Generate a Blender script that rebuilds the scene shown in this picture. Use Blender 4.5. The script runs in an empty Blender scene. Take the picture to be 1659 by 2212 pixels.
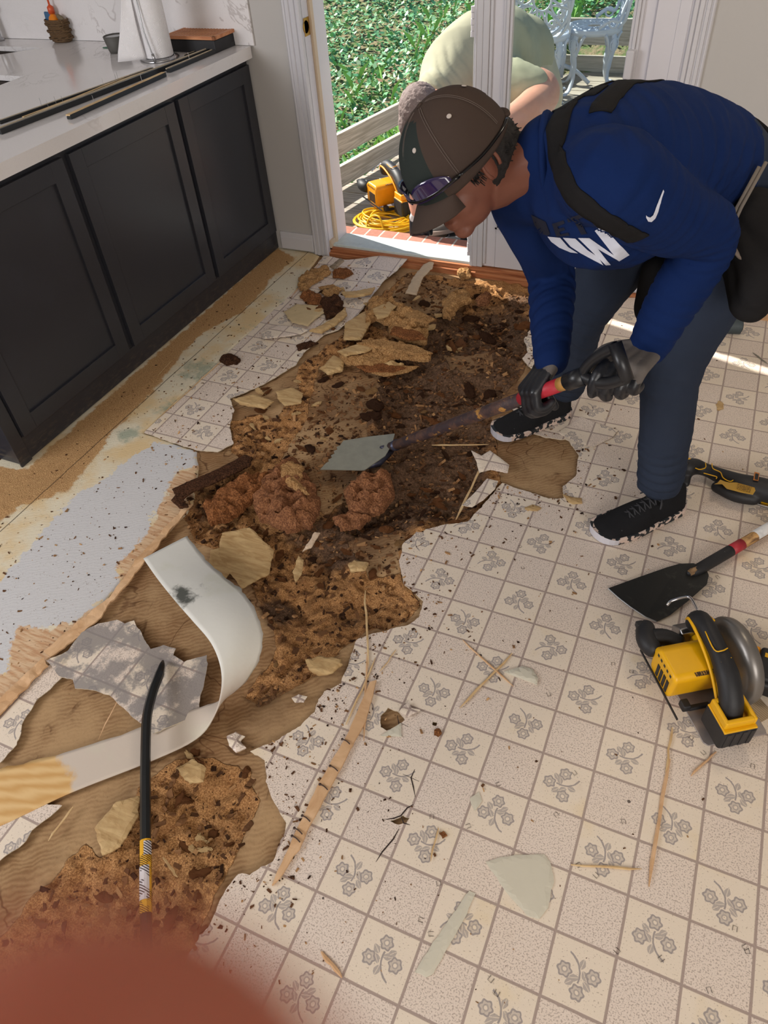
import bpy, bmesh, math, random
import numpy as np
from mathutils import Vector, Matrix, noise
from mathutils.bvhtree import BVHTree
from mathutils.geometry import delaunay_2d_cdt
random.seed(7)
rng = np.random.RandomState(11)
scene = bpy.context.scene
COL = scene.collection

# ------------------------------------------------------------------ camera
F_PX = 1556.54
CR = np.array([[0.9137058687, 0.4013635438, -0.0636308974],
               [0.2384679048, -0.6563503054, -0.7157774340],
               [-0.3290511264, 0.6388361154, -0.6954233493]])   # rows: right, down, forward
CC = np.array([0.1994380, -1.3381919, 1.6137685])
cam_d = bpy.data.cameras.new('camera')
cam = bpy.data.objects.new('camera', cam_d)
COL.objects.link(cam)
M = Matrix(((CR[0][0], -CR[1][0], -CR[2][0], CC[0]),
            (CR[0][1], -CR[1][1], -CR[2][1], CC[1]),
            (CR[0][2], -CR[1][2], -CR[2][2], CC[2]),
            (0, 0, 0, 1)))
cam.matrix_world = M
cam_d.sensor_fit = 'VERTICAL'
cam_d.sensor_height = 36.0
cam_d.lens = 36.0 * F_PX / 2212.0
cam_d.clip_start = 0.002
cam_d.clip_end = 200
cam_d.dof.use_dof = True
cam_d.dof.focus_distance = 1.9
cam_d.dof.aperture_fstop = 16.0
scene.camera = cam

# ------------------------------------------------------------------ light
scene.view_settings.view_transform = 'Standard'
scene.view_settings.look = 'None'
scene.view_settings.exposure = 0.0
scene.view_settings.gamma = 1.0
scene.view_settings.use_curve_mapping = False
world = bpy.data.worlds.new('sky')
scene.world = world
world.use_nodes = True
wn = world.node_tree.nodes
wl = world.node_tree.links
wn.clear()
wo = wn.new('ShaderNodeOutputWorld')
bg = wn.new('ShaderNodeBackground')
sk = wn.new('ShaderNodeTexSky')
sk.sky_type = 'HOSEK_WILKIE'
sk.turbidity = 3.0
sk.ground_albedo = 0.3
sk.sun_direction = Vector((-.72, .25, .62)).normalized()
bg.inputs['Strength'].default_value = 3.2
wl.new(sk.outputs[0], bg.inputs[0])
wl.new(bg.outputs[0], wo.inputs[0])

def add_light(name, kind, loc, target, energy, color, size=None, size_y=None):
    d = bpy.data.lights.new(name, kind)
    d.energy = energy
    d.color = color
    if kind == 'AREA':
        d.shape = 'RECTANGLE'
        d.size = size
        d.size_y = size_y or size
    o = bpy.data.objects.new(name, d)
    COL.objects.link(o)
    o.location = loc
    v = Vector(target) - Vector(loc)
    o.rotation_euler = v.to_track_quat('-Z', 'Y').to_euler()
    return o
SUN_DIR = Vector((.955, -.297, -.86))
sun = add_light('sun', 'SUN', (-6, 4, 8), Vector((-6, 4, 8)) + SUN_DIR, 9.0, (1.0, .95, .86))
sun.data.angle = math.radians(.6)
# daylight from the kitchen window left of the photographer, from the dining window behind, and the ceiling lamp
add_light('kitchen_window_light', 'AREA', (-2.9, -2.4, 1.75), (-.5, 1.0, .3), 62, (.97, .97, 1.0), 1.6, 1.2)
add_light('dining_window_light', 'AREA', (1.6, -3.4, 1.8), (-.3, .6, .3), 86, (1.0, .95, .9), 2.4, 1.5)
add_light('ceiling_lamp_light', 'AREA', (.30, .75, 2.36), (.3, .75, 0), 7, (1.0, .83, .62), .35, .35)

# ------------------------------------------------------------------ pixel -> place helpers
def ray(px, py):
    return CR.T @ np.array([(px - 829.5) / F_PX, (py - 1106) / F_PX, 1.0])
def P(px, py, z=0.0):
    d = ray(px, py); return CC + d * ((z - CC[2]) / d[2])
def PY(px, py, Y):
    d = ray(px, py); return CC + d * ((Y - CC[1]) / d[1])
def PX(px, py, X):
    d = ray(px, py); return CC + d * ((X - CC[0]) / d[0])
def PD(px, py, depth):
    d = ray(px, py); return CC + d * depth
def V3(p): return Vector((float(p[0]), float(p[1]), float(p[2])))
T = 0.119      # one printed square of the vinyl

# ------------------------------------------------------------------ object helpers
def mat_list(m): return m if isinstance(m, (list, tuple)) else [m]
def link_mesh(name, me, mats, parent=None, smooth=False):
    for m in mat_list(mats): me.materials.append(m)
    if smooth:
        me.polygons.foreach_set('use_smooth', [True] * len(me.polygons))
    o = bpy.data.objects.new(name, me)
    COL.objects.link(o)
    if parent is not None: o.parent = parent
    return o
def obj(name, bm, mats, parent=None, smooth=False, bevel=0, seg=2):
    me = bpy.data.meshes.new(name)
    bmesh.ops.recalc_face_normals(bm, faces=bm.faces)
    bm.to_mesh(me); bm.free()
    o = link_mesh(name, me, mats, parent, smooth)
    if bevel:
        b = o.modifiers.new('bevel', 'BEVEL'); b.width = bevel; b.segments = seg; b.limit_method = 'ANGLE'
        b.angle_limit = math.radians(40)
        if smooth or seg > 1:
            me.polygons.foreach_set('use_smooth', [True] * len(me.polygons))
            try:
                w = o.modifiers.new('wn', 'WEIGHTED_NORMAL'); w.keep_sharp = False
            except Exception: pass
    return o
def tag(o, label=None, cat=None, group=None, kind=None):
    if label: o['label'] = label
    if cat: o['category'] = cat
    if group: o['group'] = group
    if kind: o['kind'] = kind
    return o
def empty(name, loc=(0, 0, 0), rot=None, label=None, cat=None, group=None):
    o = bpy.data.objects.new(name, None)
    o.empty_display_size = .05
    COL.objects.link(o)
    o.location = V3(loc)
    if rot is not None: o.rotation_euler = rot
    return tag(o, label, cat, group)
def struct(name, bm, mats, **k):
    o = obj(name, bm, mats, **k); o['kind'] = 'structure'; return o
def BM(): return bmesh.new()
def box(bm, x0, x1, y0, y1, z0, z1, mi=0, mtx=None):
    vs = [bm.verts.new(Vector(c)) for c in ((x0,y0,z0),(x1,y0,z0),(x1,y1,z0),(x0,y1,z0),(x0,y0,z1),(x1,y0,z1),(x1,y1,z1),(x0,y1,z1))]
    if mtx is not None:
        for v in vs: v.co = mtx @ v.co
    fs = []
    for q in ((3,2,1,0),(4,5,6,7),(0,1,5,4),(1,2,6,5),(2,3,7,6),(3,0,4,7)):
        f = bm.faces.new([vs[i] for i in q]); f.material_index = mi; fs.append(f)
    return vs
def frame_from(t, up=Vector((0, 0, 1))):
    t = t.normalized()
    if abs(t.dot(up)) > .98: up = Vector((0, 1, 0)) if abs(t.y) < .9 else Vector((1, 0, 0))
    a = t.cross(up).normalized(); b = a.cross(t).normalized()
    return a, b
def tube(bm, pts, radii, n=12, mi=0, cap=True, flat=1.0, twist=0):
    pts = [V3(p) for p in pts]
    if not hasattr(radii, '__len__'): radii = [radii] * len(pts)
    rings = []
    a = None
    for i, p in enumerate(pts):
        t = (pts[min(i + 1, len(pts) - 1)] - pts[max(i - 1, 0)])
        if t.length < 1e-9: t = Vector((0, 0, 1))
        t.normalize()
        if a is None: a, b = frame_from(t)
        else:
            a = (a - t * a.dot(t)).normalized(); b = a.cross(t).normalized()
            b = t.cross(a).normalized() * (1 if b.dot(t.cross(a)) > 0 else 1)
        bb = t.cross(a).normalized()
        rings.append([bm.verts.new(p + (a * math.cos(2*math.pi*k/n + twist) + bb * math.sin(2*math.pi*k/n + twist) * flat) * radii[i]) for k in range(n)])
    for i in range(len(rings) - 1):
        for k in range(n):
            f = bm.faces.new((rings[i][k], rings[i][(k+1) % n], rings[i+1][(k+1) % n], rings[i+1][k])); f.material_index = mi
    if cap:
        for r in (rings[0], rings[-1][::-1]):
            try: f = bm.faces.new(r); f.material_index = mi
            except ValueError: pass
    return rings
def lathe(bm, prof, n=28, mi=0, mtx=None, cap=True):
    rings = []
    for r, z in prof:
        rings.append([bm.verts.new(Vector((r*math.cos(2*math.pi*k/n), r*math.sin(2*math.pi*k/n), z))) for k in range(n)])
    if mtx is not None:
        for rg in rings:
            for v in rg: v.co = mtx @ v.co
    for i in range(len(rings) - 1):
        for k in range(n):
            f = bm.faces.new((rings[i][k], rings[i][(k+1) % n], rings[i+1][(k+1) % n], rings[i+1][k])); f.material_index = mi
    if cap:
        for r in (rings[0], rings[-1]):
            try: bm.faces.new(r).material_index = mi
            except ValueError: pass
def prism(bm, poly, d0, d1, mtx=None, mi=0, mi_side=None):
    """poly in local xy, extruded along local z"""
    lo = [bm.verts.new(Vector((p[0], p[1], d0))) for p in poly]
    hi = [bm.verts.new(Vector((p[0], p[1], d1))) for p in poly]
    if mtx is not None:
        for v in lo + hi: v.co = mtx @ v.co
    f = bm.faces.new(lo[::-1]); f.material_index = mi
    f = bm.faces.new(hi); f.material_index = mi
    n = len(poly)
    for i in range(n):
        f = bm.faces.new((lo[i], lo[(i+1) % n], hi[(i+1) % n], hi[i])); f.material_index = mi if mi_side is None else mi_side
def ellipsoid(bm, c, r, mtx=None, n=16, m=10, mi=0):
    rings = []
    for i in range(m + 1):
        th = math.pi * i / m
        rr = max(math.sin(th), 1e-4)
        rings.append([bm.verts.new(Vector((c[0] + r[0]*rr*math.cos(2*math.pi*k/n), c[1] + r[1]*rr*math.sin(2*math.pi*k/n), c[2] + r[2]*math.cos(th)))) for k in range(n)])
    if mtx is not None:
        for rg in rings:
            for v in rg: v.co = mtx @ v.co
    for i in range(m):
        for k in range(n):
            f = bm.faces.new((rings[i][k], rings[i][(k+1) % n], rings[i+1][(k+1) % n], rings[i+1][k])); f.material_index = mi
def frame_mtx(o, x, y=None, z=None):
    """matrix with origin o and local x along x, local y near y (or z near z)"""
    x = Vector(x).normalized()
    if y is not None:
        y = Vector(y); y = (y - x*y.dot(x)).normalized(); z = x.cross(y)
    else:
        z = Vector(z); z = (z - x*z.dot(x)).normalized(); y = z.cross(x)
    return Matrix(((x.x, y.x, z.x, o[0]), (x.y, y.y, z.y, o[1]), (x.z, y.z, z.z, o[2]), (0, 0, 0, 1)))
def catmull(pts, n):
    pts = [np.array(p, float) for p in pts]
    out = []
    m = len(pts)
    for i in range(m - 1):
        p0, p1, p2, p3 = pts[max(i-1, 0)], pts[i], pts[i+1], pts[min(i+2, m-1)]
        for k in range(n):
            t = k / n
            out.append(.5*((2*p1) + (-p0+p2)*t + (2*p0-5*p1+4*p2-p3)*t*t + (-p0+3*p1-3*p2+p3)*t**3))
    out.append(pts[-1])
    return out
def ragged(poly, step=.008, amp=.004, seed=0, scale=30.0):
    """subdivide a 2D outline and make it torn"""
    out = []
    n = len(poly)
    for i in range(n):
        a = np.array(poly[i][:2], float); b = np.array(poly[(i+1) % n][:2], float)
        L = np.linalg.norm(b - a); k = max(1, int(L/step))
        nn = np.array([-(b-a)[1], (b-a)[0]])/(L+1e-9)
        for j in range(k):
            t = j/k; p = a + (b-a)*t
            w = noise.noise(Vector((p[0]*scale, p[1]*scale, seed*3.1))) + .5*noise.noise(Vector((p[0]*scale*3.3, p[1]*scale*3.3, seed+9)))
            out.append(p + nn*w*amp*min(1, 4*t*(1-t)*3+.3))
    return out
def sheet(name, poly2, zf, mats, spacing=.02, thick=.0025, parent=None, seed=0, amp=.004, step=.008, smooth=True, ragscale=30.0):
    """thin sheet with torn outline; zf(x,y)->height of its underside; material 0 face, 1 edge and back"""
    out = ragged(poly2, step, amp, seed, ragscale)
    pts = [Vector((p[0], p[1])) for p in out]
    nb = len(pts)
    xs = [p[0] for p in out]; ys = [p[1] for p in out]
    x = min(xs)
    rr = random.Random(seed)
    while x < max(xs):
        y = min(ys)
        while y < max(ys):
            pts.append(Vector((x + rr.uniform(-.2, .2)*spacing, y + rr.uniform(-.2, .2)*spacing)))
            y += spacing
        x += spacing
    r = delaunay_2d_cdt(pts, [], [list(range(nb))], 1, 1e-6)
    vs, es, fs = r[0], r[1], r[2]
    bm = BM()
    lo = [bm.verts.new((v[0], v[1], zf(v[0], v[1]))) for v in vs]
    hi = [bm.verts.new((v[0], v[1], l.co.z + thick)) for v, l in zip(vs, lo)]
    cnt = {}
    for f in fs:
        for i in range(len(f)):
            a, b = f[i], f[(i+1) % len(f)]
            cnt.setdefault((min(a, b), max(a, b)), []).append((a, b))
        bm.faces.new([hi[i] for i in f]).material_index = 0
        bm.faces.new([lo[i] for i in reversed(f)]).material_index = 1
    for k, v in cnt.items():
        if len(v) == 1:
            a, b = v[0]
            bm.faces.new((hi[b], hi[a], lo[a], lo[b])).material_index = 1
    me = bpy.data.meshes.new(name)
    bm.to_mesh(me); bm.free()
    return link_mesh(name, me, mats, parent)
def pxpoly(pts, z=0.0): return [P(x, y, z)[:2] for x, y in pts]

# ------------------------------------------------------------------ shader expression helper
class G:
    def __init__(s, name, rough=.6, spec=.5):
        s.m = bpy.data.materials.new(name); s.m.use_nodes = True
        s.t = s.m.node_tree; s.n = s.t.nodes; s.l = s.t.links
        s.b = s.n['Principled BSDF']
        s.b.inputs['Roughness'].default_value = rough
        s.b.inputs['Specular IOR Level'].default_value = spec
    def inp(s, sock, v):
        if isinstance(v, E): s.l.new(v.s, sock)
        elif isinstance(v, (tuple, list)):
            sock.default_value = tuple(v) + ((1,) if len(v) == 3 and len(sock.default_value) == 4 else ())
        else: sock.default_value = v
    def math(s, op, a, b=None, c=None, clamp=False):
        nd = s.n.new('ShaderNodeMath'); nd.operation = op; nd.use_clamp = clamp
        for i, v in enumerate((a, b, c)):
            if v is not None: s.inp(nd.inputs[i], v)
        return E(s, nd.outputs[0])
    def coord(s, kind='Object'):
        return E(s, s.n.new('ShaderNodeTexCoord').outputs[kind])
    def sep(s, v):
        nd = s.n.new('ShaderNodeSeparateXYZ'); s.l.new(v.s, nd.inputs[0]); return [E(s, o) for o in nd.outputs]
    def comb(s, x, y, z=0):
        nd = s.n.new('ShaderNodeCombineXYZ')
        for i, v in enumerate((x, y, z)): s.inp(nd.inputs[i], v)
        return E(s, nd.outputs[0])
    def noise(s, v, scale, detail=3, rough=.5, dist=0, out=0):
        nd = s.n.new('ShaderNodeTexNoise'); s.l.new(v.s, nd.inputs['Vector'])
        nd.inputs['Scale'].default_value = scale; nd.inputs['Detail'].default_value = detail
        nd.inputs['Roughness'].default_value = rough; nd.inputs['Distortion'].default_value = dist
        return E(s, nd.outputs[out])
    def vor(s, v, scale, out='Distance', feature='F1', rnd=1.0):
        nd = s.n.new('ShaderNodeTexVoronoi'); s.l.new(v.s, nd.inputs['Vector']); nd.feature = feature
        nd.inputs['Scale'].default_value = scale; nd.inputs['Randomness'].default_value = rnd
        return E(s, nd.outputs[out])
    def wave(s, v, scale, dist=0, detail=2, dscale=1, bands='X'):
        nd = s.n.new('ShaderNodeTexWave'); s.l.new(v.s, nd.inputs['Vector']); nd.bands_direction = bands
        nd.inputs['Scale'].default_value = scale; nd.inputs['Distortion'].default_value = dist
        nd.inputs['Detail'].default_value = detail; nd.inputs['Detail Scale'].default_value = dscale
        return E(s, nd.outputs['Fac'])
    def mix(s, f, a, b):
        nd = s.n.new('ShaderNodeMix'); nd.data_type = 'RGBA'
        s.inp(nd.inputs[0], f); s.inp(nd.inputs[6], a); s.inp(nd.inputs[7], b)
        return E(s, nd.outputs[2])
    def ramp(s, f, stops, interp='LINEAR'):
        nd = s.n.new('ShaderNodeValToRGB'); nd.color_ramp.interpolation = interp
        s.l.new(f.s, nd.inputs[0]); el = nd.color_ramp.elements
        while len(el) < len(stops): el.new(.5)
        for e, (p, c) in zip(el, stops):
            e.position = p; e.color = tuple(c) + (1,) if len(c) == 3 else c
        return E(s, nd.outputs[0])
    def scale(s, v, k):
        nd = s.n.new('ShaderNodeMapping'); s.l.new(v.s, nd.inputs[0]); nd.inputs['Scale'].default_value = k
        return E(s, nd.outputs[0])
    def rotmap(s, v, rz, k=(1, 1, 1)):
        nd = s.n.new('ShaderNodeMapping'); s.l.new(v.s, nd.inputs[0]); nd.inputs['Rotation'].default_value = (0, 0, rz)
        nd.inputs['Scale'].default_value = k
        return E(s, nd.outputs[0])
    def attr(s, name, out='Fac'):
        nd = s.n.new('ShaderNodeAttribute'); nd.attribute_name = name; return E(s, nd.outputs[out])
    def step(s, a, lo, hi):
        nd = s.n.new('ShaderNodeMapRange'); s.inp(nd.inputs[0], a); nd.interpolation_type = 'SMOOTHSTEP'
        nd.inputs[1].default_value = lo; nd.inputs[2].default_value = hi
        return E(s, nd.outputs[0])
    def bump(s, h, strength=.3, dist=.01):
        nd = s.n.new('ShaderNodeBump'); s.l.new(h.s, nd.inputs['Height'])
        nd.inputs['Strength'].default_value = strength; nd.inputs['Distance'].default_value = dist
        s.l.new(nd.outputs[0], s.b.inputs['Normal'])
    def color(s, c): s.inp(s.b.inputs['Base Color'], c)
    def rough(s, c): s.inp(s.b.inputs['Roughness'], c)
class E:
    def __init__(s, g, sock): s.g = g; s.s = sock
    def __add__(s, o): return s.g.math('ADD', s, o)
    def __radd__(s, o): return s.g.math('ADD', o, s)
    def __sub__(s, o): return s.g.math('SUBTRACT', s, o)
    def __rsub__(s, o): return s.g.math('SUBTRACT', o, s)
    def __mul__(s, o): return s.g.math('MULTIPLY', s, o)
    def __rmul__(s, o): return s.g.math('MULTIPLY', o, s)
    def __truediv__(s, o): return s.g.math('DIVIDE', s, o)
    def lt(s, o): return s.g.math('LESS_THAN', s, o)
    def gt(s, o): return s.g.math('GREATER_THAN', s, o)
    def floor(s): return s.g.math('FLOOR', s)
    def abs(s): return s.g.math('ABSOLUTE', s)
    def max(s, o): return s.g.math('MAXIMUM', s, o)
    def min(s, o): return s.g.math('MINIMUM', s, o)
    def sqrt(s): return s.g.math('SQRT', s)
def sc(r, g_, b): # sRGB 0-255 -> linear
    f = lambda v: (v/255/12.92) if v/255 <= .04045 else ((v/255+.055)/1.055)**2.4
    return (f(r), f(g_), f(b))
def simple(name, c, rough=.5, metal=0, spec=.5, nz=0, nscale=40, bump=0, bscale=200, aniso=None, bdist=.002):
    g = G(name, rough, spec)
    g.b.inputs['Metallic'].default_value = metal
    co = g.coord()
    if aniso: co = g.scale(co, aniso)
    if nz:
        n = g.noise(co, nscale, 4, .6)
        g.color(g.mix(n, tuple(max(0, v*(1-nz)) for v in c), tuple(min(1, v*(1+nz)) for v in c)))
    else: g.color(c)
    if bump: g.bump(g.noise(co, bscale, 3, .6), bump, bdist)
    return g.m

# ------------------------------------------------------------------ materials
def vinyl_material(name, base_mul=1.0, dirty=False):
    g = G(name, .33, .5)
    co = g.coord()
    x, y, z = g.sep(co)
    wob = (g.noise(co, 6, 2) - .5) * .02
    u = x / T + wob; v = y / T + wob
    cu = u.floor(); cv = v.floor()
    fu = u - cu - .5; fv = v - cv - .5
    par = g.math('PINGPONG', cu + cv, 1.0)
    floral = g.math('SUBTRACT', 1.0, par)
    wn_ = g.n.new('ShaderNodeTexWhiteNoise'); wn_.noise_dimensions = '2D'
    g.l.new(g.comb(cu + .5, cv + .5).s, wn_.inputs['Vector'])
    k = (E(g, wn_.outputs['Value']) * 4.0).floor() * (math.pi/2)
    c_ = g.math('COSINE', k); s_ = g.math('SINE', k)
    p = (fu*c_ - fv*s_) * .80; q = (fu*s_ + fv*c_) * .80
    pn = (g.noise(co, 90, 2) - .5) * .02
    p = p + pn; q = q + pn
    def length(a, b): return (a*a + b*b).sqrt()
    ink = None
    for cx, cy in ((-.185, .01), (.175, .045), (.015, -.195)):
        dx = p - cx; dy = q - cy
        r = length(dx, dy)
        th = g.math('ARCTAN2', dy, dx)
        R = g.math('COSINE', th*6.0) * .010 + .080
        ring = g.math('SUBTRACT', 1.0, g.step((r - R).abs(), .008, .018))
        inner = g.math('SUBTRACT', 1.0, g.step((r - .034).abs(), .006, .014))
        fill = g.math('SUBTRACT', 1.0, g.step(r - R, -.012, 0.0)) * g.step(r, .034, .042) * .45
        m = ring.max(inner * .8).max(fill)
        ink = m if ink is None else ink.max(m)
    for cx, cy, a in ((.02, .145, 1.4), (-.10, -.105, .75), (.115, -.085, -.7), (-.055, -.045, .3), (.075, .02, -.9)):
        ca, sa = math.cos(a), math.sin(a)
        dx = p - cx; dy = q - cy
        lx = (dx*ca + dy*sa) / .070; ly = (dy*ca - dx*sa) / (.040)
        # pointed leaf
        d = lx.abs() + ly*ly * .75
        leaf = g.math('SUBTRACT', 1.0, g.step(d, .82, 1.0))
        vein = g.step(ly.abs(), .06, .2)
        ink = ink.max(leaf * (vein * .5 + .25))
    # stem
    sx = length(p + .26, q + .02); st = g.math('SUBTRACT', 1.0, g.step((sx - .27).abs(), .007, .016)) * q.gt(-.09) * p.gt(-.16)
    ink = ink.max(st * (q.lt(.27)))
    lines = (.5 - fu.abs()).min(.5 - fv.abs())
    ln = g.math('SUBTRACT', 1.0, g.step(lines, .017, .030))
    sp1 = g.noise(co, 300, 2, .62)
    big = g.noise(co, 2.2, 3)
    yel = g.step(g.noise(co, 4.5, 4, .6), .56, .74)
    flo_c = g.mix(yel * .55, sc(232, 217, 198), sc(228, 204, 160))
    spk_c = g.mix(big, sc(230, 216, 206), sc(228, 210, 192))
    spk_dark = g.step(sp1, .53, .60)
    flo_dark = g.step(g.noise(co, 260, 1, .5), .66, .70)
    spk_c = g.mix(spk_dark * .56, spk_c, sc(142, 122, 108))
    flo_c = g.mix(flo_dark * .5, flo_c, sc(150, 128, 110))
    flo_c = g.mix(ink * .85, flo_c, sc(146, 137, 137))
    c = g.mix(floral, spk_c, flo_c)
    c = g.mix(ln * .85, c, sc(158, 138, 130))
    # dirt specks and smudges
    d1 = g.step(g.noise(co, 26, 6, .75), .66, .80)
    c = g.mix(d1 * .5, c, sc(150, 118, 88))
    sm = g.step(g.noise(co, 5, 6, .7), .60, .78)
    c = g.mix(sm * .22, c, sc(170, 135, 100))
    dots = g.vor(co, 9, 'Distance')
    nail = g.math('SUBTRACT', 1.0, g.step(dots, .032, .040))
    c = g.mix(nail * .9, c, sc(60, 45, 42))
    if dirty:
        gl = g.step(g.noise(g.scale(co, (1, 1, 1)), 11, 5, .65), .40, .52)
        c = g.mix(gl * .85, c, sc(140, 134, 132))
    g.color(c)
    g.rough(.30 + g.noise(co, 12, 3) * .22)
    hb = spk_dark * -.3 + ln * -.6 + g.noise(co, 1.6, 2) * 14
    g.bump(hb, .25, .0012)
    return g.m
M_VINYL = vinyl_material('printed_vinyl')
M_VINYL_D = vinyl_material('printed_vinyl_with_old_glue', dirty=True)
def backing():
    g = G('vinyl_backing', .55)
    co = g.coord()
    n = g.noise(co, 7, 5, .6)
    c = g.mix(g.step(n, .45, .7) * .6, sc(222, 222, 210), sc(205, 200, 172))
    c = g.mix(g.step(g.noise(co, 22, 5, .7), .62, .72) * .5, c, sc(160, 145, 110))
    g.color(c); g.bump(g.noise(co, 60, 3), .15, .001)
    return g.m
M_BACK = backing()
M_PALE = simple('pale_green_vinyl_back', sc(208, 202, 184), .5, nz=.05, nscale=9, bump=.1, bscale=50)
M_EDGE = simple('torn_edge', sc(205, 190, 165), .8, nz=.2, nscale=80)
def wood(name, c1, c2, scale=(3, 60, 60), rough=.7, bump=.3, rz=0):
    g = G(name, rough, .3)
    co = g.rotmap(g.coord(), rz, scale)
    w = g.noise(co, 1.5, 5, .6, 1.0)
    g.color(g.mix(g.step(w, .3, .7), c1, c2)); g.bump(w, bump, .003)
    return g.m
M_SPLINT = wood('split_pine', sc(196, 160, 112), sc(226, 198, 152), (6, 6, 6))
M_SPLINT2 = wood('split_cedar', sc(198, 156, 114), sc(224, 186, 146), (8, 8, 8))
M_SILL = wood('sill_wood', sc(150, 88, 56), sc(196, 134, 92), (2, 50, 60), .5)
def board_mats():
    g = G('rotted_particleboard', .95, .15)
    co = g.coord()
    rot = g.attr('crumb'); dark = g.attr('dark'); left = g.attr('left'); saw = g.attr('saw')
    wh = g.attr('white'); pk = g.attr('pink'); gr = g.attr('green'); bl = g.attr('board')
    n1 = g.noise(co, 14, 8, .68); n2 = g.noise(co, 120, 4, .7); n3 = g.noise(co, 4, 6, .6)
    nn = (g.noise(co, 18, 7, .7) - .5)
    chips = g.noise(g.scale(co, (1, 1, 1)), 260, 3, .7)
    # fibrous rot
    cr = g.mix(g.step(chips, .35, .68), sc(142, 98, 60), sc(214, 164, 110))
    cr = g.mix(g.step(n1, .45, .70) * .45, cr, sc(134, 90, 56))
    dk = g.step(dark + nn * 1.1, .28, .70)
    darkc = g.mix(g.step(n2, .3, .7), sc(52, 40, 33), sc(116, 90, 72))
    cr = g.mix(dk * .92, cr, darkc)
    # board face with swirling trowel marks
    arcs = g.wave(g.rotmap(co, .9), 26, 11.0, 3, .7)
    bc = g.mix(arcs * .7 * g.step(n3, .35, .6), sc(178, 146, 108), sc(124, 92, 64))
    ck = (g.noise(co, 5, 3, .5, .6) - .5).abs(); bc = g.mix(g.math('SUBTRACT', 1.0, g.step(ck, .002, .011)) * g.step(n3, .46, .56) * .9, bc, sc(70, 46, 32))
    bc = g.mix(g.step(n3, .4, .65) * .65, bc, sc(128, 92, 60))
    bc = g.mix(g.step(n2, .55, .75) * .35, bc, sc(98, 66, 42))
    bc = g.mix(g.step(dark + nn * .5, .2, .8) * .55, bc, sc(92, 66, 48))
    m = g.step(rot + nn * .5, .44, .56)
    c = g.mix(m, bc, cr)
    # left strip
    seam = g.sep(co)[0]
    base = g.mix(g.step(n3, .42, .62), sc(222, 212, 188), sc(218, 192, 148))
    base = g.mix(g.step(gr + nn * 2.0, .3, .9) * .8, base, sc(150, 160, 142))
    base = g.mix(g.step(wh + nn * 1.1, .47, .53), base, g.mix(g.step(n2, .62, .7) * .6, sc(204, 203, 204), sc(150, 138, 126)))
    pkc = g.mix(g.step(g.noise(g.rotmap(co, .5, (2, 14, 1)), 8, 4), .4, .65), sc(214, 184, 150), sc(192, 150, 114))
    base = g.mix(g.step(pk + nn * 1.0, .46, .54), base, pkc)
    sawc = g.mix(g.step(chips, .35, .7), sc(164, 122, 80), sc(220, 180, 128))
    base = g.mix(g.step(saw + nn * .9, .45, .60), base, sawc)
    # scattered dirt
    base = g.mix(g.step(g.noise(co, 70, 5, .8), .63, .69) * .8, base, sc(100, 74, 52))
    crack = g.math('SUBTRACT', 1.0, g.step((seam + 1.715 + (g.noise(co, 3, 3) - .5) * .012).abs(), .0012, .003))
    base = g.mix(crack * .8, base, sc(70, 55, 42))
    lm = g.step(left + nn * .10, .46, .54)
    c = g.mix(lm, c, base)
    g.color(c)
    h = (n1 * 1.4 + chips * .5) * m * (1 - lm) + (arcs * .03 + n2 * .12) + chips * saw * .6
    g.bump(h, .8, .010)
    return g.m
M_FLOOR = board_mats()
def chunk_mat(name, c1, c2, sp=200):
    g = G(name, .95, .1)
    co = g.coord()
    n1 = g.noise(co, 30, 6, .7); n2 = g.noise(co, sp, 4, .7)
    c = g.mix(g.step(n2, .34, .68), c1, c2)
    c = g.mix(g.step(n1, .45, .7) * .5, c, tuple(v*.55 for v in c1))
    g.color(c); g.bump(n1 * 1.3 + n2 * .6, .9, .006)
    return g.m
M_CH_TAN = chunk_mat('particleboard_tan', sc(140, 100, 62), sc(206, 164, 112))
M_CH_BRN = chunk_mat('particleboard_brown', sc(96, 58, 34), sc(168, 112, 70))
M_CH_DRK = chunk_mat('particleboard_dark', sc(44, 28, 20), sc(98, 66, 46))
M_CH_RED = chunk_mat('particleboard_reddish', sc(104, 66, 46), sc(168, 118, 82))
M_CHIP = wood('veneer_chip', sc(170, 136, 90), sc(206, 176, 128), (6, 30, 6))

def wall_mat(name, c, rough=.55):
    g = G(name, rough, .35)
    co = g.coord(); g.color(g.mix(g.noise(co, 2, 2), c, tuple(v*.95 for v in c)))
    g.bump(g.noise(co, 220, 2), .08, .0006); return g.m
M_WALL = wall_mat('wall_paint', sc(196, 192, 186))
M_WALL_R = wall_mat('warm_wall_paint', sc(188, 185, 182))
M_TRIM = simple('white_gloss_trim', sc(206, 205, 210), .3, nz=.03, nscale=6)
M_JAMB = simple('tan_weatherstrip', sc(206, 186, 160), .6)
M_WHITE = simple('white_door_paint', sc(214, 212, 218), .35, nz=.04, nscale=5)
def cab_mat():
    g = G('charcoal_cabinet_paint', .38, .45)
    co = g.coord(); x, y, z = g.sep(co)
    sm = g.step(g.noise(co, 3, 5, .6), .5, .8)
    dust = g.math('SUBTRACT', 1.0, g.step(z, .02, .12)) * g.step(g.noise(g.scale(co, (1, 2, 6)), 12, 6, .7), .45, .75)
    c = g.mix(sm * .4, sc(46, 47, 53), sc(58, 59, 68))
    c = g.mix(dust * .35, c, sc(120, 108, 88)); g.color(c)
    g.rough(.32 + sm * .12)
    g.bump(g.noise(g.scale(co, (1, 1, .1)), 300, 2), .04, .0005)
    return g.m
M_CAB = cab_mat()
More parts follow.
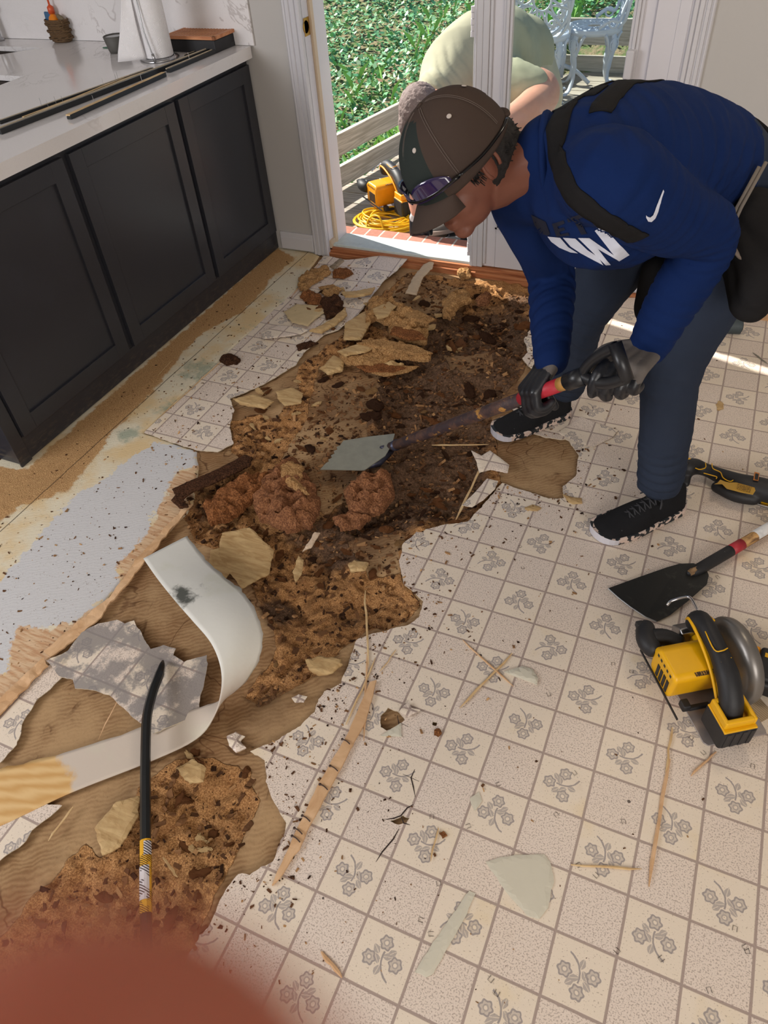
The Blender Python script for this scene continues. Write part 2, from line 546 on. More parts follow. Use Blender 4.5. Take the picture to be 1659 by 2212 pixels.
def quartz():
    g = G('white_quartz', .12, .5)
    co = g.coord()
    a = (g.noise(co, 3.2, 4, .6, 1.5) - .5).abs()
    vein = g.math('SUBTRACT', 1.0, g.step(a, .002, .022)) * g.step(g.noise(co, 2.0, 2), .45, .65)
    sp = g.step(g.noise(co, 420, 2), .55, .7)
    c = g.mix(vein * .5, sc(228, 225, 226), sc(160, 150, 148))
    c = g.mix(sp * .12, c, sc(170, 165, 160)); g.color(c); return g.m
M_QUARTZ = quartz()
M_BLACK = simple('black_rubber', sc(30, 30, 33), .55, nz=.2, nscale=60, bump=.15, bscale=300)
M_STEEL = simple('brushed_steel', sc(170, 170, 172), .3, 1.0, nz=.1, nscale=60)
M_CHROME = simple('chrome', sc(215, 215, 220), .1, 1.0)
M_YEL = simple('tool_yellow', sc(234, 176, 10), .4, nz=.06, nscale=30)
M_YEL2 = simple('tool_orange_yellow', sc(240, 158, 18), .4, nz=.1, nscale=50)
M_BRASS = simple('brass', sc(190, 150, 80), .3, 1.0)
def skin(name, c):
    g = G(name, .5, .4); co = g.coord()
    g.color(g.mix(g.noise(co, 25, 3), c, tuple(v*.8 for v in c)))
    g.b.inputs['Subsurface Weight'].default_value = .08
    g.b.inputs['Subsurface Scale'].default_value = .01
    g.bump(g.noise(co, 250, 3), .1, .001); return g.m
M_SKIN = skin('tanned_skin', sc(128, 80, 64))
M_SKIN2 = skin('pink_skin', sc(222, 160, 138))
def cloth(name, c, weave=900, rough=.9, nz=.12):
    g = G(name, rough, .15); co = g.coord()
    g.color(g.mix(g.noise(co, 9, 4, .6), tuple(v*(1-nz) for v in c), tuple(min(1, v*(1+nz)) for v in c)))
    g.b.inputs['Sheen Weight'].default_value = 0
    g.bump(g.noise(co, weave, 2) * .3 + g.noise(co, 26, 4, .6) * 1.0, .3, .004); return g.m
M_SHIRT = cloth('royal_blue_jersey', sc(14, 36, 82))
M_DENIM = cloth('dark_slate_work_trousers', sc(46, 54, 70), 700)
M_STRAP = cloth('black_webbing', sc(30, 29, 30), 500)
M_CAP = cloth('charcoal_brown_cap_twill', sc(70, 58, 52), 900)
M_CAPF = cloth('dark_green_grey_cap_panel', sc(44, 50, 48), 900)
M_HAIR = simple('black_hair', sc(24, 19, 17), .8, bump=.7, bscale=120, bdist=.004, aniso=(1, 1, 1))
M_GREYHAIR = simple('cropped_grey_hair', sc(128, 112, 108), .8, nz=.5, nscale=60, bump=.9, bscale=90, bdist=.006)
M_GLOVE_B = simple('black_nitrile_glove_coating', sc(28, 30, 36), .35, bump=.25, bscale=150)
M_GLOVE_G = cloth('grey_knit_glove', sc(108, 102, 98), 900)
M_OLIVE = cloth('olive_tee', sc(178, 176, 152), 900)
M_KHAKI = cloth('cream_trousers', sc(214, 200, 170), 900)
M_LETW = simple('white_screen_print', sc(206, 210, 224), .7)
M_LETD = simple('navy_screen_print', sc(10, 20, 44), .7)
# ================================================================== room shell
WY = 1.785
def shell():
    b = BM()      # wall with the glazed doors, in pieces around the opening
    box(b, -3.75, -1.625, WY, WY+.14, -.25, 2.5)
    box(b, -1.625, -.09, WY, WY+.14, 2.06, 2.5)
    box(b, -.09, 2.6, WY, WY+.14, -.25, 2.5)
    struct('wall_back', b, M_WALL_R)
    b = BM(); box(b, -3.87, -3.75, -3.7, WY+.14, -.25, 2.5); struct('wall_left', b, M_WALL)
    b = BM(); box(b, 2.6, 2.72, -3.7, WY+.14, -.25, 2.5); struct('wall_right', b, M_WALL)
    b = BM(); box(b, -3.87, 2.72, -3.82, -3.7, -.25, 2.5); struct('wall_front', b, M_WALL)
    b = BM(); box(b, -3.87, 2.72, -3.82, WY+.14, 2.5, 2.6); struct('ceiling', b, M_WALL)
    b = BM(); box(b, -3.75, 2.6, -3.7, 1.93, -.25, -.075); struct('floor', b, M_CH_DRK)
shell()
def casing(name, x0, x1, flip=False):
    # fluted profile in plan, run up the wall
    w = x1 - x0
    prof = [(0, 0), (0, .010), (.06, .014), (.14, .014), (.17, .010), (.22, .010), (.25, .017), (.40, .018), (.44, .012), (.50, .012), (.54, .019), (.72, .021), (.76, .015), (.80, .022), (.96, .024), (1.0, .020), (1.0, 0)]
    if flip: prof = [(1-a, d) for a, d in prof][::-1]
    b = BM()
    lo = [b.verts.new((x0 + a*w, WY - d, .0)) for a, d in prof]
    hi = [b.verts.new((x0 + a*w, WY - d, 2.12)) for a, d in prof]
    n = len(prof)
    for i in range(n):
        b.faces.new((lo[i], lo[(i+1) % n], hi[(i+1) % n], hi[i]))
    b.faces.new(lo); b.faces.new(hi)
    o = struct(name, b, M_TRIM); return o
casing('trim_1', -1.672, -1.585)
casing('trim_2', -.052, .018, True)
b = BM(); box(b, -1.862, -1.672, WY-.014, WY, .012, .098); box(b, -1.862, -1.672, WY-.017, WY, .012, .075)
struct('baseboard_left', b, M_TRIM, bevel=.003)
b = BM(); box(b, .018, 2.6, WY-.014, WY, .012, .098); box(b, .018, 2.6, WY-.018, WY, .012, .072)
struct('baseboard_right', b, M_TRIM, bevel=.003)
b = BM(); box(b, .3, 2.6, WY-.06, WY-.002, -.01, .012); struct('trim_3', b, M_SPLINT2)
# left jamb: liner, tan weatherstrip, brick mould; strike plate is its part
b = BM()
box(b, -1.625, -1.585, WY-.004, WY+.055, 0, 2.06, 0)
box(b, -1.585, -1.572, WY+.052, WY+.078, .03, 2.06, 1)
box(b, -1.625, -1.575, WY+.055, WY+.18, 0, 2.06, 0)
jl = struct('trim_4', b, [M_WHITE, M_JAMB], bevel=.002)
b = BM(); box(b, -1.5855, -1.5815, WY+.004, WY+.048, .955, 1.02)
lathe(b, [(.0, 0), (.024, 0), (.024, .004), (0, .004)], 20, mtx=Matrix.Translation((-1.5855, WY+.018, .988)) @ Matrix.Rotation(math.pi/2, 4, 'Y'))
obj('strike_plate', b, M_BRASS, jl, bevel=.001)
b = BM(); box(b, -1.585, -1.574, WY+.004, WY+.05, .03, .075); obj('corner_block', b, M_JAMB, jl)
# right jamb and flat filler
b = BM(); box(b, -.172, -.052, WY-.008, WY+.16, .03, 2.06); box(b, -.098, -.060, WY-.012, WY, .03, 2.06)
struct('trim_5', b, M_WHITE, bevel=.002)
# sill: two wooden steps with a white metal threshold above
b = BM()
box(b, -1.60, -.05, WY-.012, WY+.05, -.02, .018); box(b, -1.60, -.05, WY+.004, WY+.06, .018, .040)
struct('trim_6', b, M_SILL, bevel=.003)
b = BM(); box(b, -1.575, -.80, WY+.045, WY+.175, .0, .046); box(b, -1.575, -.80, WY+.02, WY+.05, .018, .052)
M_THR = simple('chalky_threshold_paint', sc(200, 212, 210), .5, nz=.2, nscale=30, bump=.2, bscale=90)
struct('trim_7', b, M_THR, bevel=.003)

# ------------------------------------------------------------------ glazed door leaf (closed) with hinges
def leaf():
    o = empty('door_1', (-.48, WY, .04)); o['kind'] = 'structure'
    def W(b): 
        for v in b.verts: v.co -= Vector((-.48, WY, .04))
        return b
    b = BM()
    y0, y1 = WY+.012, WY+.052
    gx0, gx1, gz0, gz1 = -.688, -.250, .262, 1.95
    box(b, -.800, gx0-.03, y0, y1, .045, 2.04); box(b, gx1+.03, -.172, y0, y1, .045, 2.04)
    box(b, gx0-.03, gx1+.03, y0, y1, .045, gz0-.03); box(b, gx0-.03, gx1+.03, y0, y1, gz1+.03, 2.04)
    obj('leaf_frame', W(b), M_WHITE, o, bevel=.003)
    b = BM()   # raised glazing mould in two steps
    for (e, d) in ((.034, .010), (.022, .018), (.010, .010)):
        yy0 = y0 - d
        box(b, gx0-e, gx0-e+.012, yy0, y0+.002, gz0-e, gz1+e); box(b, gx1+e-.012, gx1+e, yy0, y0+.002, gz0-e, gz1+e)
        box(b, gx0-e, gx1+e, yy0, y0+.002, gz0-e, gz0-e+.012); box(b, gx0-e, gx1+e, yy0, y0+.002, gz1+e-.012, gz1+e)
    box(b, gx0-.03, gx0, y0-.004, y0+.02, gz0-.03, gz1+.03); box(b, gx1, gx1+.03, y0-.004, y0+.02, gz0-.03, gz1+.03)
    box(b, gx0-.03, gx1+.03, y0-.004, y0+.02, gz0-.03, gz0)
    obj('glazing_bead', W(b), M_TRIM, o, bevel=.002)
    b = BM(); box(b, gx0-.001, gx1+.001, y0+.016, y0+.022, gz0-.001, gz1)
    g = G('window_glass', .0, .5); g.n.clear()
    out = g.n.new('ShaderNodeOutputMaterial'); tr = g.n.new('ShaderNodeBsdfTransparent'); gl = g.n.new('ShaderNodeBsdfGlossy')
    gl.inputs['Roughness'].default_value = .02; tr.inputs[0].default_value = (.93, .97, .95, 1)
    fr = g.n.new('ShaderNodeFresnel'); fr.inputs[0].default_value = 1.45; mx = g.n.new('ShaderNodeMixShader')
    g.l.new(fr.outputs[0], mx.inputs[0]); g.l.new(tr.outputs[0], mx.inputs[1]); g.l.new(gl.outputs[0], mx.inputs[2]); g.l.new(mx.outputs[0], out.inputs[0])
    obj('pane', W(b), g.m, o)
    b = BM(); box(b, -.836, -.800, WY-.006, WY+.09, .045, 2.05); box(b, -.800, -.775, WY-.004, WY+.012, .045, 2.05)
    box(b, -.775, -.762, WY+.002, WY+.014, .06, 2.05); box(b, -.828, -.822, WY-.009, WY-.004, .045, 2.05)
    obj('astragal', W(b), M_TRIM, o, bevel=.003)
    for zc in (1.02, .145, 1.85):
        b = BM()
        for k in range(5):
            tube(b, [(-.842, WY+.0, zc-.05+k*.02), (-.842, WY+.0, zc-.05+k*.02+.0185)], .007 if k % 2 else .0085, 12)
        box(b, -.842, -.836, WY+.0, WY+.03, zc-.05, zc+.05)
        h = obj('hinge', W(b), M_WHITE, o)
    b = BM(); box(b, -.252, -.222, WY-.034, WY+.014, .852, .944)
    obj('latch_cover', W(b), M_TRIM, o, bevel=.006, seg=3)
leaf()

# ================================================================== sub-floor with the rotted opening
def pip(px, py, poly):
    x = np.asarray(px); y = np.asarray(py); inside = np.zeros(x.shape, bool)
    n = len(poly)
    for i in range(n):
        x0, y0 = poly[i]; x1, y1 = poly[(i+1) % n]
        if y0 == y1: continue
        c = ((y0 > y) != (y1 > y)) & (x < (x1-x0)*(y-y0)/(y1-y0) + x0)
        inside ^= c
    return inside
def sdf(px, py, poly):
    d = np.full(px.shape, 1e9)
    n = len(poly)
    for i in range(n):
        x0, y0 = poly[i]; x1, y1 = poly[(i+1) % n]
        dx, dy = x1-x0, y1-y0; L = dx*dx+dy*dy+1e-12
        t = np.clip(((px-x0)*dx + (py-y0)*dy)/L, 0, 1)
        d = np.minimum(d, (px-x0-t*dx)**2 + (py-y0-t*dy)**2)
    d = np.sqrt(d)
    return np.where(pip(px, py, poly), d, -d)
def smooth01(d, w): return np.clip(.5 + d/(2*w), 0, 1)
def fbm(x, y, s, octv=4, seed=0):
    r = np.random.RandomState(seed); out = np.zeros(x.shape); amp = 1; tot = 0
    for o in range(octv):
        N = 256; tab = r.rand(N, N)
        X = x*s; Y = y*s
        xi = np.floor(X).astype(int); yi = np.floor(Y).astype(int); fx = X-xi; fy = Y-yi
        fx = fx*fx*(3-2*fx); fy = fy*fy*(3-2*fy)
        a = tab[xi % N, yi % N]; b_ = tab[(xi+1) % N, yi % N]; c = tab[xi % N, (yi+1) % N]; d = tab[(xi+1) % N, (yi+1) % N]
        out += amp*((a*(1-fx)+b_*fx)*(1-fy) + (c*(1-fx)+d*fx)*fy)
        tot += amp; amp *= .55; s *= 2.05
    return out/tot - .5
CRUMB = [
 [(885,585),(1000,600),(1170,610),(1160,650),(1145,700),(1135,790),(1065,880),(1070,950),(1085,1045),(1010,1130),(905,1150),(868,1170),(870,1250),(915,1305),(880,1340),(790,1362),(740,1400),(700,1440),(640,1480),(560,1520),(530,1500),(600,1395),(560,1300),(540,1240),(500,1200),(420,1170),(395,1110),(380,1070),(480,1010),(520,985),(545,930),(600,900),(640,840),(645,790),(720,740),(800,650)],
 [(380,1640),(455,1640),(540,1665),(560,1725),(520,1830),(480,1900),(440,2000),(380,2212),(300,2500),(-400,2500),(-300,2300),(0,2020),(90,1920),(180,1820),(215,1850),(250,1820),(290,1760),(300,1700)],
 [(500,905),(560,890),(640,930),(660,980),(560,1000),(500,975)],
]
FLATB = [  # bare patches where the board face survives inside the rot
 [(690,790),(830,790),(800,900),(790,960),(850,1010),(700,1110),(630,1030),(600,1000),(660,900)],
 [(880,590),(1000,620),(930,690),(860,720),(800,700)],
 [(740,1160),(870,1150),(860,1230),(800,1240)],
 [(960,765),(1060,760),(1060,800),(970,800)]]
LEFT = [(560,500),(690,553),(655,600),(640,628),(560,700),(480,775),(420,830),(312,935),(372,955),(425,975),(430,1010),(415,1090),(385,1130),(310,1205),(215,1312),(100,1440),(0,1548),(-420,1960),(-900,2100),(-900,500)]
SAW = [(600,535),(640,560),(590,600),(560,640),(520,680),(440,720),(400,760),(370,800),(330,850),(300,880),(250,930),(200,1000),(150,1060),(40,1100),(-300,1350),(-600,1300),(-300,1000),(0,1010),(60,1014),(300,800)]
WHITE = [(335,955),(425,975),(428,1008),(385,1018),(370,1040),(350,1090),(310,1160),(260,1230),(270,1270),(210,1310),(160,1350),(40,1360),(30,1400),(20,1450),(0,1470),(-200,1560),(-200,1380),(0,1260),(60,1190),(160,1080),(230,1030)]
PINK = [(385,1010),(430,1008),(418,1090),(310,1212),(210,1320),(100,1445),(-30,1580),(-250,1700),(-200,1500),(20,1450),(40,1360),(160,1352),(270,1272),(255,1230),(310,1165),(352,1088)]
DARKS = [(930,740,.34,.5),(1040,760,.25,.6),(960,880,.28,.5),(870,1000,.22,.45),(700,1000,.16,.3),(720,1150,.14,.3),(1000,720,.20,1.0),(1090,700,.12,.9),(900,850,.16,.8),(950,950,.16,1.0),(880,1060,.14,.95),(980,1050,.12,.9),(800,1120,.10,.8),(740,1190,.07,.8),(600,1310,.07,.8),(830,1390,.05,.6),(440,1080,.10,.6),(720,860,.11,.35),(560,560,.04,.0),(870,640,.1,.25),(1120,640,.1,.7),(650,1150,.1,.5),(760,1330,.04,.5),(600,1500,.12,.25),(740,880,.12,.6),(760,1000,.1,.6),(900,650,.08,.4),(820,1190,.05,.4),(1050,820,.10,.45),(120,1850,.05,.4),(230,1930,.06,.4),(560,1560,.12,.4),(300,1320,.12,.25)]
GREENS = [(430,800,.10,.9),(370,880,.08,.7),(560,710,.10,.55),(280,940,.06,.8),(600,650,.06,.5),(80,1060,.1,.35)]
def subfloor():
    st = .0062
    xs = np.arange(-2.0, .62, st); ys = np.arange(-1.75, 1.80, st)
    X, Y = np.meshgrid(xs, ys, indexing='ij')
    C_ = [[tuple(p) for p in pxpoly(q)] for q in CRUMB]
    d = np.maximum.reduce([sdf(X, Y, q) for q in C_])
    for q in FLATB:
        d = np.minimum(d, -sdf(X, Y, [tuple(p) for p in pxpoly(q)]))
    crumb = smooth01(d + fbm(X, Y, 16, 4, 3)*.03, .012)
    dl = sdf(X, Y, [tuple(p) for p in pxpoly(LEFT)])
    left = smooth01(dl + fbm(X, Y, 14, 3, 5)*.012, .006)
    att = dict(crumb=crumb, left=left)
    att['saw'] = smooth01(sdf(X, Y, [tuple(p) for p in pxpoly(SAW)]), .045)
    att['white'] = smooth01(sdf(X, Y, [tuple(p) for p in pxpoly(WHITE)]) + fbm(X, Y, 9, 4, 31)*.05, .06)
    att['pink'] = smooth01(sdf(X, Y, [tuple(p) for p in pxpoly(PINK)]) + fbm(X, Y, 10, 4, 32)*.04, .06)
    for nm, L in (('dark', DARKS), ('green', GREENS)):
        a = np.zeros(X.shape)
        for (x, y, r_, s_) in L:
            c = P(x, y); a += s_*np.exp(-(((X-c[0])**2+(Y-c[1])**2)/(r_*r_)))
        att[nm] = np.clip(a, 0, 1)
    lump = fbm(X, Y, 9, 5, 21); fine = fbm(X, Y, 45, 4, 22); rid = -np.abs(fbm(X, Y, 22, 3, 29))
    pit = np.clip(d/.10, 0, 1)
    Z = -.008 + fbm(X, Y, 5, 3, 2)*.006
    Z = Z + crumb*(lump*.055 + fine*.032 + rid*.028 + .004 - .018*pit - .020*att['dark']*pit)
    Z = np.minimum(Z, .022)
    Z = Z*(1-left) + left*(.0030 + fbm(X, Y, 3, 2, 8)*.002 + att['saw']*np.abs(fine)*.008)
    # the main vinyl lies over the rim: keep rot under it
    nx, ny = X.shape
    verts = np.stack([X, Y, Z], -1).reshape(-1, 3)
    i = np.arange(nx-1)[:, None]*ny + np.arange(ny-1)[None, :]
    faces = np.stack([i, i+ny, i+ny+1, i+1], -1).reshape(-1, 4)
    me = bpy.data.meshes.new('floor')
    me.vertices.add(len(verts)); me.vertices.foreach_set('co', verts.ravel())
    me.loops.add(len(faces)*4); me.loops.foreach_set('vertex_index', faces.ravel())
    me.polygons.add(len(faces)); me.polygons.foreach_set('loop_start', np.arange(len(faces))*4)
    me.update(calc_edges=True); me.validate()
    for k, a in att.items():
        t = me.attributes.new(k, 'FLOAT', 'POINT'); t.data.foreach_set('value', a.ravel().astype(np.float32))
    me.polygons.foreach_set('use_smooth', [True]*len(me.polygons))
    o = link_mesh('floor', me, M_FLOOR); o['kind'] = 'structure'
    return (xs, ys, Z)
XS_, YS_, ZG = subfloor()
def floor_z(x, y):
    i = int((x - XS_[0])/(XS_[1]-XS_[0])); j = int((y - YS_[0])/(YS_[1]-YS_[0]))
    if 0 <= i < ZG.shape[0] and 0 <= j < ZG.shape[1]: return float(ZG[i, j])
    return 0.0

# ------------------------------------------------------------------ printed vinyl
VZ = .0035
MAIN = [(1178,635),(1150,660),(1143,690),(1148,708),(1132,735),(1140,762),(1128,775),(1140,792),(1165,812),(1120,850),(1105,880),(1120,925),(1175,945),(1225,952),(1250,985),(1243,1030),(1215,1052),(1218,1078),(1185,1079),(1150,1068),(1105,1052),(1085,1045),(1070,1062),(1045,1090),(1010,1128),(960,1135),(900,1150),(868,1180),(864,1220),(872,1262),(890,1278),(915,1300),(905,1335),(880,1352),(840,1362),(800,1372),(770,1385),(758,1415),(748,1450),(738,1478),(700,1495),(688,1512),(680,1540),(650,1570),(605,1598),(568,1612),(541,1624),(572,1643),(574,1690),(596,1740),(614,1772),(616,1795),(600,1832),(590,1862),(565,1872),(540,1892),(515,1890),(492,1918),(470,1960),(455,1995),(430,2020),(408,2060),(392,2130),(372,2212),(350,2400)]
mp = [tuple(P(x, y)[:2]) for x, y in MAIN] + [(-.32, -2.6), (-.3, -3.69), (2.59, -3.69), (2.59, 1.725), (.34, 1.725), (.30, 1.775), (-.04, 1.775), (-.30, 1.70)]
def main_vinyl():
    out = []
    n = len(mp)
    nr = len(MAIN)
    tmp = ragged([np.array(p) for p in mp[:nr]], .007, .005, 4, 30)
    tmp = [p for p in tmp if not (p[1] < -1.9 and p[0] > -.2)]
    # ragged() closes the loop: cut the closing segment
    k = min(range(len(tmp)), key=lambda i: abs(tmp[i][0]-mp[nr-1][0]) + abs(tmp[i][1]-mp[nr-1][1]))
    pts = [Vector((float(p[0]), float(p[1]))) for p in tmp[:k]] + [Vector(p) for p in mp[nr-1:]]
    # small torn holes
    HOLES = [[(822,1548),(838,1530),(862,1540),(874,1556),(858,1575),(835,1580),(822,1572)],
             [(842,1775),(870,1762),(885,1768),(878,1778),(858,1782)],
             [(935,1560),(944,1562),(942,1570),(934,1568)]]
    hs = []
    for h in HOLES:
        hs.append([Vector((float(q[0]), float(q[1]))) for q in ragged([P(x, y)[:2] for x, y in h], .005, .003, 9, 60)])
    allp = list(pts); loops = [list(range(len(pts)))]
    for h in hs:
        loops.append(list(range(len(allp), len(allp)+len(h)))); allp += h
    r = delaunay_2d_cdt(allp, [], loops, 2, 1e-6)
    vs, fs = r[0], r[2]
    orig = r[5] if len(r) > 5 else None
    bm = BM()
    hp = [[(v.x, v.y) for v in h] for h in hs]
    keep = []
    for f in fs:
        cx = sum(vs[i][0] for i in f)/len(f); cy = sum(vs[i][1] for i in f)/len(f)
        if any(bool(pip(np.array([cx]), np.array([cy]), h)[0]) for h in hp): continue
        keep.append(f)
    hi = {}
    lo = {}
    def H(i):
        if i not in hi: hi[i] = bm.verts.new((vs[i][0], vs[i][1], VZ)); lo[i] = bm.verts.new((vs[i][0], vs[i][1], .0002))
        return hi[i]
    cnt = {}
    for f in keep:
        bm.faces.new([H(i) for i in f]).material_index = 0
        for q in range(len(f)):
            a, b_ = f[q], f[(q+1) % len(f)]; cnt.setdefault((min(a, b_), max(a, b_)), []).append((a, b_))
    for k_, v in cnt.items():
        if len(v) == 1:
            a, b_ = v[0]; bm.faces.new((hi[b_], hi[a], lo[a], lo[b_])).material_index = 1
    me = bpy.data.meshes.new('floor'); bm.to_mesh(me); bm.free()
    o = link_mesh('floor', me, [M_VINYL, M_EDGE]); o['kind'] = 'structure'
main_vinyl()
# left vinyl remnant, its corner by the threshold lifted
LV = [(700,556),(640,628),(560,700),(480,777),(420,832),(312,936),(350,950),(425,974),(470,978),(505,960),(496,925),(507,888),(497,862),(530,850),(570,832),(640,790),(655,765),(700,725),(730,715),(775,680),(805,640),(830,612),(862,590),(881,573),(866,558),(820,565),(745,566)]
lift0 = P(720, 640)[:2]; lift1 = P(885, 575)[:2]
def lv_z(x, y):
    v = lift1 - lift0; t = ((x-lift0[0])*v[0] + (y-lift0[1])*v[1])/(v@v)
    return .0015 + .035*max(0, t)**2 + .004*max(0, t)*math.sin(x*23)
o = sheet('floor', pxpoly(LV), lv_z, [M_VINYL, M_EDGE], .03, .0025, seed=12, amp=.004)
o['kind'] = 'structure'
for pl, sd in (([(-60,1640),(0,1650),(38,1610),(52,1560),(80,1515),(140,1462),(168,1452),(163,1425),(105,1440),(50,1492),(0,1552),(-80,1620)], 31),
               ([(-60,1900),(0,1862),(50,1825),(70,1795),(110,1765),(135,1742),(100,1738),(0,1775),(-80,1800)], 33)):
    o = sheet('floor', pxpoly(pl), lambda x, y: .002, [M_VINYL, M_EDGE], .03, .0022, seed=sd)
    o['kind'] = 'structure'

# ================================================================== cabinet and worktop
XF = -1.893; XD = -1.874
def cabinet():
    o = empty('base_cabinet', (XF, .85, 0), label='charcoal painted base cabinet run with three shaker doors under the white worktop', cat='cabinet')
    L = Vector((XF, .85, 0))
    def W(b):
        for v in b.verts: v.co -= L
        return b
    b = BM()
    box(b, XF-.58, XF, -.092, 1.780, .012, .8745)
    obj('body', W(b), M_CAB, o, bevel=.002)
    b = BM(); box(b, XF, XF+.008, -.096, -.045, .004, .8745); box(b, XF, XF+.006, -.045, 1.780, .86, .8745)
    box(b, XF, XF+.004, -.045, 1.78, .008, .10)
    obj('face_frame', W(b), M_CAB, o, bevel=.001)
    for y0, y1 in ((-.040, .560), (.592, 1.200), (1.228, 1.765)):
        b = BM()
        z0, z1, s = .103, .850, .063
        x0, x1 = XF+.002, XD
        box(b, x0, x1, y0, y0+s, z0, z1); box(b, x0, x1, y1-s, y1, z0, z1)
        box(b, x0, x1, y0+s, y1-s, z0, z0+s); box(b, x0, x1, y0+s, y1-s, z1-s, z1)
        d = obj('door', W(b), M_CAB, o, bevel=.0015)
        b = BM(); box(b, x0, x1-.010, y0+s-.004, y1-s+.004, z0+s-.004, z1-s+.004)
        obj('panel', W(b), M_CAB, d)
cabinet()
def worktop():
    b = BM()
    out = [(-1.853, -.12), (-1.853, 1.772), (-3.70, 1.772), (-3.70, 1.625), (-2.91, 1.625), (-3.09, 1.43), (-3.70, 1.43), (-3.70, 1.17), (-2.60, 1.17), (-2.59, .72), (-3.70, .72), (-3.70, -.12)]
    prism(b, out, .900, .920)
    box(b, -1.90, -1.853, -.12, 1.772, .875, .900)
    o = obj('worktop', b, M_QUARTZ, None)
    tag(o, 'white quartz worktop with thick square edge above the charcoal cabinets', 'worktop')
    b = BM(); box(b, -3.70, -1.835, WY-.012, WY-.0005, .9205, 1.62)
    q = obj('backsplash', b, M_QUARTZ, None, bevel=.002)
    tag(q, 'tall white quartz backsplash slab behind the worktop with faint brown veins', 'backsplash')
    for pl, lab in (([(-3.70, 1.62), (-2.93, 1.62), (-3.10, 1.44), (-3.70, 1.44)], 'dark sink basin set in the worktop near the woven basket'),
               ([(-3.70, 1.16), (-2.61, 1.16), (-2.60, .73), (-3.70, .73)], 'brownish sink basin at the left edge in front of the other basin')):
        b = BM()
        lo = [b.verts.new((x, y, .72)) for x, y in pl]; hi = [b.verts.new((x, y, .8995)) for x, y in pl]
        b.faces.new(lo)
        for i in range(4): b.faces.new((lo[i], lo[(i+1) % 4], hi[(i+1) % 4], hi[i]))
        s = obj('sink_basin', b, simple('sink_stone', sc(58, 50, 46), .5), None)
        s.modifiers.new('solid', 'SOLIDIFY').thickness = .004
        tag(s, lab, 'sink')
worktop()
# ------------------------------------------------------------------ things on the worktop
WT = .9205
def basket():
    c = P(136, 90, WT)
    o = empty('woven_basket', c, label='small brown woven basket holding the soap bottle against the backsplash', cat='basket')
    g = G('wicker', .7); co = g.coord(); w = g.wave(co, 60, 2, 2, 2, 'Z')
    g.color(g.mix(w, sc(66, 48, 30), sc(136, 104, 68))); g.bump(w, .8, .004)
    b = BM()
    prof = [(.044, 0), (.055, .005), (.060, .03), (.058, .06), (.066, .09), (.062, .093), (.052, .06), (.05, .01), (0, .008)]
    lathe(b, prof, 28, mtx=Matrix.Diagonal((1.0, .62, 1, 1)), cap=False)
    obj('bowl', b, g.m, o, smooth=True)
    for k in range(3):
        b = BM(); pts = [(.064*math.cos(t)*1.0, .064*math.sin(t)*.62, .018+.028*k+.002*math.sin(t*9)) for t in np.linspace(0, 2*math.pi, 40)]
        tube(b, pts, .0045, 6, cap=False); obj('band', b, g.m, o, smooth=True)
    b = BM(); pts = [(.05+.014*math.cos(t), -.030, .078+.014*math.sin(t)) for t in np.linspace(0, 2*math.pi, 20)]
    tube(b, pts, .003, 6, cap=False); obj('ring', b, g.m, o, smooth=True)
    s = empty('soap_bottle', c + np.array([-.012, 0, .035]), label='clear bottle of orange hand soap with orange pump standing in the basket', cat='bottle')
    b = BM(); lathe(b, [(0, 0), (.024, 0), (.026, .01), (.026, .05), (.020, .066), (.011, .074), (.011, .08), (0, .08)], 24)
    obj('bottle_body', b, simple('orange_soap', sc(226, 130, 30), .15), s, smooth=True)
    b = BM(); lathe(b, [(0, .078), (.015, .078), (.015, .104), (.008, .110), (.0045, .112), (.0045, .145), (0, .145)], 20)
    tube(b, [(.012, 0, .148), (-.004, 0, .150), (-.032, 0, .146), (-.038, 0, .139)], [.007, .008, .006, .004], 10)
    obj('pump', b, simple('orange_plastic', sc(206, 84, 44), .35), s, smooth=True)
    b = BM(); box(b, -.012, .012, -.026, -.0245, .02, .055); obj('sticker', b, simple('red_sticker', sc(180, 50, 40), .4), s)
    b = BM(); box(b, -.028, .02, -.006, .006, 0, .078)
    sp = obj('dish_cloth', b, cloth('blue_cloth', sc(70, 104, 140)), None, bevel=.004)
    sp.location = V3(c + np.array([-.040, .004, .040])); sp.rotation_euler = (0, .1, .1)
    tag(sp, 'folded blue dish cloth sticking out of the woven basket', 'cloth')
    b = BM(); ellipsoid(b, (0, 0, 0), (.013, .010, .028)); sp = obj('scrub_brush', b, cloth('tan_brush', sc(120, 108, 88)), None, smooth=True)
    sp.location = V3(c + np.array([.034, .0, .092])); sp.rotation_euler = (0, -.9, 0)
    tag(sp, 'grey tan scrubbing pad leaning out of the basket beside the pump', 'scrubber')
basket()
def faucet():
    c = P(-2, 88, WT)
    o = empty('faucet', c, label='brushed metal tap base at the extreme left edge of the worktop', cat='faucet')
    b = BM(); lathe(b, [(0, 0), (.028, 0), (.028, .008), (.018, .014), (.016, .10), (.018, .12), (0, .125)], 20)
    obj('base', b, M_STEEL, o, smooth=True)
    b = BM(); ellipsoid(b, (.012, 0, .135), (.026, .02, .02)); obj('lever', b, M_STEEL, o, smooth=True)
faucet()
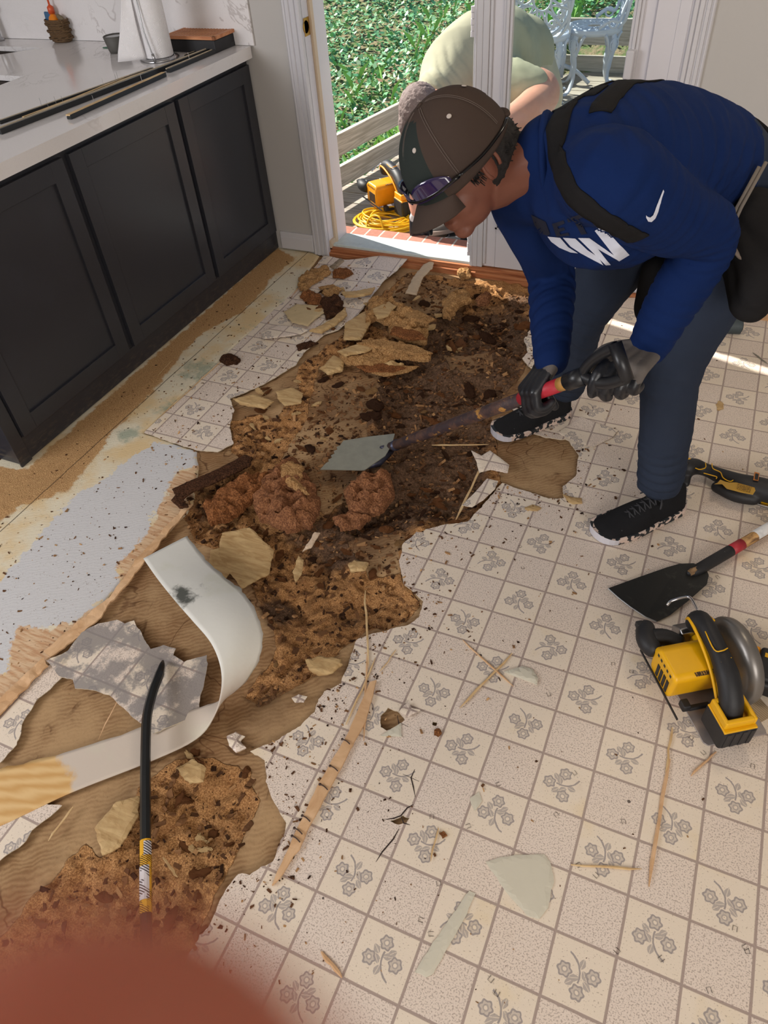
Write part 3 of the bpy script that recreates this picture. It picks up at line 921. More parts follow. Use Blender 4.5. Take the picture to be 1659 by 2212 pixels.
def bowl():
    c = P(256, 112, WT)
    o = empty('tape_roll', c, label='grey bowl-shaped container with white rim half hidden by the paper towel', cat='container')
    b = BM(); lathe(b, [(0, 0), (.036, 0), (.040, .01), (.050, .062), (.046, .064), (.037, .012), (0, .010)], 28)
    obj('cup', b, simple('grey_stoneware', sc(84, 82, 78), .6), o, smooth=True)
    b = BM(); lathe(b, [(0, .052), (.041, .054), (.044, .058), (0, .058)], 28); obj('contents', b, simple('white_powder', sc(204, 206, 210), .7, nz=.2, nscale=90), o)
    o.name = 'small_container'
    c2 = P(268, 84, WT)
    t = empty('tape_measure', c2, label='black and red tape measure behind the paper towel roll', cat='tape measure')
    b = BM(); box(b, -.03, .03, -.018, .018, 0, .055); obj('case', b, M_BLACK, t, bevel=.012, seg=3)
    b = BM(); box(b, -.032, -.005, -.0185, .0185, .012, .03); obj('grip', b, simple('red_plastic', sc(190, 30, 30), .4), t, bevel=.003)
    c3 = P(236, 103, WT); b = BM(); prism(b, [(-.03, -.01), (.02, -.015), (.03, .012), (-.01, .016)], 0, .003)
    g_ = obj('plastic_scrap', b, simple('green_plastic', sc(40, 96, 70), .5)); g_.location = V3(c3)
    tag(g_, 'thin dark green plastic piece beside the grey container', 'scrap')
bowl()
def towels():
    c = P(346, 127, WT)
    o = empty('paper_towel_holder', c, label='steel paper towel holder with curved rod and round base on the worktop', cat='paper towel holder')
    b = BM(); lathe(b, [(0, 0), (.080, 0), (.083, .003), (.078, .009), (.02, .012), (0, .012)], 40); obj('base', b, M_STEEL, o, smooth=True)
    b = BM(); tube(b, [(0, 0, .01), (0, 0, .34)], .006, 10); ellipsoid(b, (0, 0, .35), (.012, .012, .012)); obj('post', b, M_STEEL, o, smooth=True)
    pts = catmull([(.030, -.072, .008), (.024, -.076, .05), (.014, -.078, .12), (.010, -.070, .20), (.012, -.066, .30), (0, -.04, .36)], 6)
    b = BM(); tube(b, pts, .0028, 8); tube(b, [(.030, -.072, .002), (.027, -.074, .035)], .006, 10); obj('arm', b, M_STEEL, o, smooth=True)
    r = empty('paper_towel_roll', c + np.array([0, 0, .0125]), label='white paper towel roll with a loose sheet spreading towards the sink', cat='paper towel roll')
    g = G('paper', .9, .1); co = g.coord()
    v = g.vor(co, 34); g.color(sc(232, 230, 232)); g.bump(g.math('SINE', v*60.0), .3, .0012)
    b = BM(); lathe(b, [(.02, 0), (.060, 0), (.061, .002), (.061, .276), (.060, .278), (.02, .278)], 48, cap=False); obj('roll', b, g.m, r, smooth=True)
    b = BM(); lathe(b, [(.0195, -.0), (.0195, .279), (.0175, .279), (.0175, 0)], 24, cap=False); obj('core', b, simple('card', sc(160, 130, 96), .9), r)
    b = BM()
    rows = []
    dirw = Vector(P(262, 140, WT) - P(330, 132, WT)); dirw.z = 0; Ld = dirw.length; dirw.normalize()
    base = Vector((-.02, -.062, 0))
    for i in range(13):
        z = .278*i/12; w = .018 + .10*(1 - i/12)**1.0
        row = []
        for j in range(13):
            t = j/12
            p = base + dirw*w*t + Vector((0, -.008*math.sin(t*3+i*.3), 0)); p.z = z - (.010*(1-i/12)*math.sin(t*5))*(i > 0) + .001
            row.append(b.verts.new(p))
        rows.append(row)
    for i in range(12):
        for j in range(12): b.faces.new((rows[i][j], rows[i][j+1], rows[i+1][j+1], rows[i+1][j]))
    s = obj('loose_sheet', b, g.m, r, smooth=True); s.modifiers.new('s', 'SOLIDIFY').thickness = .0008
towels()
def lidbox():
    zt = WT + .062
    q = [P(366, 76, zt), P(390, 57, zt), P(503, 59, zt), P(471, 80, zt)]
    c = sum(q)/4; c[2] = WT
    ex = Vector((q[3]-q[0])*.5 + (q[2]-q[1])*.5); ey = Vector((q[1]-q[0])*.5 + (q[2]-q[3])*.5)
    lx, ly = ex.length/2, ey.length/2
    o = empty('bread_board_box', c, label='black box with slatted wooden lid pushed against the backsplash', cat='box')
    o.rotation_euler = (0, 0, math.atan2(ex.y, ex.x))
    b = BM(); box(b, -lx+.008, lx-.008, -ly+.006, ly-.006, 0, .048); obj('tray', b, M_BLACK, o, bevel=.006, seg=3)
    b = BM(); 
    for s in (-1, 1):
        box(b, -lx, lx, s*ly-.012*(s > 0), s*ly+.012*(s < 0), .049, .062); box(b, s*lx-.014*(s > 0), s*lx+.014*(s < 0), -ly, ly, .049, .062)
    n = 15
    for k in range(n):
        x = -lx+.016 + (2*lx-.032)*(k+.5)/n
        box(b, x-.0045, x+.0045, -ly+.012, ly-.012, .051, .061)
    obj('slatted_lid', b, wood('beech_lid', sc(176, 112, 76), sc(206, 146, 104), (3, 40, 40), .5), o, bevel=.001)
lidbox()
STRIPS = [((0, 290), (468, 108), .022, 'long black painted trim strip on the worktop edge reaching the left frame edge', 0),
          ((0, 268), (330, 152), .014, 'slim black trim strip with pale back lying behind the long one', 0),
          ((42, 268), (280, 169), .013, 'short trim strip with tan bare back furthest from the worktop edge', 1),
          ((52, 258), (312, 160), .011, 'narrow tan backed trim strip second from the back of the bundle', 1),
          ((150, 258), (356, 165), .019, 'quarter round trim strip with bare tan face ending near the worktop edge', 1),
          ((364, 157), (537, 84), .019, 'quarter round trim strip ending at the door wall by the worktop corner', 0),
          ((330, 158), (520, 80), .010, 'thin trim strip with pale edge beside the holder base', 1),
          ((400, 122), (512, 82), .009, 'thin dark trim strip nearest the slatted box', 0)]
M_TRB = simple('black_trim_paint', sc(34, 36, 38), .35)
for (a, c, w, lab, bare) in STRIPS:
    p0 = P(a[0], a[1], WT); p1 = P(c[0], c[1], WT)
    o = empty('trim_strip', (p0+p1)/2, label=lab, cat='trim strip')
    d = Vector(p1-p0); L = d.length; o.rotation_euler = (0, 0, math.atan2(d.y, d.x))
    b = BM()
    prof = [(0, 0), (w, 0), (w*.97, w*.35), (w*.8, w*.6), (w*.5, w*.74), (0, w*.78)]
    lo = [b.verts.new((-L/2, y-w/2, z)) for y, z in prof]; hi = [b.verts.new((L/2, y-w/2, z)) for y, z in prof]
    for i in range(6): b.faces.new((lo[i], lo[(i+1) % 6], hi[(i+1) % 6], hi[i]))
    b.faces.new(lo); b.faces.new(hi[::-1])
    obj('moulding', b, M_TRB, o)
    b = BM(); box(b, -L/2-.0005, L/2+.0005, (-w*.46 if bare else w*.30), w*.52, w*.60, w*.80); obj('bare_back', b, M_SPLINT if bare else M_EDGE, o)
    for k in range(2):
        xx = -L/2 + L*(.25+.5*k)
        b = BM(); tube(b, [(xx, 0, w*.6), (xx+.002, .002, w*.7+.026)], .0006, 5); obj('nail', b, M_STEEL, o)
# ================================================================== outdoors
DZ = -.12
def outdoors():
    # brick rowlock under the sill
    g = G('old_brick', .85, .2); co = g.coord()
    nd = g.n.new('ShaderNodeTexBrick'); g.l.new(g.comb(g.sep(co)[0] + .03, g.sep(co)[1] + g.sep(co)[2]*1.0).s, nd.inputs['Vector'])
    nd.offset = 0; nd.inputs['Scale'].default_value = 1; nd.inputs['Brick Width'].default_value = .082; nd.inputs['Row Height'].default_value = .6
    nd.inputs['Mortar Size'].default_value = .006; nd.inputs['Mortar Smooth'].default_value = .3
    n = g.noise(co, 60, 5, .7)
    g.l.new(g.mix(n, sc(170, 110, 92), sc(206, 150, 134)).s, nd.inputs['Color1']); g.l.new(g.mix(n, sc(140, 92, 78), sc(190, 134, 116)).s, nd.inputs['Color2'])
    nd.inputs['Mortar'].default_value = sc(196, 186, 174) + (1,)
    g.l.new(nd.outputs['Color'], g.b.inputs['Base Color']); g.bump(E(g, nd.outputs['Fac']) * -1.0 + n * .4, .6, .004)
    b = BM(); box(b, -1.75, .1, WY+.14, WY+.33, -.3, .012)
    struct('trim_8', b, g.m, bevel=.004)
    # deck
    g = G('weathered_deck', .85, .2); co = g.coord()
    w = g.noise(g.scale(co, (1.5, 40, 10)), 2.2, 5, .65); r_ = g.attr('rnd')
    c = g.mix(g.step(w, .3, .7), sc(146, 136, 124), sc(214, 204, 190)); c = g.mix(g.step(g.noise(co, 5, 5, .7), .55, .72) * .5, c, sc(130, 142, 118))
    g.color(g.mix(r_ * .35, c, sc(120, 112, 104))); g.bump(w, .5, .004)
    M_DECK = g.m
    a = .10
    b = BM(); lay = b.faces.layers.float.new('rnd')
    y = 2.12
    rr = random.Random(3)
    while y < 6.1:
        n0 = len(b.faces)
        xl = -2.11 + .185*(y+.07 - 2.85)
        vs = box(b, xl, 3.0, y, y+.138, DZ-.04, DZ + rr.uniform(-.002, .002))
        for v in vs: v.co.y += (v.co.x + 1.5)*-.05
        b.faces.ensure_lookup_table(); q = rr.random()
        for f in list(b.faces)[n0:]: f[lay] = q
        y += .147
    struct('floor', b, M_DECK)
    b = BM(); box(b, -2.2, 3, 2.1, 6.1, DZ-.16, DZ-.07)
    for v in b.verts:
        if v.co.x < 0: v.co.x = -2.05 + .185*(v.co.y-2.85)
    struct('floor', b, M_CH_DRK)
    # railing: two flat boards on posts, sloping away, plus the back rails
    M_RAIL = wood('weathered_rail', sc(176, 166, 152), sc(222, 212, 200), (2, 30, 30), .85)
    def rail(name, p0, p1, h, th, label, group):
        d = Vector(p1) - Vector(p0); L = d.length
        b = BM(); box(b, 0, L, -th/2, th/2, -h, 0)
        o = obj(name, b, M_RAIL, None, bevel=.003); o.location = p0; o.rotation_euler = (0, 0, math.atan2(d.y, d.x))
        tag(o, label, 'railing', group); return o
    f = lambda y: -2.075 + .185*(y-2.83)
    rail('rail_board', (f(2.0)-.02, 2.0, .215), (f(5.9), 5.9, .215), .125, .035, 'upper weathered railing board running along the left edge of the deck', None)
    rail('rail_board', (f(2.0)-.02, 2.0, .03), (f(5.9), 5.9, .03), .125, .035, 'lower weathered railing board just above the deck edge', None)
    rail('rail_board', (-1.5, 5.92, .27), (2.5, 5.92, .27), .19, .035, 'upper brown grey rail board behind the white garden chair', None)
    rail('rail_board', (-1.5, 5.92, -.0), (2.5, 5.92, -.0), .15, .035, 'lower brown grey rail board behind the legs of the white garden chair', None)
    # hillside
    g = G('leaf_litter', .95, .1); co = g.coord()
    n = g.noise(co, 9, 6, .7)
    g.color(g.mix(g.step(n, .4, .62), sc(96, 124, 76), sc(160, 142, 116))); g.bump(n, .8, .03)
    b = BM(); nx, ny = 50, 50
    def gz(x, y): return -.36 + .13*max(0, y-3.2) + .06*noise.noise(Vector((x*.8, y*.8, 0))) - .10*max(0, min(1, (x+2.3)))*(y < 6.2)
    vs = [[b.verts.new((-11 + 16*i/nx, 2.0 + 14*j/ny, gz(-11+16*i/nx, 2.0+14*j/ny))) for j in range(ny+1)] for i in range(nx+1)]
    for i in range(nx):
        for j in range(ny): b.faces.new((vs[i][j], vs[i+1][j], vs[i+1][j+1], vs[i][j+1]))
    struct('floor', b, g.m, smooth=True)
    # ivy and weeds: one uncountable cover of leaves
    g = G('ivy_leaf', .42, .5); co = g.coord(); r_ = g.attr('rnd')
    c = g.ramp(r_, [(0, sc(64, 124, 86)), (.35, sc(98, 164, 112)), (.65, sc(136, 196, 136)), (.88, sc(190, 226, 180)), (.93, sc(150, 120, 88)), (1, sc(176, 140, 110))])
    g.color(c); g.b.inputs['Transmission Weight'].default_value = 0
    N = 36000
    R_ = np.random.RandomState(5)
    yy = 2.3 + 9.2*R_.rand(N)**.9; xx = -1.2 + .4*yy*0 - (R_.rand(N)*1.0)*(1.2 + yy*.62) + R_.rand(N)*(yy > 6.1)*3.2
    keep = (yy > 6.15) | (xx < -2.14 + .185*(yy-2.85)); xx = xx[keep]; yy = yy[keep]; N = len(xx)
    s = .011 + .018*R_.rand(N)
    vs_ = np.zeros((N, 4, 3)); 
    cl = fbm(xx, yy, 1.6, 3, 4)
    for i in range(N):
        x, y = xx[i], yy[i]
        z = gz(x, y) + .02 + .12*R_.rand() * (1 + 1.5*cl[i])
        ang = R_.rand()*6.283; t = R_.uniform(-.2, 1.0)
        dx, dy = math.cos(ang), math.sin(ang)
        f_ = np.array([dx*math.cos(t), dy*math.cos(t), math.sin(t)]); sd = np.array([-dy, dx, R_.uniform(-.4, .4)])
        c0 = np.array([x, y, z]); L = s[i]*1.25
        vs_[i] = [c0 - f_*L, c0 + sd*s[i]*.8 - f_*L*.1, c0 + f_*L, c0 - sd*s[i]*.8 - f_*L*.1]
    me = bpy.data.meshes.new('ivy'); me.from_pydata(vs_.reshape(-1, 3).tolist(), [], [(4*i, 4*i+1, 4*i+2, 4*i+3) for i in range(N)])
    a_ = me.attributes.new('rnd', 'FLOAT', 'FACE'); a_.data.foreach_set('value', np.clip(R_.rand(N)*.8 + .5*cl + .1, 0, 1).astype(np.float32))
    o = link_mesh('ivy', me, g.m); tag(o, 'dense green ivy and weeds covering the bank beyond the deck railing', 'ivy', kind='stuff')
    # some taller grass blades near the deck edge
    b = BM(); gr = random.Random(9)
    for i in range(700):
        y = gr.uniform(2.5, 7.5); x = f(y) - gr.uniform(.05, 1.4)
        if gr.random() < .6: x = -2.1+.185*(y-2.85) - gr.uniform(.03, .35)
        z = gz(x, y); h = gr.uniform(.08, .24); an = gr.uniform(0, 6.28); w = .004
        dx, dy = math.cos(an), math.sin(an)
        v = [b.verts.new((x-dy*w, y+dx*w, z)), b.verts.new((x+dy*w, y-dx*w, z)), b.verts.new((x+dx*h*.35, y+dy*h*.35, z+h*.8)), b.verts.new((x+dx*h*.7, y+dy*h*.7, z+h))]
        b.faces.new((v[0], v[1], v[2])); b.faces.new((v[0], v[2], v[3]))
    o = obj('grass', b, simple('fresh_grass', sc(140, 190, 96), .6)); tag(o, 'bright green grass blades along the deck edge', 'grass', kind='stuff')
outdoors()

# ------------------------------------------------------------------ white cast garden furniture
M_CAST = simple('white_cast_metal', sc(214, 222, 236), .4, nz=.08, nscale=40)
def lattice_disc(b, R, r0=.0, z=0, rad=.005, petals=12, mtx=None):
    """ring, petals and radial bars"""
    for rr, t in ((R, rad*1.7), (R*.86, rad), (R*.3, rad)):
        pts = [V3((rr*math.cos(a), rr*math.sin(a), z)) for a in np.linspace(0, 2*math.pi, 41)]
        if mtx is not None: pts = [mtx @ p for p in pts]
        tube(b, pts, t, 6, cap=False)
    for k in range(petals):
        a0 = 2*math.pi*k/petals; a1 = a0 + math.pi/petals
        for s in (-1, 1):
            pts = []
            for t in np.linspace(0, 1, 8):
                r = R*(.3 + .56*t); a = a0 + s*(math.pi/petals)*math.sin(math.pi*t)*.85
                pts.append(V3((r*math.cos(a), r*math.sin(a), z)))
            if mtx is not None: pts = [mtx @ p for p in pts]
            tube(b, pts, rad, 5)
        pts = [V3((r*math.cos(a1), r*math.sin(a1), z)) for r in (R*.62, R*.98)]
        if mtx is not None: pts = [mtx @ p for p in pts]
        tube(b, pts, rad*1.5, 5)
        c = V3((R*.72*math.cos(a0), R*.72*math.sin(a0), z))
        pts = [c + V3((R*.07*math.cos(q), R*.07*math.sin(q), 0)) for q in np.linspace(0, 6.283, 9)]
        if mtx is not None: pts = [mtx @ p for p in pts]
        tube(b, pts, rad, 5, cap=False)
def garden_chair(loc, rz, label):
    o = empty('garden_chair', loc, (0, 0, rz), label, 'chair')
    R = .205; sh = .44
    b = BM(); lattice_disc(b, R, z=sh, rad=.007, petals=14)
    lathe(b, [(R-.006, sh-.035), (R+.006, sh-.035), (R+.010, sh+.004), (R-.006, sh+.006)], 40, cap=False)
    obj('seat', b, M_CAST, o, smooth=True)
    for k in range(4):
        a = math.pi/4 + k*math.pi/2
        d = Vector((math.cos(a), math.sin(a), 0)); n_ = Vector((-d.y, d.x, 0))
        b = BM()
        pts = [d*.19 + Vector((0, 0, sh-.01)), d*.215 + Vector((0, 0, sh-.10)), d*.19 + Vector((0, 0, sh-.22)), d*.185 + Vector((0, 0, .12)), d*.215 + Vector((0, 0, .04)), d*.265 + Vector((0, 0, .008))]
        tube(b, catmull(pts, 5), [.030]*5+[.028]*8+[.020]*12+[.022], 8, flat=.45)
        # scroll brackets and rosette at the knee
        for s in (-1, 1):
            sp = [d*.195 + n_*s*(.015 + .075*t) + Vector((0, 0, sh-.03 - .14*(1-t)**1.6)) for t in np.linspace(0, 1, 9)]
            tube(b, sp, .012, 6)
        cc = d*.215 + Vector((0, 0, sh-.10))
        for rr_ in (.026, .044):
            tube(b, [cc + n_*rr_*math.cos(q) + Vector((0, 0, rr_*math.sin(q))) for q in np.linspace(0, 6.283, 15)], .006, 6, cap=False)
        for q in range(5):
            aa = q*2*math.pi/5; tube(b, [cc, cc + n_*.04*math.cos(aa) + Vector((0, 0, .04*math.sin(aa)))], .005, 5)
        ellipsoid(b, d*.272 + Vector((0, 0, .010)), (.022, .022, .012), n=8, m=6)
        obj('leg', b, M_CAST, o, smooth=True)
    b = BM()
    m = Matrix.Translation((-.235, 0, sh+.25)) @ Matrix.Rotation(math.radians(80), 4, 'Y') @ Matrix.Diagonal((1.15, 1.0, 1, 1))
    lattice_disc(b, .215, rad=.009, petals=12, mtx=m)
    for s in (-1, 1):
        tube(b, catmull([(-.16, s*.12, sh), (-.20, s*.17, sh+.05), (-.215, s*.2, sh+.12), (-.235, s*.19, sh+.25)], 5), .013, 6)
        tube(b, catmull([(-.02, s*.205, sh+.02), (-.10, s*.215, sh+.07), (-.16, s*.20, sh+.06), (-.19, s*.19, sh+.14), (-.22, s*.2, sh+.22)], 5), .014, 6)
        tube(b, [Vector((-.12+.03*math.cos(q), s*.21, sh+.05+.03*math.sin(q))) for q in np.linspace(0, 6.283, 12)], .008, 6, cap=False)
    obj('backrest', b, M_CAST, o, smooth=True)
    return o
cpos = P(1268, 193, DZ)
garden_chair((cpos[0], cpos[1], DZ), math.radians(195), 'white cast metal garden chair seen whole through the door glass, back to the right')
c2 = P(1150, 215, DZ)
garden_chair((c2[0]+.02, c2[1]+.08, DZ), math.radians(100), 'white cast metal garden chair behind the crouching man, only its lattice back showing')
def garden_table():
    c = PY(1215, -8, 5.3)
    o = empty('garden_table', (c[0], c[1]+.2, DZ), None, 'white cast metal round garden table at the top edge between the two chairs', 'table')
    b = BM(); h = .69; lattice_disc(b, .36, z=h, rad=.008, petals=18); lathe(b, [(.352, h-.03), (.366, h-.03), (.37, h+.004), (.352, h+.006)], 48, cap=False)
    lattice_disc(b, .22, z=h, rad=.007, petals=12)
    obj('tabletop', b, M_CAST, o, smooth=True)
    b = BM(); lathe(b, [(.02, .05), (.03, .2), (.02, .4), (.035, .6), (.08, .67)], 16); obj('pedestal', b, M_CAST, o, smooth=True)
    for k in range(3):
        a = k*2.094; b = BM(); tube(b, catmull([(0, 0, .14), (.12*math.cos(a), .12*math.sin(a), .10), (.24*math.cos(a), .24*math.sin(a), .012)], 5), .016, 8); obj('foot', b, M_CAST, o, smooth=True)
garden_table()
def doormat():
    g = G('scroll_mat', .9, .2); co = g.coord()
    v = g.vor(co, 12, 'Distance'); ring = g.math('SUBTRACT', 1.0, g.step((v - .42).abs(), .03, .07)); r2 = g.math('SUBTRACT', 1.0, g.step((v - .2).abs(), .03, .07))
    g.color(g.mix(ring.max(r2), sc(40, 40, 42), sc(96, 96, 100))); g.bump(ring, .5, .004)
    b = BM(); box(b, -1.18, -.52, 2.125, 2.55, DZ+.003, DZ+.013)
    o = obj('doormat', b, g.m, None, bevel=.003); tag(o, 'dark doormat with scrolling pattern just beyond the brick step', 'doormat')
doormat()
def cord():
    c = P(835, 488, DZ); b = BM(); rr = random.Random(4)
    pts = []
    for k in range(16*24):
        t = k/24*2*math.pi
        lp = k//24
        R = .135 + .035*math.sin(lp*2.3) + .006*rr.random()*0
        ex = .02*math.sin(lp*1.7); ey = .02*math.cos(lp*2.9)
        z = .010 + .045*abs(math.sin(lp*1.1))*(.5+.5*math.sin(t+lp)) + .004*(lp % 5)
        pts.append((c[0]+ex+R*1.15*math.cos(t), c[1]+ey+.02+R*.8*math.sin(t), DZ+z))
    tube(b, pts, .0052, 7)
    lp = [P(792, 505, DZ+.01), P(793, 480, DZ+.05), P(806, 466, DZ+.09), P(820, 470, DZ+.09), P(827, 492, DZ+.04), P(828, 505, DZ+.01)]
    tube(b, catmull(lp, 6), .0052, 7)
    o = obj('extension_cord', b, simple('yellow_cord', sc(232, 184, 22), .4), None, smooth=True)
    tag(o, 'coiled yellow extension cord on the deck beside the brick step', 'cord')
cord()

# ------------------------------------------------------------------ circular saws
M_GUARD = simple('grey_guard', sc(128, 124, 120), .35, .6, nz=.08, nscale=30)
M_PLATE = simple('scuffed_plate', sc(168, 160, 158), .4, .6, nz=.15, nscale=50)
def make_saw(o, yel, guard, small_guard=False):
    b = BM(); 
    prism(b, [(-.155, -.075), (-.155, .070), (-.145, .078), (.11, .078), (.13, .06), (.13, -.06), (.115, -.078), (-.145, -.078)], .004, .008)
    bp = obj('base_plate', b, M_PLATE, o, bevel=.0015)
    b = BM(); lathe(b, [(0, 0), (.006, 0), (.006, .0012), (0, .0012)], 16, mtx=Matrix.Translation((-.12, .045, .0082))); obj('hole', b, M_BLACK, bp)
    # blade guard : rounded disc edge on
    b = BM(); m = Matrix.Translation((.0, -.050, .092)) @ Matrix.Rotation(-math.pi/2, 4, 'X')
    Rg = .108
    prof = [(0, -.022), (Rg-.020, -.022), (Rg-.004, -.014), (Rg, 0), (Rg-.004, .014), (Rg-.020, .022), (0, .022)]
    lathe(b, prof, 48, mtx=m)
    for v in b.verts:
        if v.co.z < .012: v.co.z = .012
    gd = obj('blade_guard', b, guard, o, smooth=True)
    gd.modifiers.new('e', 'EDGE_SPLIT').split_angle = math.radians(50)
    b = BM(); box(b, -.04, .11, -.069, -.0672, .0, .02); obj('guard_lip', b, guard, gd)
    b = BM(); lathe(b, [(0, -.0012), (.080, -.0012), (.080, .0012), (0, .0012)], 36, mtx=Matrix.Translation((0, -.05, .07)) @ Matrix.Rotation(-math.pi/2, 4, 'X'))
    obj('blade', b, M_STEEL, o)
    # motor housing
    b = BM()
    m = Matrix.Translation((.005, .015, .085)) @ Matrix.Rotation(-math.pi/2, 4, 'X')
    prism(b, [(-.052, -.040), (-.045, .035), (-.03, .048), (.03, .048), (.052, .03), (.055, -.035), (.035, -.052), (-.035, -.052)], -.02, .112, m)
    mh = obj('motor_housing', b, yel, o, bevel=.012, seg=4)
    b = BM()
    for k in range(5):
        x = -.030 + k*.015
        box(b, x, x+.007, .100, .1275, .118, .126); 
    for k in range(4):
        box(b, -.030+k*.015, -.020+k*.015, .1265, .1285, .06, .10)
    obj('vent', b, M_BLACK, mh)
    b = BM(); box(b, -.046, .0, .02, .075, .1331, .1338); obj('spec_label', b, label_mat('dark_label', sc(60, 48, 36), sc(190, 140, 60)), mh)
    b = BM(); box(b, .012, .036, .045, .075, .1331, .1342); obj('badge', b, M_BLACK, mh, bevel=.001)
    # gear neck yellow between
    b = BM(); prism(b, [(-.07, .05), (.085, .055), (.095, .085), (.07, .125), (-.06, .12)], -.030, .012, Matrix(((1,0,0,0),(0,0,1,0),(0,1,0,0),(0,0,0,1))))
    nk = obj('gear_case', b, yel, o, bevel=.008, seg=3)
    b = BM(); box(b, -.05, .05, -.0285, -.0275, .08, .115); box(b, -.02, .06, -.026, -.010, .1242, .1252); obj('warning_label', b, label_mat('warn_label', sc(196, 150, 40), sc(40, 34, 26)), nk)
    # main handle
    b = BM()
    pts = catmull([(.088, .012, .135), (.080, .012, .165), (.045, .013, .178), (-.02, .016, .172), (-.075, .020, .155), (-.115, .026, .125), (-.135, .030, .085)], 5)
    tube(b, pts, [.020, .023, .025, .026, .026, .026, .026, .025, .024, .023, .023, .022, .022, .022, .022, .022, .023, .024, .025, .026, .026, .026, .026, .026, .026, .027, .027, .027, .027, .027, .027], 16)
    hd = obj('handle', b, M_BLACK, o, smooth=True)
    b = BM()
    tube(b, catmull([(.10, .030, .150), (.085, .036, .172), (.04, .039, .172), (-.02, .041, .155), (-.06, .043, .135), (-.10, .046, .105)], 5), .0042, 6)
    tube(b, catmull([(.03, .030, .194), (-.02, .034, .192), (-.03, .022, .198), (-.025, .005, .196)], 4), .0016, 5)
    tube(b, catmull([(-.045, .004, .186), (-.05, .030, .184), (-.085, .040, .160), (-.10, .030, .158)], 4), .0016, 5)
    tube(b, catmull([(.10, -.006, .150), (.085, -.010, .172), (.06, -.010, .185)], 4), .0035, 6)
    obj('handle_trim', b, yel, hd, smooth=True)
    b = BM(); box(b, .055, .068, .0, .026, .140, .156); obj('trigger', b, M_BLACK, hd, bevel=.002)
    # front knob
    b = BM()
    tube(b, catmull([(.075, .045, .085), (.095, .075, .095), (.100, .112, .100)], 4), [.022]*9, 12)
    tube(b, catmull([(.055, .118, .100), (.085, .128, .104), (.118, .120, .102), (.140, .100, .096)], 4), [.016, .021, .023, .024, .024, .024, .024, .023, .023, .022, .021, .019, .014], 14)
    kb = obj('front_handle', b, M_BLACK, o, smooth=True)
    b = BM(); box(b, .128, .145, .118, .136, .10, .118); obj('knob', b, M_BLACK, kb, bevel=.003)
    # foot and yellow collar, battery
    b = BM()
    for (x0, x1, y0, y1) in ((-.112, -.100, -.005, .062), (-.168, -.156, -.005, .062), (-.168, -.100, -.012, -.002), (-.168, -.100, .054, .064)):
        box(b, x0, x1, y0, y1, .098, .122)
    cl = obj('battery_collar', b, yel, o, bevel=.004, seg=3)
    b = BM(); box(b, -.178, -.096, -.016, .068, .028, .098); bt = obj('battery', b, M_BLACK, o, bevel=.008, seg=3)
    b = BM()
    for k in range(4): box(b, -.1795, -.177, -.008+k*.019, .002+k*.019, .035, .092)
    obj('battery_rib', b, M_BLACK, bt, bevel=.001)
    b = BM(); box(b, -.176, -.098, -.014, .066, .082, .0985); obj('battery_rail', b, yel, bt, bevel=.003)
    b = BM(); box(b, -.075, -.05, .080, .10, .03, .052); box(b, -.075, -.062, .03, .085, .028, .04); obj('depth_knob', b, M_BLACK, o, bevel=.004)
    b = BM(); box(b, -.10, .10, .1285, .1315, .05, .056); obj('hex_key', b, M_BLACK, o)
    # hook
    b = BM(); tube(b, catmull([(.095, -.005, .15), (.15, -.008, .155), (.165, .0, .150), (.172, .03, .135), (.165, .045, .13)], 5), .0038, 8)
    obj('rafter_hook', b, M_CHROME, o, smooth=True)
    b = BM(); prism(b, [(.085, .06), (.125, .06), (.132, .09), (.10, .115), (.085, .11)], -.028, .040, Matrix(((1,0,0,0),(0,0,1,0),(0,1,0,0),(0,0,0,1))))
    obj('nose_bracket', b, M_STEEL, o, bevel=.004)
def label_mat(name, c1, c2):
    g = G(name, .5, .3); co = g.coord(); x, y, z = g.sep(co)
    w = g.wave(co, 55, 3, 1, 30, 'Y'); g.color(g.mix(g.step(w, .45, .6) * g.step(g.noise(co, 220, 2), .4, .55), c1, c2)); return g.m
Fw = Vector(P(1440, 1338) - P(1592, 1600)); Fw.z = 0; Fw.normalize()
rear = Vector(P(1592, 1606))
s1 = empty('circular_saw', rear + Fw*.160, (0, 0, math.atan2(Fw.y, Fw.x)), 'yellow and black cordless circular saw standing on the printed vinyl', 'circular saw')
s1.scale = (1.0, 1.0, 1.0)
make_saw(s1, M_YEL, M_GUARD)
s2p = P(845, 462, DZ)
s2 = empty('circular_saw', (s2p[0]+.02, s2p[1]+.06, DZ+.012), (0, 0, math.radians(140)), 'orange yellow cordless circular saw on the deck behind the coiled cord', 'circular saw')
s2.scale = (1.3,)*3
make_saw(s2, M_YEL2, simple('bright_guard', sc(190, 180, 172), .3, .7))
b = BM(); box(b, -.16, .16, -.12, .12, 0, .011); o = obj('plywood_offcut', b, wood('ply_off', sc(178, 132, 96), sc(206, 168, 128), (3, 30, 3)), None)
o.location = (s2p[0]+.06, s2p[1]+.05, DZ+.002); o.rotation_euler = (0, 0, .1); tag(o, 'thin reddish plywood offcut lying under the saw on the deck', 'offcut')
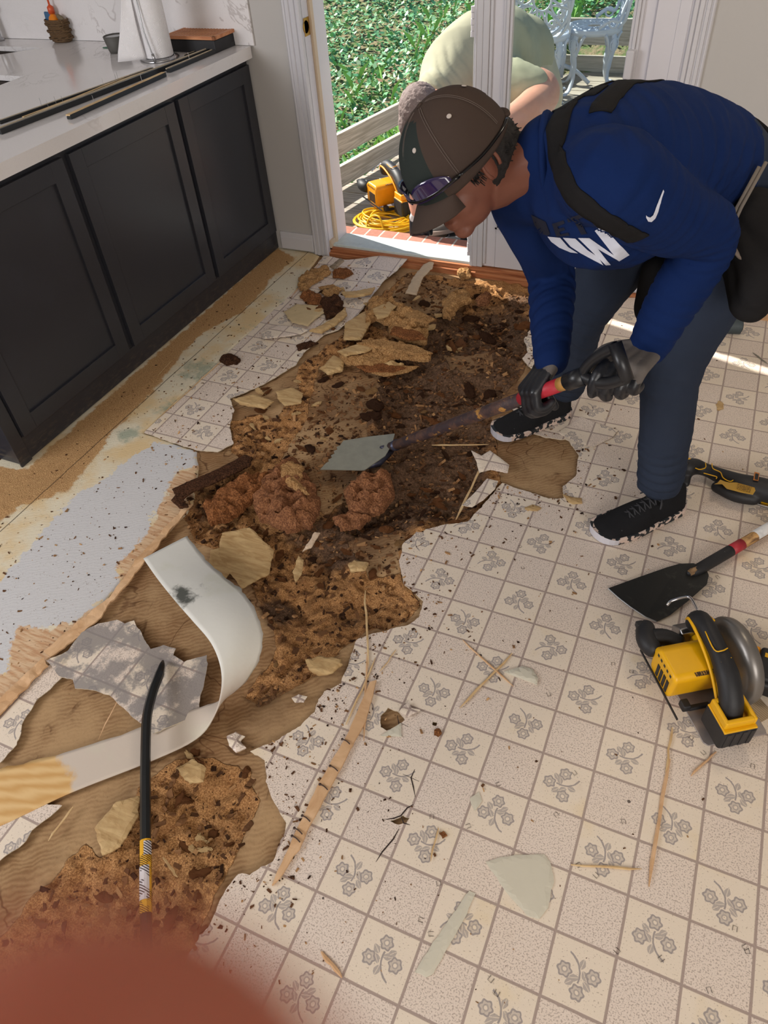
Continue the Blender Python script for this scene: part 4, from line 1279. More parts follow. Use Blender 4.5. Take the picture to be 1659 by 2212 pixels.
# ================================================================== people
def nxt(Pt, px, L, far=False):
    """point on the sight line of px at bone length L from Pt"""
    d = ray(*px); d = d/np.linalg.norm(d); v = CC - np.array(Pt); b = v@d; c = v@v - L*L; D = b*b - c
    if D < 0: return CC + d*(-b)
    s = math.sqrt(D); return CC + d*(-b + (s if far else -s))
def resample(pts, n):
    return catmull(pts, n)
def blob(name, parts, mats, voxel=.006, smooth=6, parent=None, disp=None, matf=None):
    """one continuous surface grown from tubes and ellipsoids"""
    bm = BM()
    for p in parts:
        if p[0] == 'tube': tube(bm, p[1], p[2], p[3] if len(p) > 3 else 16)
        elif p[0] == 'chain':      # smooth chain with round ends
            pts = [np.array(V3(q)) for q in p[1]]; k = p[3] if len(p) > 3 else 4
            cp = catmull(pts, k); r = catmull([np.array([x]) for x in p[2]], k); r = [float(x[0]) for x in r]
            tube(bm, cp, r, 16)
            ellipsoid(bm, V3(cp[0]), (r[0],)*3, n=12, m=8); ellipsoid(bm, V3(cp[-1]), (r[-1],)*3, n=12, m=8)
        elif p[0] == 'ell': ellipsoid(bm, (0, 0, 0), p[2], p[1], n=24, m=16)
        elif p[0] == 'rings':
            rings = []
            for (c, u, v) in p[1]:
                rings.append([bm.verts.new(V3(c) + V3(u)*math.cos(a) + V3(v)*math.sin(a)) for a in np.linspace(0, 2*math.pi, 33)[:-1]])
            for i in range(len(rings)-1):
                for k in range(32): bm.faces.new((rings[i][k], rings[i][(k+1) % 32], rings[i+1][(k+1) % 32], rings[i+1][k]))
            bm.faces.new(rings[0][::-1]); bm.faces.new(rings[-1])
    bmesh.ops.recalc_face_normals(bm, faces=bm.faces)
    me = bpy.data.meshes.new(name); bm.to_mesh(me); bm.free()
    t = bpy.data.objects.new('tmp', me); COL.objects.link(t)
    m = t.modifiers.new('r', 'REMESH'); m.mode = 'VOXEL'; m.voxel_size = voxel; m.adaptivity = 0
    dg = bpy.context.evaluated_depsgraph_get(); dg.update()
    me2 = bpy.data.meshes.new_from_object(t.evaluated_get(dg))
    bpy.data.objects.remove(t)
    bm = BM(); bm.from_mesh(me2)
    for _ in range(smooth): bmesh.ops.smooth_vert(bm, verts=bm.verts, factor=.5, use_axis_x=True, use_axis_y=True, use_axis_z=True)
    bm.normal_update()
    if disp:
        for v in bm.verts: v.co += v.normal*disp(v.co, v.normal)
        bm.normal_update()
    if matf:
        for f in bm.faces: f.material_index = matf(f.calc_center_median(), f.normal)
    me = bpy.data.meshes.new(name); bm.to_mesh(me); bm.free()
    bpy.data.meshes.remove(me2)
    return link_mesh(name, me, mats, parent, True)
def bvh_of(o):
    bm = BM(); bm.from_mesh(o.data); t = BVHTree.FromBMesh(bm); bm.free(); return t
def folds(cs, amp=.006):
    """cs: list of (centre, direction across folds, radius, wavelength, strength)"""
    def f(co, n):
        s = 0
        for (c, d, r, w, k) in cs:
            q = co - V3(c); e = math.exp(-(q.length/r)**2)
            if e < .02: continue
            ph = q.dot(V3(d))/w*2*math.pi + 5.5*noise.noise(co*6)
            s += k*.75*e*(math.sin(ph)*(.4+.9*abs(noise.noise(co*11+Vector((3,1,2)))*2)) + .35*math.sin(2.1*ph+1))
        return s + .0025*noise.noise(co*14)
    return f
# ------------------------------------------------------------------ man in blue
r_, u_, t_ = CR[0], -CR[1], -CR[2]
man = empty('person', (.04, .62, 0), None, 'person in blue long sleeve jersey and cap bending over the torn floor with a scraper', 'person')
def loc(o):   # world-space mesh -> child of the figure
    o.parent = man; o.matrix_parent_inverse = Matrix.Translation(-man.location)
    return o
HS = np.array([.026, .009, 1.125])                       # left shoulder
HE = nxt(HS, (1530, 510), .30, True)                    # left elbow
HW = nxt(HE, (1398, 752), .265, True)                    # left wrist
FS = nxt(HS, (1130, 418), .36, True)                     # right shoulder
S0 = P(848, 964, .075)
SH = nxt(S0, (1178, 842), .74)                          # where the right hand grips
FWp = nxt(SH, (1192, 780), .085)
FE = nxt(FS, (1190, 590), .29, True)
if not np.isfinite(FE).all(): FE = (FS+FWp)/2
NK, NA = np.array([.180, .423, .527]), np.array([.222, .425, .11])
FK, FA = np.array([-.112, .655, .495]), np.array([-.152, .822, .11])
NH, FH = np.array([.245, .50, .90]), np.array([.055, .66, .89])
print('elbow', HE, 'wrist', HW, 'fs', FS, 'fe', FE, 'fw', FWp, 'hand', SH, 'len', np.linalg.norm(FE-FWp))
cen = [(.15,.62,.84),(.165,.57,.935),(.108,.46,1.02),(.038,.34,1.068),(-.032,.235,1.09),(-.085,.150,1.085),(-.135,.105,1.09)]
cen = [np.array(c) for c in cen]
uh = np.array([.83,-.55,.08]); us = np.array([.60,-.68,.42]); uh = uh/np.linalg.norm(uh); us = us/np.linalg.norm(us)
HWD = [.155,.175,.160,.168,.178,.160,.075]; HBK = [.12,.135,.120,.125,.125,.11,.07]; HFR = [.11,.13,.14,.190,.218,.185,.07]
def torso_rings(g_=0, i0=0, i1=7):
    out = []
    for i in range(i0, i1):
        t = i/6; u = uh*(1-t) + us*t
        a = cen[min(i+1, 6)] - cen[max(i-1, 0)]; a = a/np.linalg.norm(a); u = u - a*(u@a); u = u/np.linalg.norm(u); v = np.cross(u, a)  # v: belly side
        c = cen[i] + v*(HFR[i]-HBK[i])/2
        out.append((c, u*(HWD[i]+g_), v*((HFR[i]+HBK[i])/2+g_)))
    return out
# head frame
Uh = -.60*r_ + .58*u_ + .55*t_; Uh = Uh/np.linalg.norm(Uh)
Fh = -.52*r_ - .72*u_ + .19*t_; Fh = Fh - Uh*(Fh@Uh); Fh = Fh/np.linalg.norm(Fh)
Lh = np.cross(Uh, Fh)
Fh, Lh = Fh*math.cos(.21) - Lh*math.sin(.21), Lh*math.cos(.21) + Fh*math.sin(.21)   # head turned a little away
HC = PD(993, 348, 1.47)
MH = Matrix(((Fh[0], Lh[0], Uh[0], HC[0]), (Fh[1], Lh[1], Uh[1], HC[1]), (Fh[2], Lh[2], Uh[2], HC[2]), (0, 0, 0, 1)))
C7 = np.array([-.135, .125, 1.125])
def hp(f, l, u): return np.array(MH @ Vector((f, l, u)))
neck0 = PD(1200, 345, 1.44)
parts = [('ell', MH, (.095, .076, .105)),
         ('ell', MH @ Matrix.Translation((-.02, 0, .0)), (.088, .078, .095)),
         ('ell', MH @ Matrix.Translation((.032, 0, -.062)), (.062, .056, .062)),
         ('ell', MH @ Matrix.Translation((.072, 0, -.108)), (.022, .026, .018)),      # chin
         ('ell', MH @ Matrix.Translation((.045, .030, -.050)), (.042, .028, .038)),
         ('ell', MH @ Matrix.Translation((.045, -.030, -.050)), (.042, .028, .038)),
         ('tube', [hp(.092, 0, -.005), hp(.106, 0, -.030), hp(.114, 0, -.048), hp(.100, 0, -.055)], [.009, .011, .014, .010]),   # nose
         ('ell', MH @ Matrix.Translation((.090, 0, -.076)), (.013, .024, .007)),
         ('ell', MH @ Matrix.Translation((.088, 0, -.088)), (.012, .021, .008)),
         ('ell', MH @ Matrix.Translation((.082, 0, .010)), (.018, .058, .012)),        # brow
         ('chain', [neck0, PD(1155, 352, 1.455), hp(-.030, 0, -.082), hp(-.005, 0, -.05)], [.070, .058, .053, .053]),
         ('rings', torso_rings(-.03, 0, 6)),
         ('chain', [HS, HE, HW], [.048, .036, .027]), ('chain', [FS, FE, FWp], [.046, .036, .027]),
         ('chain', [NH, NK, NA], [.075, .052, .040]), ('chain', [FH, FK, FA], [.075, .052, .040])]
for s in (1, -1):   # ears
    me_ = MH @ Matrix.Translation((-.008, s*.078, -.022)) @ Matrix.Rotation(s*.35, 4, 'Z')
    parts.append(('ell', me_, (.020, .008, .032)))
    parts.append(('ell', me_ @ Matrix.Translation((.0, 0, .01)), (.022, .007, .020)))
body = loc(blob('body', parts, M_SKIN, .0042, 3))
for s in (1, -1):
    b = BM(); ellipsoid(b, (.078, s*.030, -.010), (.012, .012, .012), MH); e = loc(obj('eye', b, simple('eye_white', sc(180, 170, 165), .2), None, smooth=True))
    b = BM(); ellipsoid(b, (.089, s*.030, -.012), (.003, .006, .006), MH); k = obj('iris', b, M_BLACK, e, smooth=True)
    b = BM(); pts = [hp(.020*math.cos(q)-.006, s*.0865, .030*math.sin(q)-.020) for q in np.linspace(.2, 4.6, 16)]
    tube(b, [hp(-.008+.019*math.cos(q), s*(.088), -.020+.030*math.sin(q)) for q in np.linspace(-.9, 3.6, 16)], .0036, 8)
    loc(obj('ear_rim', b, M_SKIN, None, smooth=True))
# hair: back and sides of the skull under the cap, with a short sideburn
def hair():
    b = BM(); n, m = 56, 40
    vs = {}
    for i in range(m+1):
        th = math.pi*i/m
        for k in range(n):
            ph = 2*math.pi*k/n
            dx, dy, dz = math.sin(th)*math.cos(ph), math.sin(th)*math.sin(ph), math.cos(th)
            f, l, u = dx*.108-.012, dy*.088, dz*.113-.006
            r = 1 + .015*noise.noise(Vector((dx*14, dy*14, dz*14)))
            vs[i, k] = (Vector((f*r, l*r, u*r)))
    def ok(v):
        low = -.075 if v.x < -.02 else (-.075 + (v.x+.02)*1.2)
        side = v.x < .012 or (v.x < .038 and v.z > -.030)
        return v.z < .05 and v.z > low + .012*noise.noise(v*40) and side and not (abs(v.x+.008) < .034 and -.070 < v.z < .010)
    bv = {}
    for i in range(m):
        for k in range(n):
            q = [(i, k), (i, (k+1) % n), (i+1, (k+1) % n), (i+1, k)]
            c = sum((vs[x] for x in q), Vector())/4
            if ok(c):
                f = []
                for x in q:
                    if x not in bv: bv[x] = b.verts.new(MH @ vs[x])
                    f.append(bv[x])
                try: b.faces.new(f)
                except ValueError: pass
    # short bristles
    rr = random.Random(2)
    for x, v in list(bv.items()):
        if vs[x].z > -.012: continue
        for _ in range(7):
            p = vs[x] + Vector((rr.uniform(-.006, .006), rr.uniform(-.006, .006), rr.uniform(-.006, .006)))
            d = (p + Vector((-.02, 0, -.05))).normalized()*rr.uniform(.008, .016)
            s = Vector((rr.uniform(-1, 1), rr.uniform(-1, 1), rr.uniform(-1, 1))).normalized()*.0009
            b.faces.new([b.verts.new(MH @ (p+s)), b.verts.new(MH @ (p-s)), b.verts.new(MH @ (p+d))])
    o = loc(obj('hair', b, M_HAIR, None, smooth=True)); o.modifiers.new('s', 'SOLIDIFY').thickness = .002
    loc(blob('hair', [('ell', MH @ Matrix.Translation((-.050, 0, -.024)), (.080, .087, .088)), ('ell', MH @ Matrix.Translation((-.062, 0, -.062)), (.066, .074, .068))], M_HAIR, .004, 2, None, lambda c, n_: .003*noise.noise(c*160) + .002*noise.noise(c*60)))
hair()
def cap():
    b = BM(); n, m = 64, 26
    MC = MH @ Matrix.Translation((-.004, 0, .012)) @ Matrix.Rotation(.10, 4, 'Y')
    vs = {}
    for i in range(m+1):
        th = (math.pi*.55)*i/m
        for k in range(n):
            ph = 2*math.pi*k/n
            fr = math.cos(ph)
            r = .120 + (.004 if fr > 0 else 0)
            x = math.sin(th)**.92*math.cos(ph)*r; y = math.sin(th)**.92*math.sin(ph)*.098; z = math.cos(th)*.122
            if z < 0: z *= 1.0
            seam = .0012*math.exp(-((abs((ph*6/(2*math.pi)) % 1 - .5)-.5)/.03)**2)
            x *= 1 - seam*6; y *= 1 - seam*6
            vs[i, k] = Vector((x, y, z))
    bv = {}
    for i in range(m):
        for k in range(n):
            q = [(i, k), (i, (k+1) % n), (i+1, (k+1) % n), (i+1, k)]
            c = sum((vs[x] for x in q), Vector())/4
            # opening at the back above the strap
            if c.x < -.05 and abs(c.y) < .050*math.sqrt(max(0, 1-((c.z-.012)/.048)**2)) and -.002 < c.z < .06: continue
            f = []
            for x in q:
                if x[0] == 0: x = (0, 0)
                if x not in bv: bv[x] = b.verts.new(MC @ vs[x])
                if bv[x] not in f: f.append(bv[x])
            fc = b.faces.new(f); fc.material_index = 1 if (c.x > .035 and abs(c.y) < c.x*.62 and c.z < .118) else 0
    cp = loc(obj('cap', b, [M_CAP, M_CAPF], None, smooth=True))
    sol = cp.modifiers.new('s', 'SOLIDIFY'); sol.thickness = .003; sol.offset = -1
    # brim
    b = BM(); nu, nv = 30, 14; vv = []
    for j in range(nv+1):
        row = []
        for i in range(nu+1):
            a = (i/nu-.5)*2
            y = a*.068
            x0 = .120*math.sqrt(max(0, 1-(a*.68)**2))
            L = .058*max(0, 1-abs(a)**2.2)**.5
            x = x0 + L*j/nv - .004
            z = -.010 - .022*(j/nv)**1.3 - .020*(a*a)*(.35+.65*(j/nv))
            row.append(b.verts.new(MC @ Vector((x, y, z))))
        vv.append(row)
    for j in range(nv):
        for i in range(nu): b.faces.new((vv[j][i], vv[j][i+1], vv[j+1][i+1], vv[j+1][i]))
    br = obj('brim', b, M_CAP, None, smooth=True); br.modifiers.new('s', 'SOLIDIFY').thickness = .004
    br.parent = cp
    b = BM()
    for k in range(1, 6):   # stitching rows
        s = k/6
        tube(b, [MC @ Vector((.120*math.sqrt(1-(a*.68)**2) + .058*s*max(0, 1-abs(a)**2.2)**.5-.004, a*.068*.96, -.010-.022*s**1.3-.020*a*a*(.35+.65*s)+.0027)) for a in np.linspace(-.86, .86, 24)], .00045, 4)
    obj('brim_stitching', b, simple('tan_thread', sc(120, 100, 86), .8), cp)
    b = BM(); lathe(b, [(0, .004), (.005, .003), (.008, 0), (.0, -.001)], 14, mtx=MC @ Matrix.Translation((0, 0, .122))); obj('button', b, M_CAP, cp, smooth=True)
    m_eye = simple('pale_thread', sc(190, 180, 172), .8)
    for ph in (math.radians(28), math.radians(90), math.radians(152), math.radians(-90)):
        b = BM()
        th = .78
        p = Vector((math.sin(th)**.92*math.cos(ph)*.122, math.sin(th)**.92*math.sin(ph)*.099, math.cos(th)*.123))
        q = p.normalized().to_track_quat('Z', 'Y').to_matrix().to_4x4()
        lathe(b, [(.0014, .0012), (.0042, .0012), (.005, 0), (.0, -.001)], 14, mtx=MC @ Matrix.Translation(p) @ q)
        obj('eyelet', b, m_eye, cp)
    b = BM()
    for ph in (math.pi/3, 2*math.pi/3, -math.pi/3, -2*math.pi/3, 0):
        for dd in (-.018, .018):
            tube(b, [MC @ Vector((math.sin(t)**.92*math.cos(ph+dd/max(.2, math.sin(t)))*.1215, math.sin(t)**.92*math.sin(ph+dd/max(.2, math.sin(t)))*.0995, math.cos(t)*.1235)) for t in np.linspace(.12, 1.5, 20)], .0004, 4)
    obj('panel_stitching', b, simple('grey_thread', sc(110, 98, 92), .8), cp)
    b = BM()   # back strap
    for k in range(2):
        pass
    pts = [MC @ Vector((-.121*math.cos(a), .099*math.sin(a), -.008)) for a in np.linspace(-.62, .62, 14)]
    tube(b, pts, .009, 8, flat=.35); obj('strap', b, M_CAP, cp, smooth=True)
    # safety sunglasses resting on the cap front
    gl = loc(empty('sunglasses', (0, 0, 0))); gl.location = (0, 0, 0)
    b = BM()
    def gp(a, z, r=.008): return MC @ Vector(((.124+r)*math.cos(a), (.100+r)*math.sin(a), z))
    tube(b, [gp(a, .004 + .008*math.cos(a)) for a in np.linspace(-1.05, 1.05, 30)], .0042, 8)
    tube(b, catmull([gp(1.05, .008), gp(1.5, .000, .003), gp(2.0, -.004, .002), gp(2.35, -.006, .002)], 5), .0042, 8, flat=.6)
    tube(b, catmull([gp(-1.05, .008), gp(-1.5, .000, .003), gp(-2.0, -.004, .002), gp(-2.35, -.006, .002)], 5), .0042, 8, flat=.6)
    o1 = loc(obj('sunglass_frame', b, simple('gloss_black', sc(14, 14, 16), .15), None, smooth=True)); 
    b = BM()
    for s in (1, -1):
        rows = []
        for i in range(13):
            a = s*(.08 + .85*i/12)
            h = .038*math.sin(math.pi*min(1, (i+1.5)/14))**.5
            rows.append([b.verts.new(gp(a, .006 + h*t, .010 - .004*t)) for t in np.linspace(0, 1, 6)])
        for i in range(12):
            for j in range(5): b.faces.new((rows[i][j], rows[i+1][j], rows[i+1][j+1], rows[i][j+1]))
    o2 = loc(obj('sunglass_lens', b, simple('violet_lens', sc(40, 30, 70), .05, 0, 1.0), None, smooth=True)); o2.modifiers.new('s', 'SOLIDIFY').thickness = .0015
    bpy.data.objects.remove(gl)
cap()
# jersey
sl = [('rings', torso_rings(.004, 1, 7)),
      ('chain', [HS*.55 + cen[5]*.45, HS, (HS+HE)/2 + np.array([0, 0, -.008]), HE, (HE+HW)/2, HW + (HE-HW)*.02], [.085, .083, .073, .060, .057, .046], 5),
      ('chain', [FS*.6 + cen[5]*.4, FS, (FS+FE)/2, FE, (FE+FWp)/2, FWp + (FE-FWp)*.02], [.078, .078, .068, .060, .054, .043], 5),
      ('chain', [PD(1245, 350, 1.44), PD(1192, 340, 1.45)], [.098, .082], 5)]
ax = (cen[5]-cen[2]); ax = ax/np.linalg.norm(ax)
du = (HE-HS)/np.linalg.norm(HE-HS); dfo = (HW-HE)/np.linalg.norm(HW-HE); dff = (FWp-FE)/np.linalg.norm(FWp-FE)
fold = folds([(HS + np.array([.06, .10, .03]), ax*.8 + np.array([0, 0, .5]), .16, .034, .0042), (cen[2], ax, .16, .045, .0040), (cen[3] + np.array([.08, -.03, .05]), ax + np.array([.3, .3, .5]), .14, .036, .0040),
              (HE, dfo + du*.4, .10, .028, .0042), ((HE+HW)/2, dfo, .12, .034, .0034), (FE, dff, .10, .034, .0042), ((FE+FWp)/2, dff + np.array([.4, 0, 0]), .12, .038, .004),
              (cen[4] + np.array([.05, -.12, -.06]), np.array([.7, -.2, .5]), .12, .045, .0036)])
jersey = blob('jersey', sl, M_SHIRT, .0055, 7, None, fold)
JB = bvh_of(jersey); loc(jersey)
def hit(px, py, off=.0015):
    d = V3(ray(px, py)).normalized(); h = JB.ray_cast(V3(CC), d)
    return (h[0] + h[1]*off, h[1]) if h[0] is not None else (None, None)
def decal(name, polys, origin, scale_, mat, step_=.5, off=.0014):
    """printed shapes laid onto the jersey surface"""
    b = BM()
    for pl in polys:
        pts = [(origin[0] + x/scale_, origin[1] + y/scale_) for x, y in pl]
        dense = []
        for i in range(len(pts)):
            a, c = np.array(pts[i]), np.array(pts[(i+1) % len(pts)]); k = max(1, int(np.linalg.norm(c-a)/3))
            dense += [a + (c-a)*j/k for j in range(k)]
        pv = [Vector((float(p[0]), float(p[1]))) for p in dense]; nb = len(pv)
        x0, x1 = min(p.x for p in pv), max(p.x for p in pv); y0, y1 = min(p.y for p in pv), max(p.y for p in pv)
        x = x0
        while x < x1:
            y = y0
            while y < y1: pv.append(Vector((x+.13, y+.17))); y += 3.0
            x += 3.0
        r = delaunay_2d_cdt(pv, [], [list(range(nb))], 1, 1e-5)
        hv = []
        for v in r[0]:
            p, n_ = hit(v[0], v[1], off); hv.append(b.verts.new(p) if p is not None else None)
        for f in r[2]:
            q = [hv[i] for i in f]
            if None in q: continue
            if max((q[0].co-q[1].co).length, (q[1].co-q[2].co).length) > .02: continue
            b.faces.new(q)
    o = loc(obj(name, b, mat, None, smooth=True)); return o
K6 = 2.865
decal('white_lettering', [[(297,1003),(375,1010),(425,1068),(485,1106),(440,1101),(370,1072),(320,1035)],
       [(392,1010),(468,1015),(545,1088),(610,1130),(640,1180),(560,1138),(500,1105),(440,1065)],
       [(485,1012),(556,1012),(706,1120),(588,968),(630,933),(800,1117),(737,1155),(610,1080),(685,1178),(655,1180)]], (1080, 160), K6, M_LETW)
decal('dark_lettering', [[(195,868),(285,912),(312,985),(300,998),(255,985),(215,930)],
       [(325,925),(395,902),(402,922),(358,940),(362,955),(398,945),(404,962),(370,975),(376,990),(425,978),(432,998),(352,1004)],
       [(415,893),(505,862),(514,884),(488,894),(540,985),(505,992),(460,905),(424,916)],
       [(530,862),(560,850),(640,930),(600,950)]], (1080, 160), K6, M_LETD)
decal('curved_tick_emblem', [[(1006,715),(1012,728),(998,770),(975,850),(958,890),(935,911),(915,908),(903,885),(902,870),(912,880),(928,884),(945,870),(965,820),(988,760)]], (1080, 160), K6, M_LETW, off=.0022)
nd_ = PD(1155, 352, 1.455) - neck0; nd_ = nd_/np.linalg.norm(nd_); na_ = np.cross(nd_, [0, 0, 1.0]); na_ = na_/np.linalg.norm(na_); nb_ = np.cross(nd_, na_)
cc_ = PD(1186, 346, 1.447)
b = BM(); tube(b, [cc_ + (na_*math.cos(a) + nb_*math.sin(a))*.083 for a in np.linspace(0, 2*math.pi, 41)], .0075, 8, cap=False)
loc(obj('collar', b, M_SHIRT, None, smooth=True))
# webbing braces over the shoulders and down the back
def strap(name, pxs=None, w=.045, world=None, mat=None):
    b = BM(); pts = []
    if pxs:
        for q in catmull([np.array(p, float) for p in pxs], 8):
            p, n_ = hit(q[0], q[1], .003)
            if p is not None: pts.append((p, n_))
    else:
        for p0, dr in world:
            h = JB.ray_cast(V3(p0), V3(dr).normalized())
            if h[0] is not None: pts.append((h[0] + h[1]*.003, h[1]))
    rows = []
    for i, (p, n_) in enumerate(pts):
        tg = (pts[min(i+1, len(pts)-1)][0] - pts[max(i-1, 0)][0]).normalized()
        s = n_.cross(tg).normalized()
        row = []
        for a in (-1, -.4, .4, 1):
            q = p + s*a*w/2
            h = JB.find_nearest(q)
            if h[0] is not None and (h[0]-q).length < .03: q = h[0] + h[1]*.0032
            row.append(b.verts.new(q))
        rows.append(row)
    for i in range(len(rows)-1):
        if (rows[i][0].co-rows[i+1][0].co).length > .08: continue
        for k in range(3): b.faces.new((rows[i][k], rows[i][k+1], rows[i+1][k+1], rows[i+1][k]))
    o = loc(obj(name, b, mat or M_STRAP, None, smooth=True)); o.modifiers.new('s', 'SOLIDIFY').thickness = .003; return o
strap('shoulder_strap', [(1300,196),(1255,205),(1222,232),(1202,280),(1203,340),(1222,395),(1255,440),(1295,470),(1335,495),(1378,518)], .047)
bt = [cen[k] for k in (5, 4, 3, 2, 1)]
bp = catmull([np.array(p) for p in bt], 8)
strap('back_strap', world=[(p + uh*-.055*1.0 + np.array([0, 0, .35]), (0, 0, -1)) for p in bp], w=.045)
strap('back_strap', world=[(p + uh*(.050 - .10*min(1, i/18)) + np.array([0, 0, .35]), (0, 0, -1)) for i, p in enumerate(bp)], w=.045)
# trousers
tr = [('rings', torso_rings(.006, 0, 3)),
      ('chain', [NH, NH*.55+NK*.45, NK, NK*.5+NA*.5 + np.array([.0, .012, 0]), NA + np.array([0, 0, .03])], [.120, .098, .078, .073, .066], 5),
      ('chain', [FH, FH*.55+FK*.45, FK, FK*.5+FA*.5, FA + np.array([0, 0, .03])], [.118, .096, .078, .072, .064], 5),
      ('chain', [NH, FH], [.12, .12])]
up = np.array([0, 0, 1.])
trousers = loc(blob('trousers', tr, M_DENIM, .0058, 6, None, folds([(NK, up + np.array([.3, 0, 0]), .10, .060, .004), (NA + up*.06, up, .09, .034, .007), (FA + up*.06, up, .09, .034, .006), (FK, up + np.array([.6, -.2, 0]), .12, .05, .004),
      (NH + np.array([-.1, 0, -.1]), np.array([.6, 0, .8]), .14, .045, .004)])))
# belt, pouches
def beltgear():
    rr = torso_rings(.014, 1, 3)
    b = BM()
    c0, u0, v0 = rr[0]; c1, u1, v1 = rr[1]
    k = .42
    c, u, v = c0*(1-k)+c1*k, u0*(1-k)+u1*k, v0*(1-k)+v1*k
    d = (c1-c0); d = d/np.linalg.norm(d)
    a_ = [b.verts.new(V3(c + u*math.cos(t) + v*math.sin(t) - d*.036)) for t in np.linspace(0, 2*math.pi, 49)[:-1]]
    e_ = [b.verts.new(V3(c + u*math.cos(t)*1.0 + v*math.sin(t) + d*.036)) for t in np.linspace(0, 2*math.pi, 49)[:-1]]
    for i in range(48): b.faces.new((a_[i], a_[(i+1) % 48], e_[(i+1) % 48], e_[i]))
    o = loc(obj('tool_belt', b, M_STRAP, None, smooth=True)); o.modifiers.new('s', 'SOLIDIFY').thickness = .010
    side = c + u*1.0
    # large pouch on the left hip
    q0, q1, q2, q3 = nxt(NH, (1600, 380), .17), nxt(NH, (1625, 470), .16), nxt(NH, (1640, 560), .20), nxt(NH, (1625, 650), .28)
    bag = [('chain', [q1, q2, q3], [.060, .075, .045], 5), ('chain', [q1 + np.array([.05, .03, 0]), q2 + np.array([.07, .02, -.02]), q3 + np.array([.09, .03, .01])], [.055, .07, .045], 5)]
    p = loc(blob('tool_pouch', bag, M_STRAP, .007, 6, None, folds([(q2, np.array([.4, -.3, .8]), .16, .07, .006)])))
    b = BM()
    tube(b, [nxt(NH, x, .225) for x in ((1655, 350), (1600, 450), (1570, 520), (1580, 470), (1640, 360))], .004, 6)
    loc(obj('pouch_piping', b, simple('grey_piping', sc(120, 112, 104), .8), None, smooth=True))
    b = BM(); tube(b, catmull([nxt(NH, x, .245) for x in ((1584, 535), (1600, 555), (1630, 560), (1662, 545))], 5), [.010]*16, 8, flat=.4)
    loc(obj('grey_strap', b, cloth('grey_webbing', sc(120, 108, 100), 400), None, smooth=True))
    b = BM(); tube(b, [nxt(NH, (1628, 648), .30), nxt(NH, (1645, 640), .30)], .006, 8); loc(obj('marker', b, simple('chrome_red', sc(150, 40, 50), .3), None, smooth=True))
    # front pouch seen between the arms
    q = nxt(FH, (1425, 590), .17)
    loc(blob('front_pouch', [('chain', [q, q + np.array([.0, -.0, -.10])], [.05, .05], 4), ('chain', [q + np.array([.05, -.04, 0]), q + np.array([.05, -.04, -.11])], [.045, .045], 4)], M_STRAP, .007, 5))
beltgear()
